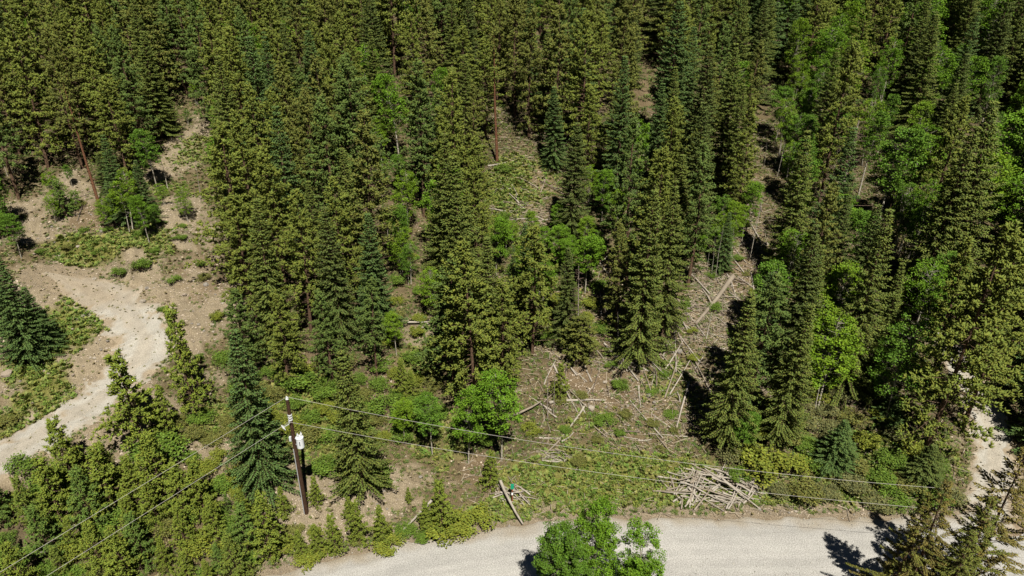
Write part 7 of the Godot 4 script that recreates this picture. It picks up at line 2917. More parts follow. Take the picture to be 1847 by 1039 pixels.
func ring(w: Buf, a: Vector3, b: Vector3, r0: float, r1: float, sides: int, col: Color, first: bool, last: bool) -> void:
	var k := w.v.size()
	for j in sides:
		var g := TAU * j / sides
		var o := Vector3(cos(g), 0, sin(g))
		for e in 2:
			w.v.append((b if e else a) + o * (r1 if e else r0))
			w.n.append(o)
			w.c.append(col)
	for j in sides:
		var p := k + 2 * j
		var q := k + 2 * ((j + 1) % sides)
		w.i.append_array(PackedInt32Array([p, q, p + 1, q, q + 1, p + 1]))
	for e in 2:
		if not (last if e else first):
			continue
		var m := w.v.size()
		var up := Vector3.UP if e else Vector3.DOWN
		w.v.append(b if e else a)
		w.n.append(up)
		w.c.append(Color(1, 0.88, 0.7))
		for j in sides:
			w.v.append(w.v[k + 2 * j + e])
			w.n.append(up)
			w.c.append(Color(1, 0.88, 0.7))
		for j in sides:
			var p := m + 1 + j
			var q := m + 1 + (j + 1) % sides
			w.i.append_array(PackedInt32Array([m, p, q] if e else [m, q, p]))


func make_rock(seed_: int) -> ArrayMesh:
	rng.seed = seed_
	var s := SphereMesh.new()
	s.radial_segments = 9
	s.rings = 5
	s.radius = 0.5
	s.height = 1.0
	var st := SurfaceTool.new()
	st.create_from(s, 0)
	var a := st.commit().surface_get_arrays(0)
	var v: PackedVector3Array = a[Mesh.ARRAY_VERTEX]
	var off := rng.randf() * 100.0
	for k in v.size():
		var p := v[k]
		var q := 1.0 + 0.5 * rough.get_noise_3d(p.x * 14.0 + off, p.y * 14.0, p.z * 14.0)
		v[k] = Vector3(p.x * 1.15, p.y * 0.72, p.z) * q
	var out := SurfaceTool.new()
	out.begin(Mesh.PRIMITIVE_TRIANGLES)
	out.set_smooth_group(-1)
	var idx: PackedInt32Array = a[Mesh.ARRAY_INDEX]
	for k in idx:
		out.add_vertex(v[k])
	out.generate_normals()
	return out.commit()


# ------------------------------------------------------------------ copies too many to count
func mass(called: String, label: String, m: Mesh, mat: Material, where: Array, tints: PackedColorArray) -> void:
	var mm := MultiMesh.new()
	mm.transform_format = MultiMesh.TRANSFORM_3D
	mm.use_colors = true
	mm.mesh = m
	mm.instance_count = where.size()
	for k in where.size():
		mm.set_instance_transform(k, where[k])
		mm.set_instance_color(k, tints[k])
	var o := MultiMeshInstance3D.new()
	o.multimesh = mm
	o.material_override = mat
	o.name = called
	o.set_meta("kind", "stuff")
	o.set_meta("label", label)
	add_child(o)


func turned(p: Vector3, s: Vector3) -> Transform3D:
	return Transform3D(Basis.from_euler(Vector3(rng.randf_range(-0.25, 0.25), rng.randf() * TAU, rng.randf_range(-0.25, 0.25))).scaled_local(s), p)


func wire(called: String, label: String, a: Vector3, b: Vector3, sag: float, mat: Material) -> void:
	var w := Buf.new()
	for s in 24:
		var u := s / 24.0
		var t := (s + 1) / 24.0
		w.limb(a.lerp(b, u) - Vector3.UP * 4.0 * sag * u * (1.0 - u), a.lerp(b, t) - Vector3.UP * 4.0 * sag * t * (1.0 - t), 0.0105, 0.0105, 5, Color(1, 1, 1))
	var o := MeshInstance3D.new()
	o.mesh = w.mesh(mat)
	put(o, called, label, "wire", "overhead wires of the utility line")


func lathe(profile: Array, sides := 12) -> ArrayMesh:
	var w := Buf.new()
	for k in profile.size() - 1:
		var a: Vector2 = profile[k]
		var b: Vector2 = profile[k + 1]
		var slope := Vector2(a.y - b.y, b.x - a.x).normalized()
		var at := w.v.size()
		for j in sides:
			var g := TAU * j / sides
			for p in [a, b]:
				w.v.append(Vector3(cos(g) * p.x, p.y, sin(g) * p.x))
				w.n.append(Vector3(cos(g) * slope.x, slope.y, sin(g) * slope.x))
				w.c.append(Color(1, 1, 1))
		for j in sides:
			var p := at + 2 * j
			var q := at + 2 * ((j + 1) % sides)
			w.i.append_array(PackedInt32Array([p, p + 1, q, q, p + 1, q + 1]))
	return w.mesh()


func _ready() -> void:
	# ---- camera, sky, sun, exposure
	var cam := Camera3D.new()
	cam.name = "camera"
	cam.position = Vector3(0, 38, 0)
	cam.rotation_degrees.x = -26.0
	cam.fov = 45.2
	cam.far = 900.0
	add_child(cam)
	var env := Environment.new()
	env.background_mode = Environment.BG_SKY
	var sm := ProceduralSkyMaterial.new()
	sm.sky_top_color = Color(0.30, 0.46, 0.74)
	sm.sky_horizon_color = Color(0.62, 0.74, 0.88)
	sm.ground_bottom_color = Color(0.2, 0.2, 0.14)
	sm.ground_horizon_color = Color(0.4, 0.42, 0.4)
	sm.sky_energy_multiplier = 0.32
	sm.sun_angle_max = 3.0
	env.sky = Sky.new()
	env.sky.sky_material = sm
	env.tonemap_mode = Environment.TONE_MAPPER_LINEAR
	env.tonemap_exposure = 1.85
	env.sdfgi_enabled = true
	env.ssao_enabled = true
	env.ssil_enabled = true
	var we := WorldEnvironment.new()
	we.environment = env
	add_child(we)
	var sun := DirectionalLight3D.new()
	sun.name = "sun"
	sun.light_energy = 1.6
	sun.light_color = Color(1.0, 0.98, 0.94)
	sun.light_angular_distance = 0.5
	sun.shadow_enabled = true
	sun.basis = Basis.looking_at(Vector3(-0.147, -0.839, -0.52), Vector3.UP)
	add_child(sun)

	rough.seed = 3
	rough.frequency = 0.22
	rough.fractal_octaves = 4
	patch.seed = 11
	patch.frequency = 0.16
	patch.fractal_octaves = 4
	var speck := noise_tex(0.045, [[0.0, Color(0.42, 0.4, 0.38)], [0.45, Color(0.72, 0.7, 0.68)], [0.62, Color(0.85, 0.84, 0.82)], [0.8, Color(1, 0.99, 0.97)]], 5, 5, 1024)
	var relief := noise_tex(0.05, [], 8, 5, 1024)
	# ---- the hillside: one sheet
	var soil := matte(lin(1, 1, 1), 0.95)
	soil.albedo_texture = speck
	soil.uv1_triplanar = true
	soil.uv1_world_triplanar = true
	soil.uv1_scale = Vector3.ONE * 0.21
	soil.heightmap_enabled = true
	soil.heightmap_texture = relief
	soil.heightmap_scale = 5.0
	var xs := spans([[-420, -110, 10], [-110, -56, 1.0], [-56, 56, 0.3], [56, 110, 1.0], [110, 420, 10]])
	var ds := spans([[-120, 22, 6], [22, 31, 0.5], [31, 64, 0.25], [64, 90, 0.45], [90, 140, 1.2], [140, 420, 8]])
	var lie := func(x: float, d: float) -> Vector3:
		var t := road_t(x, d)
		var y := height(x, d)
		if t < 0.3 and t > -7.8 and absf(x) < 70.0:
			y -= 0.07
		for k in 2:
			if near_drive(k, x, d) and drive_at(k, x, d).x < DRIVES[k][1] - 0.5:
				y -= 0.05
		return Vector3(x, y, -d)
	var litter := Color(0.098, 0.08, 0.046)
	var paint := func(x: float, d: float) -> Color:
		var t := road_t(x, d)
		var col := litter.lerp(Color(0.135, 0.108, 0.062), clampf(0.5 + patch.get_noise_2d(x * 0.6, d * 0.6) * 1.5, 0, 1))
		if t < 0.0 and t > -12.0:
			col = Color(0.25, 0.2, 0.14)
		if absf(x) < 60.0 and d < 100.0:
			var w := cover(x, d)
			var rest := maxf(0.0, 1.0 - w[0] - w[1] - w[2] - w[3] - w[4])
			col = col * rest
			for j in 5:
				col += COVER_COLOURS[j] * w[j]
			var verge := (1.0 - smoothstep(0.2, 1.9, absf(t - 0.4) + patch.get_noise_2d(x * 2.0, d * 2.0) * 0.9))
			col = col.lerp(Color(0.262, 0.22, 0.16), verge * 0.9)
			if near_drive(0, x, d):
				var q := drive_at(0, x, d).x + patch.get_noise_2d(x * 2.0, d * 2.0) * 1.3
				col = col.lerp(Color(0.268, 0.222, 0.155), (1.0 - smoothstep(2.0, 3.3, q)) * 0.9)
		col *= 1.22 * (1.0 + patch.get_noise_2d(x * 9.0, d * 9.0) * 0.35)
		col.a = 1.0
		return col
	var flat := func(x: float, d: float) -> Vector2: return Vector2(x, d)
	setting("hillside", sheet(xs, ds, lie, paint, flat), soil)
	# ---- roads: sheets with uneven edges that dip under the soil
	var gravel := matte(lin(1, 1, 1), 0.95)
	gravel.albedo_texture = noise_tex(0.05, [[0.1, Color(0.6, 0.585, 0.56)], [0.5, Color(0.74, 0.725, 0.7)], [0.9, Color(0.86, 0.845, 0.82)]], 21, 5, 1024)
	gravel.uv1_triplanar = true
	gravel.uv1_world_triplanar = true
	gravel.uv1_scale = Vector3.ONE * 0.16
	gravel.heightmap_enabled = true
	gravel.heightmap_texture = relief
	gravel.heightmap_scale = 2.0
	var road_us := spans([[-62, 62, 0.4]])
	var road_ws := spans([[-8.3, -6.8, 0.5], [-6.8, 0.35, 0.2]])
	var on_road := func(x: float, t: float) -> Vector3:
		var e := maxf(0.0, 10.0 - x)
		var s := 0.015 * e
		var edge := 0.0
		if t > -0.3 or t < -7.6:
			edge = 1.0
		var tt := t + patch.get_noise_2d(x * 3.0, 5.0) * 0.6 * smoothstep(-2.2, 0.0, t)
		var d := 38.9 - 0.0075 * e * e + tt * sqrt(1.0 + s * s)
		return Vector3(x, 0.02 - 0.12 * edge * (1.0 if t > 0.0 or t < -8.0 else 0.35) + 0.03 * sin((t + 4.0) * 1.3) * (1.0 - edge), -d)
	var road_col := func(x: float, t: float) -> Color:
		var k := 1.0 + 0.16 * patch.get_noise_2d(x * 0.25, t * 7.0) + 0.10 * patch.get_noise_2d(x * 1.2, t * 2.0) + 0.10 * patch.get_noise_2d(x * 9.0, t * 9.0)
		var edge := smoothstep(-1.6, 0.2, t + patch.get_noise_2d(x * 2.5, t * 2.0))
		var c := (Color(0.55, 0.555, 0.55) * k).lerp(Color(0.43, 0.385, 0.31), edge)
		c.a = 1.0
		return c
	setting("gravel_road", sheet(road_us, road_ws, on_road, road_col, flat), gravel)
	for k in 2:
		var poly: Array = DRIVES[k][0]
		var c3 := Curve3D.new()
		for j in poly.size():
			var p: Vector3 = poly[j]
			var before: Vector3 = poly[maxi(j - 1, 0)]
			var after: Vector3 = poly[mini(j + 1, poly.size() - 1)]
			var tan := (after - before) * 0.16
			c3.add_point(Vector3(p.x, p.z, -p.y), Vector3(-tan.x, -tan.z, tan.y), Vector3(tan.x, tan.z, -tan.y))
		var long := c3.get_baked_length()
		var half: float = 2.55 if k == 0 else 1.55
		var us := spans([[0, long, 0.3]])
		var ws := spans([[-1.25, 1.25, 0.125]])
		var on_drive := func(s: float, w: float) -> Vector3:
			var p := c3.sample_baked(s)
			var q := c3.sample_baked(minf(s + 0.3, long)) - c3.sample_baked(maxf(s - 0.3, 0.0))
			var side := Vector3(q.z, 0, -q.x).normalized()
			var at := p + side * w * half * (1.0 + 0.45 * patch.get_noise_2d(s * 2.2 + 40.0 * k, signf(w) * 30.0) + 0.25 * patch.get_noise_2d(s * 9.0 + 40.0 * k, signf(w) * 30.0)) * (1.0 - 0.9 * smoothstep(long - 7.0, long, s) * (1.0 if k == 0 else 0.0))
			var y := height(at.x, -at.z)
			return Vector3(at.x, y + 0.035 - 0.16 * smoothstep(0.86, 1.25, absf(w)) + 0.03 * patch.get_noise_2d(at.x * 5.0, at.z * 5.0), at.z)
		var drive_col := func(s: float, w: float) -> Color:
			var track := 1.0 - 0.35 * smoothstep(0.12, 0.3, absf(absf(w) - 0.5) + patch.get_noise_2d(s * 1.5, w * 8.0) * 0.25)
			var c := Color(0.41, 0.345, 0.255).lerp(Color(0.525, 0.515, 0.475), track)
			c = c.lerp(Color(0.41, 0.345, 0.255), smoothstep(0.65, 1.0, absf(w) + patch.get_noise_2d(s * 3.0, w * 5.0) * 0.8 + patch.get_noise_2d(s * 9.0, w * 14.0) * 0.6))
			if k == 0:
				c = c.lerp(Color(0.41, 0.345, 0.255), 0.75 * smoothstep(24.0, 33.0, s + patch.get_noise_2d(s * 2.0, w * 4.0) * 6.0))
			c *= 1.0 + 0.25 * patch.get_noise_2d(s * 6.0, w * 14.0)
			c.a = 1.0
			return c
		setting("dirt_drive" if k == 0 else "side_drive", sheet(us, ws, on_drive, drive_col, flat), gravel)

	# ---- tree kinds
	var wood := {"pine": matte(lin(0.24, 0.175, 0.125), 0.9), "aspen": matte(lin(0.5, 0.47, 0.38), 0.8), "dead": matte(lin(0.36, 0.32, 0.27), 0.9), "rust": matte(lin(0.3, 0.165, 0.1), 0.9), "white": matte(lin(0.58, 0.54, 0.46), 0.85), "brown_grey": matte(lin(0.27, 0.2, 0.15), 0.9)}
	for k in wood:
		wood[k].albedo_texture = noise_tex(0.03, [[0.2, Color(0.55, 0.52, 0.5)], [0.75, Color(1, 1, 1)]], 31, 4, 256)
		wood[k].uv1_triplanar = true
		wood[k].uv1_scale = Vector3(2.0, 0.5, 2.0)
	var leafy := func(c: Color, glow := Color.BLACK) -> StandardMaterial3D:
		var m := matte(c.linear_to_srgb(), 0.65)
		if glow != Color.BLACK:
			m.backlight_enabled = true
			m.backlight = glow
		return m
	var pine_green := [leafy.call(Color(0.152, 0.182, 0.03)), leafy.call(Color(0.108, 0.158, 0.034)), leafy.call(Color(0.142, 0.158, 0.032))]
	var spruce_green := [leafy.call(Color(0.142, 0.178, 0.036)), leafy.call(Color(0.1, 0.16, 0.042)), leafy.call(Color(0.108, 0.142, 0.034))]
	var young_green := [leafy.call(Color(0.175, 0.22, 0.03)), leafy.call(Color(0.12, 0.185, 0.034)), leafy.call(Color(0.155, 0.2, 0.032))]
	var near_green := [leafy.call(Color(0.165, 0.17, 0.034)), leafy.call(Color(0.175, 0.15, 0.04)), leafy.call(Color(0.155, 0.175, 0.034))]
	var aspen_green := [leafy.call(Color(0.125, 0.235, 0.016), Color(0.45, 0.5, 0.1)), leafy.call(Color(0.105, 0.2, 0.02), Color(0.45, 0.5, 0.1)), leafy.call(Color(0.155, 0.255, 0.016), Color(0.45, 0.5, 0.1))]
	var kinds := []
	kinds.append([])
	for k in 7:
		kinds[0].append(make_pine(100 + k, 14.0, [0.12, 0.08, 0.16, 0.1, 0.2, 0.14, 0.25][k], [2.5, 2.7, 2.2, 2.4, 2.1, 2.9, 2.3][k], [130, 130, 120, 130, 110, 115, 95][k], [0.29, 0.29, 0.28, 0.3, 0.28, 0.32, 0.3][k], [0.7, 0.6, 0.8, 0.7, 0.9, 0.4, 0.6][k], 7))
	kinds.append([])
	for k in 4:
		kinds[1].append(make_spruce(200 + k, 13.0, [0.03, 0.06, 0.1, 0.04][k], [2.6, 2.35, 2.15, 2.45][k], 46, 0.31))
	kinds.append([])
	for k in 3:
		kinds[2].append(make_pine(300 + k, 5.0, 0.02, 1.5, 90, 0.19, 0.95, 7))
	kinds.append([])
	for k in 4:
		kinds[3].append(make_aspen(400 + k, 9.0, [0.35, 0.28, 0.42, 0.3][k], [1.5, 1.7, 1.35, 1.6][k], 130, 60, 0.12, [1, 2, 1, 3][k]))
	kinds.append([])
	for k in 2:
		kinds[4].append(make_spruce(500 + k, 11.0, 0.06, 2.5, 44, 0.22, true))
	kinds.append([])
	for k in 2:
		kinds[5].append(make_aspen(600 + k, 9.5, 0.25, 1.5, 170, 120, 0.1, 2))
	kinds.append([make_pine(700, 14.0, 0.62, 1.5, 34, 0.40, 0.6, 5), make_pine(701, 14.0, 0.5, 1.2, 24, 0.36, 0.5, 4)])
	kinds.append([make_snag(800, 7.0, 40, 1.0), make_snag(801, 7.0, 26, 0.8), make_snag(802, 7.0, 60, 1.3)])
	kinds.append([make_snag(810, 6.0, 7, 0.4), make_snag(811, 6.0, 5, 0.5)])
	var names := ["pine_tree", "spruce_tree", "young_pine", "aspen_tree", "conifer_tree", "leafy_aspen", "bare_trunk_pine", "dead_tree", "bare_sapling"]
	rng.seed = 42
	for row in TREES:
		var kind: int = row[0]
		var set_: Array = kinds[kind]
		var pick: int = row[7] if row[7] >= 0 else rng.randi() % set_.size()
		if kind == 7 and row[3] > 9.0:
			pick = 2
		var src: Array = set_[pick]
		var tone: int = row[6] if row[6] >= 0 else rng.randi() % 3
		var greens: Array = [pine_green, spruce_green, young_green, aspen_green, near_green, aspen_green, pine_green, [], []][kind]
		var o := Node3D.new()
		var s: float = row[3] / src[2]
		var wide: float = s * row[4]
		if kind < 2:
			wide = lerpf(wide, row[4], 0.35)
		o.position = ground(row[1], row[2], -0.05)
		o.rotation = Vector3(rng.randf_range(-0.04, 0.04), rng.randf() * TAU, rng.randf_range(-0.04, 0.04))
		o.scale = Vector3(wide, s, wide)
		var lb: Array = LABELS[row[5]]
		put(o, names[kind], lb[0], "tree" if kind < 7 else ("dead tree" if kind == 7 else "dead tree"), lb[1])
		if kind < 7:
			var tr := part(o, "trunk", src[0], wood["aspen"] if kind == 3 or kind == 5 else (wood["rust"] if kind == 6 else wood["pine"]))
			tr.scale = Vector3(1.0 / maxf(row[4], 0.8), 1.0, 1.0 / maxf(row[4], 0.8))
			part(o, "crown", src[1], greens[tone])
		else:
			part(o, "trunk", src[0], wood["dead"] if kind == 7 else wood["white"])
			part(o, "branches" if kind == 7 else "twigs", src[1], wood["brown_grey"] if kind == 7 else wood["white"]).set_meta("kind", "stuff")

	# ---- shrubs
	var shrub_green := [leafy.call(Color(0.125, 0.2, 0.026), Color(0.35, 0.4, 0.12)), leafy.call(Color(0.2, 0.23, 0.03), Color(0.35, 0.4, 0.15)), leafy.call(Color(0.16, 0.165, 0.06), Color(0.3, 0.3, 0.15)), leafy.call(Color(0.165, 0.17, 0.042), Color(0.3, 0.35, 0.15))]
	var shrubs := [make_shrub(900, 1900, 26, 0.055), make_shrub(901, 2100, 34, 0.05), make_shrub(902, 1700, 30, 0.05)]
	rng.seed = 43
	for row in SHRUBS:
		var o := Node3D.new()
		o.position = ground(row[1], row[2], -0.03)
		o.rotation.y = rng.randf() * TAU
		o.scale = Vector3(row[3], row[4], row[3])
		var lb: Array = LABELS[row[5]]
		put(o, "shrub", lb[0], "shrub", lb[1])
		var src: Array = shrubs[rng.randi() % 3]
		part(o, "stems", src[0], wood["brown_grey"])
		part(o, "foliage", src[1], shrub_green[row[0]])

	# ---- logs
	var logs := []
	for k in 6:
		logs.append(make_log(1000 + k))
	var log_wood := [matte(lin(0.42, 0.38, 0.32), 0.9), matte(lin(0.31, 0.265, 0.205), 0.9), matte(lin(0.2, 0.16, 0.125), 0.9)]
	for m in log_wood:
		m.albedo_texture = noise_tex(0.03, [[0.2, Color(0.62, 0.6, 0.58)], [0.7, Color(1, 1, 1)]], 33, 4, 256)
		m.uv1_triplanar = true
		m.uv1_scale = Vector3(3.0, 0.6, 3.0)
	rng.seed = 44
	for row in LOGS:
		var r: float = row[6]
		var a := ground(row[0], row[1], row[2] + r * 0.8)
		var b := ground(row[3], row[4], row[5] + r * 0.7)
		var dir := b - a
		var y := dir.normalized()
		var x := y.cross(Vector3(0.1, 0.2, 1.0)).normalized()
		var o := MeshInstance3D.new()
		o.mesh = logs[rng.randi() % 6]
		o.material_override = log_wood[row[7]]
		o.transform = Transform3D(Basis(x * r, dir, x.cross(y) * r), a)
		var lb: Array = LABELS[row[8]]
		put(o, "fallen_trunk" if dir.length() > 3.2 else ("stick" if r < 0.05 else "log"), lb[0], "log", lb[1])

	# ---- rocks
	var stones := [make_rock(1100), make_rock(1101), make_rock(1102), make_rock(1103)]
	var stone := [matte(lin(0.44, 0.4, 0.34), 0.9, false), matte(lin(0.36, 0.31, 0.25), 0.9, false), matte(lin(0.3, 0.28, 0.25), 0.9, false)]
	for m in stone:
		m.albedo_texture = speck
		m.uv1_triplanar = true
	rng.seed = 45
	for row in ROCKS:
		var o := MeshInstance3D.new()
		o.mesh = stones[rng.randi() % 4]
		o.material_override = stone[row[3]]
		o.position = ground(row[0], row[1], row[2] * 0.12)
		o.rotation = Vector3(rng.randf_range(-0.3, 0.3), rng.randf() * TAU, rng.randf_range(-0.3, 0.3))
		o.scale = Vector3.ONE * row[2]
		var lb: Array = LABELS[row[4]]
		put(o, "rock", lb[0], "rock", lb[1])

	# ---- grass, herbs, pebbles and twigs on the open ground
	rng.seed = 46
	var tuft := Buf.new()
	for k in 10:
		var az := rng.randf() * TAU
		var out := Vector3(cos(az), 0, sin(az))
		var b := out * rng.randf_range(0.0, 0.09)
		tuft.leaf(b, (out * rng.randf_range(0.2, 0.9) + Vector3.UP).normalized(), out.cross(Vector3.UP).cross(Vector3.UP), rng.randf_range(0.14, 0.3), shade(0.65, 1.0))
	var herb := Buf.new()
	for k in 26:
		var p := ball() * Vector3(0.22, 0.09, 0.22) + Vector3.UP * 0.1
		var nrm := (Vector3.UP + ball() * 0.9).normalized()
		herb.leaf(p, nrm.cross(ball()).normalized(), nrm, rng.randf_range(0.06, 0.12), shade(0.6, 1.0))
	var twig := Buf.new()
	twig.limb(Vector3(-0.5, 0, 0), Vector3(0.05, 0.0, 0.03), 0.022, 0.018, 4, Color(1, 1, 1))
	twig.limb(Vector3(0.05, 0.0, 0.03), Vector3(0.5, 0.02, 0), 0.018, 0.01, 4, Color(1, 1, 1))
	var g_at := []
	var g_col := PackedColorArray()
	var h_at := []
	var h_col := PackedColorArray()
	var p_at := []
	var p_col := PackedColorArray()
	var t_at := []
	var t_col := PackedColorArray()
	for k in 170000:
		var x := rng.randf_range(-54, 50)
		var d := rng.randf_range(31, 92)
		if absf(x) > d * 0.92:
			continue
		var t := road_t(x, d)
		if t < 0.25 and t > -7.5:
			continue
		var dr := 9.0
		for j in 2:
			if near_drive(j, x, d):
				dr = minf(dr, drive_at(j, x, d).x - (0.0 if j == 0 else -0.5))
		var w := cover(x, d)
		var u := rng.randf()
		var pick := rng.randf()
		var p := ground(x, d)
		if dr < 2.0:
			if u < 0.09:
				g_at.append(turned(p, Vector3.ONE * rng.randf_range(0.25, 0.55)))
				g_col.append(Color(0.19, 0.17, 0.07))
			elif u < 0.3:
				p_at.append(turned(p + Vector3.UP * 0.03, Vector3.ONE * rng.randf_range(0.03, 0.09)))
				p_col.append(Color(0.33, 0.285, 0.22) * rng.randf_range(0.7, 1.15))
			continue
		if w[0] > u * 0.95:
			if pick < 0.62:
				g_at.append(turned(p, Vector3.ONE * rng.randf_range(0.6, 1.25)))
				g_col.append(Color(0.25, 0.23, 0.07).lerp(Color(0.14, 0.21, 0.038), rng.randf()))
			else:
				h_at.append(turned(p, Vector3.ONE * rng.randf_range(0.6, 1.5)))
				h_col.append(Color(0.19, 0.205, 0.04).lerp(Color(0.095, 0.18, 0.028), rng.randf()))
		elif w[1] + w[2] > u and pick > 0.9 and patch.get_noise_2d(x * 2.0 + 70.0, d * 2.0) > 0.0:
			h_at.append(turned(p, Vector3.ONE * rng.randf_range(0.35, 0.95)))
			h_col.append(Color(0.2, 0.19, 0.06).lerp(Color(0.1, 0.16, 0.03), rng.randf()))
		elif w[1] + w[2] > u and pick < 0.6:
			p_at.append(turned(p + Vector3.UP * 0.02, Vector3.ONE * (0.04 + 0.14 * pow(rng.randf(), 3.0))))
			p_col.append(Color(0.35, 0.29, 0.22) * rng.randf_range(0.5, 1.15))
		elif pick < 0.45:
			h_at.append(turned(p, Vector3.ONE * rng.randf_range(0.4, 1.0)))
			h_col.append(Color(0.15, 0.17, 0.04).lerp(Color(0.08, 0.14, 0.03), rng.randf()))
		elif pick < 0.62:
			g_at.append(turned(p, Vector3.ONE * rng.randf_range(0.5, 0.9)))
			g_col.append(Color(0.24, 0.2, 0.1))
		if w[3] > rng.randf() * 1.25 or (pick > 0.9 and w[1] < 0.3 and x > -4.0):
			t_at.append(Transform3D(Basis.from_euler(Vector3(rng.randf_range(-0.2, 0.2), rng.randf() * TAU, rng.randf_range(-0.3, 0.3))).scaled_local(Vector3(rng.randf_range(0.4, 2.2), 1, 1)), p + Vector3.UP * 0.03))
			t_col.append(Color(0.34, 0.285, 0.215) * rng.randf_range(0.45, 1.25))
	for k in 26000:
		var x := rng.randf_range(-100, 104)
		var d := rng.randf_range(70, 136)
		if absf(x) > d * 0.85 or (d < 92.0 and x > -54.0 and x < 50.0):
			continue
		h_at.append(turned(ground(x, d), Vector3.ONE * rng.randf_range(1.0, 2.6)))
		h_col.append(Color(0.14, 0.155, 0.04).lerp(Color(0.075, 0.13, 0.028), rng.randf()))
	for k in 5000:
		var x := rng.randf_range(-40, 42)
		var t := -8.0 * rng.randf()
		var e := maxf(0.0, 10.0 - x)
		var sl := 0.015 * e
		p_at.append(turned(Vector3(x, 0.03, -(38.9 - 0.0075 * e * e + t * sqrt(1.0 + sl * sl))), Vector3.ONE * (0.02 + 0.07 * pow(rng.randf(), 3.0))))
		p_col.append(Color(0.3, 0.285, 0.25) * rng.randf_range(0.6, 1.2))
	var blade := matte(Color.WHITE, 0.8)
	blade.backlight_enabled = true
	blade.backlight = Color(0.3, 0.3, 0.1)
	mass("grass", "tufts of green and dry grass on the open ground", tuft.mesh(), blade, g_at, g_col)
	mass("ground_cover", "low leafy plants on the open ground", herb.mesh(), blade, h_at, h_col)
	mass("pebbles", "loose pale stones on bare dirt", make_rock(1200), matte(Color.WHITE, 0.9), p_at, p_col)
	mass("twig_litter", "grey twigs and chips littering the log slope", twig.mesh(), matte(Color.WHITE, 0.9), t_at, t_col)

	# ---- the utility line
	var tar := matte(lin(0.075, 0.042, 0.026), 0.85)
	tar.albedo_texture = wood["pine"].albedo_texture
	tar.uv1_triplanar = true
	tar.uv1_scale = Vector3(4, 0.4, 4)
	var steel := matte(lin(0.42, 0.43, 0.44), 0.45)
	steel.metallic = 0.4
	var china := matte(lin(0.42, 0.43, 0.43), 0.3)
	var paint_grey := matte(lin(0.5, 0.52, 0.53), 0.4)
	var copper := matte(lin(0.33, 0.31, 0.28), 0.6)
	var dark := matte(lin(0.03, 0.03, 0.035), 0.5)
	var base := ground(-15.03, 38.29)
	var pole := Node3D.new()
	pole.position = base
	put(pole, "utility_pole", "dark brown wooden utility pole carrying a pale grey transformer", "utility pole")
	var b1 := Buf.new()
	b1.limb(Vector3(0, -1.2, 0), Vector3(0, 5, 0), 0.17, 0.145, 14, Color(1, 1, 1))
	b1.limb(Vector3(0, 5, 0), Vector3(0, 9.9, 0), 0.145, 0.115, 14, Color(0.95, 0.95, 0.95), true)
	part(pole, "shaft", b1.mesh(), tar)
	var pin := part(pole, "pole_top_insulator", lathe([Vector2(0.0, 0.32), Vector2(0.05, 0.31), Vector2(0.045, 0.25), Vector2(0.1, 0.2), Vector2(0.06, 0.17), Vector2(0.11, 0.1), Vector2(0.03, 0.06), Vector2(0.03, -0.1)]), china)
	pin.position = Vector3(0, 9.92, 0)
	for k in 3:
		var band := part(pole, "white_band", lathe([Vector2(0.125, 0.06), Vector2(0.15, 0.04), Vector2(0.15, -0.04), Vector2(0.125, -0.06)], 16), china)
		band.position = Vector3(0, 8.35 + 0.19 * k, 0)
	var spool := Buf.new()
	spool.limb(Vector3(0, 0, 0.12), Vector3(0, 0, 0.34), 0.03, 0.03, 8, Color(1, 1, 1), true)
	spool.limb(Vector3(0, -0.09, 0.3), Vector3(0, 0.09, 0.3), 0.055, 0.055, 8, Color(1, 1, 1), true)
	var sp := part(pole, "wire_clevis", spool.mesh(), steel)
	sp.position = Vector3(0, 8.36, 0)
	var arm := Buf.new()
	arm.limb(Vector3(-0.1, 8.02, 0.05), Vector3(-0.5, 7.82, 0.15), 0.035, 0.035, 6, Color(1, 1, 1), true)
	part(pole, "cutout_bracket", arm.mesh(), steel)
	var cut := part(pole, "fuse_cutout", lathe([Vector2(0.0, 0.22), Vector2(0.05, 0.2), Vector2(0.05, 0.1), Vector2(0.08, 0.07), Vector2(0.05, 0.04), Vector2(0.08, 0.0), Vector2(0.05, -0.04), Vector2(0.08, -0.08), Vector2(0.04, -0.12), Vector2(0.03, -0.26), Vector2(0, -0.27)]), china)
	cut.position = Vector3(-0.52, 7.8, 0.16)
	cut.rotation.z = 0.5
	var tank := part(pole, "transformer", lathe([Vector2(0.0, 0.47), Vector2(0.2, 0.46), Vector2(0.27, 0.41), Vector2(0.28, 0.36), Vector2(0.255, 0.35), Vector2(0.255, -0.42), Vector2(0.22, -0.46), Vector2(0, -0.46)], 22), paint_grey)
	tank.position = Vector3(0.44, 6.55, 0.12)
	for k in 2:
		var bush := part(tank, "bushing", lathe([Vector2(0.0, 0.34), Vector2(0.035, 0.33), Vector2(0.035, 0.26), Vector2(0.07, 0.22), Vector2(0.04, 0.19), Vector2(0.075, 0.14), Vector2(0.045, 0.1), Vector2(0.05, 0.0)]), china)
		bush.position = Vector3(-0.08 + 0.2 * k, 0.44, 0.06 - 0.14 * k)
	var plate := BoxMesh.new()
	plate.size = Vector3(0.05, 0.34, 0.012)
	var mark := part(tank, "dark_strip", plate, dark)
	mark.position = Vector3(0.05, 0.02, 0.26)
	var hang := BoxMesh.new()
	hang.size = Vector3(0.22, 0.07, 0.1)
	for k in 2:
		var hb := part(pole, "tank_hanger", hang, steel)
		hb.position = Vector3(0.17, 6.3 + 0.5 * k, 0.04)
	var box := BoxMesh.new()
	box.size = Vector3(0.14, 0.34, 0.16)
	var ar := part(pole, "surge_arrester", box, china)
	ar.position = Vector3(-0.2, 6.8, 0.1)
	var pipe := Buf.new()
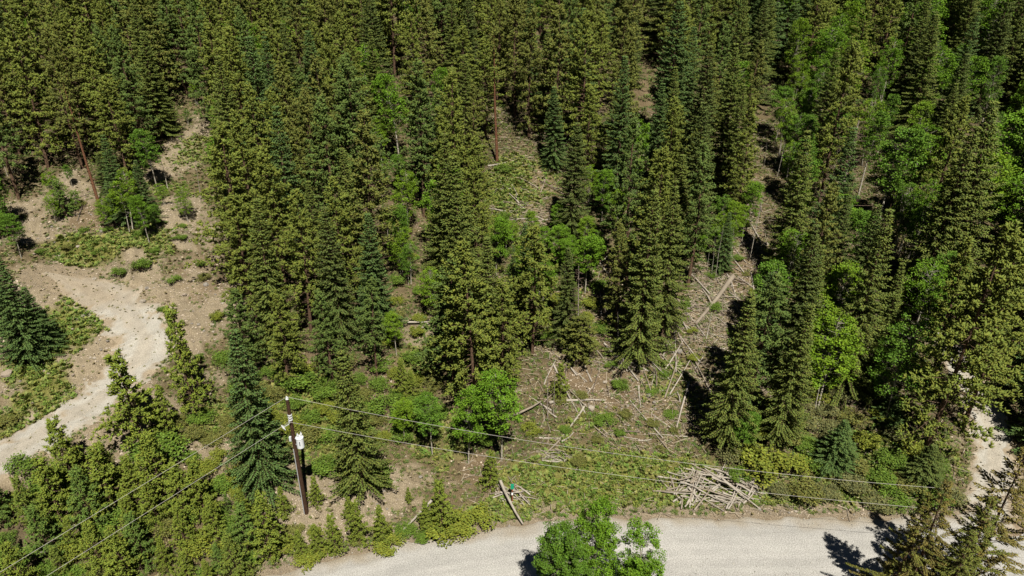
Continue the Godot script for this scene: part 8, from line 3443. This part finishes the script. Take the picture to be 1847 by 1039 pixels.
	pipe.limb(Vector3(-0.13, 0.0, 0.13), Vector3(-0.11, 5.9, 0.11), 0.035, 0.035, 8, Color(1, 1, 1), true)
	part(pole, "conduit", pipe.mesh(), steel)
	var top := base + Vector3(0, 10.2, 0)
	var low := base + Vector3(0, 8.38, 0.32)
	for e in [["wooden utility pole at the end of the wires beyond the side drive", ground(66.0, 29.9), 10.3], ["wooden utility pole at the end of the wires beyond the thicket", ground(-36.0, 12.0), 9.3]]:
		var far_pole := Node3D.new()
		far_pole.position = e[1]
		put(far_pole, "utility_pole", e[0], "utility pole")
		var fb := Buf.new()
		fb.limb(Vector3(0, -1.2, 0), Vector3(0, e[2], 0), 0.17, 0.115, 14, Color(1, 1, 1), true)
		part(far_pole, "shaft", fb.mesh(), tar)
		part(far_pole, "pole_top_insulator", pin.mesh, china).position = Vector3(0, e[2], 0)
	wire("overhead_wire", "upper wire from the pole across the road towards the side drive", top, Vector3(66, 10.0, -29.8), 3.25, copper)
	wire("overhead_wire", "lower wire from the pole across the road towards the side drive", low, Vector3(66, 7.5, -30.0), 2.75, copper)
	wire("overhead_wire", "upper wire from the pole over the young pine thicket", top, Vector3(-36, 8.75, -12), 0.0, copper)
	wire("overhead_wire", "lower wire from the pole over the young pine thicket", low, Vector3(-36, 7.0, -12), 0.0, copper)

	# ---- the marker post
	var post := Node3D.new()
	post.position = ground(0.02, 40.1)
	put(post, "marker_post", "short brown marker post with a green plate on top, in a small log heap", "post")
	var ps := Buf.new()
	ps.limb(Vector3(0, -0.4, 0), Vector3(0, 1.95, 0), 0.055, 0.05, 6, Color(1, 1, 1), true)
	part(post, "stake", ps.mesh(), matte(lin(0.2, 0.07, 0.035), 0.8))
	var pb := BoxMesh.new()
	pb.size = Vector3(0.24, 0.52, 0.015)
	var gp := part(post, "green_plate", pb, matte(lin(0.01, 0.24, 0.13), 0.4))
	gp.position = Vector3(0, 1.68, 0.07)
	var lp := BoxMesh.new()
	lp.size = Vector3(0.13, 0.22, 0.012)
	var wl := part(post, "white_tag", lp, matte(lin(0.7, 0.7, 0.68), 0.5))
	wl.position = Vector3(0, 0.95, 0.065)
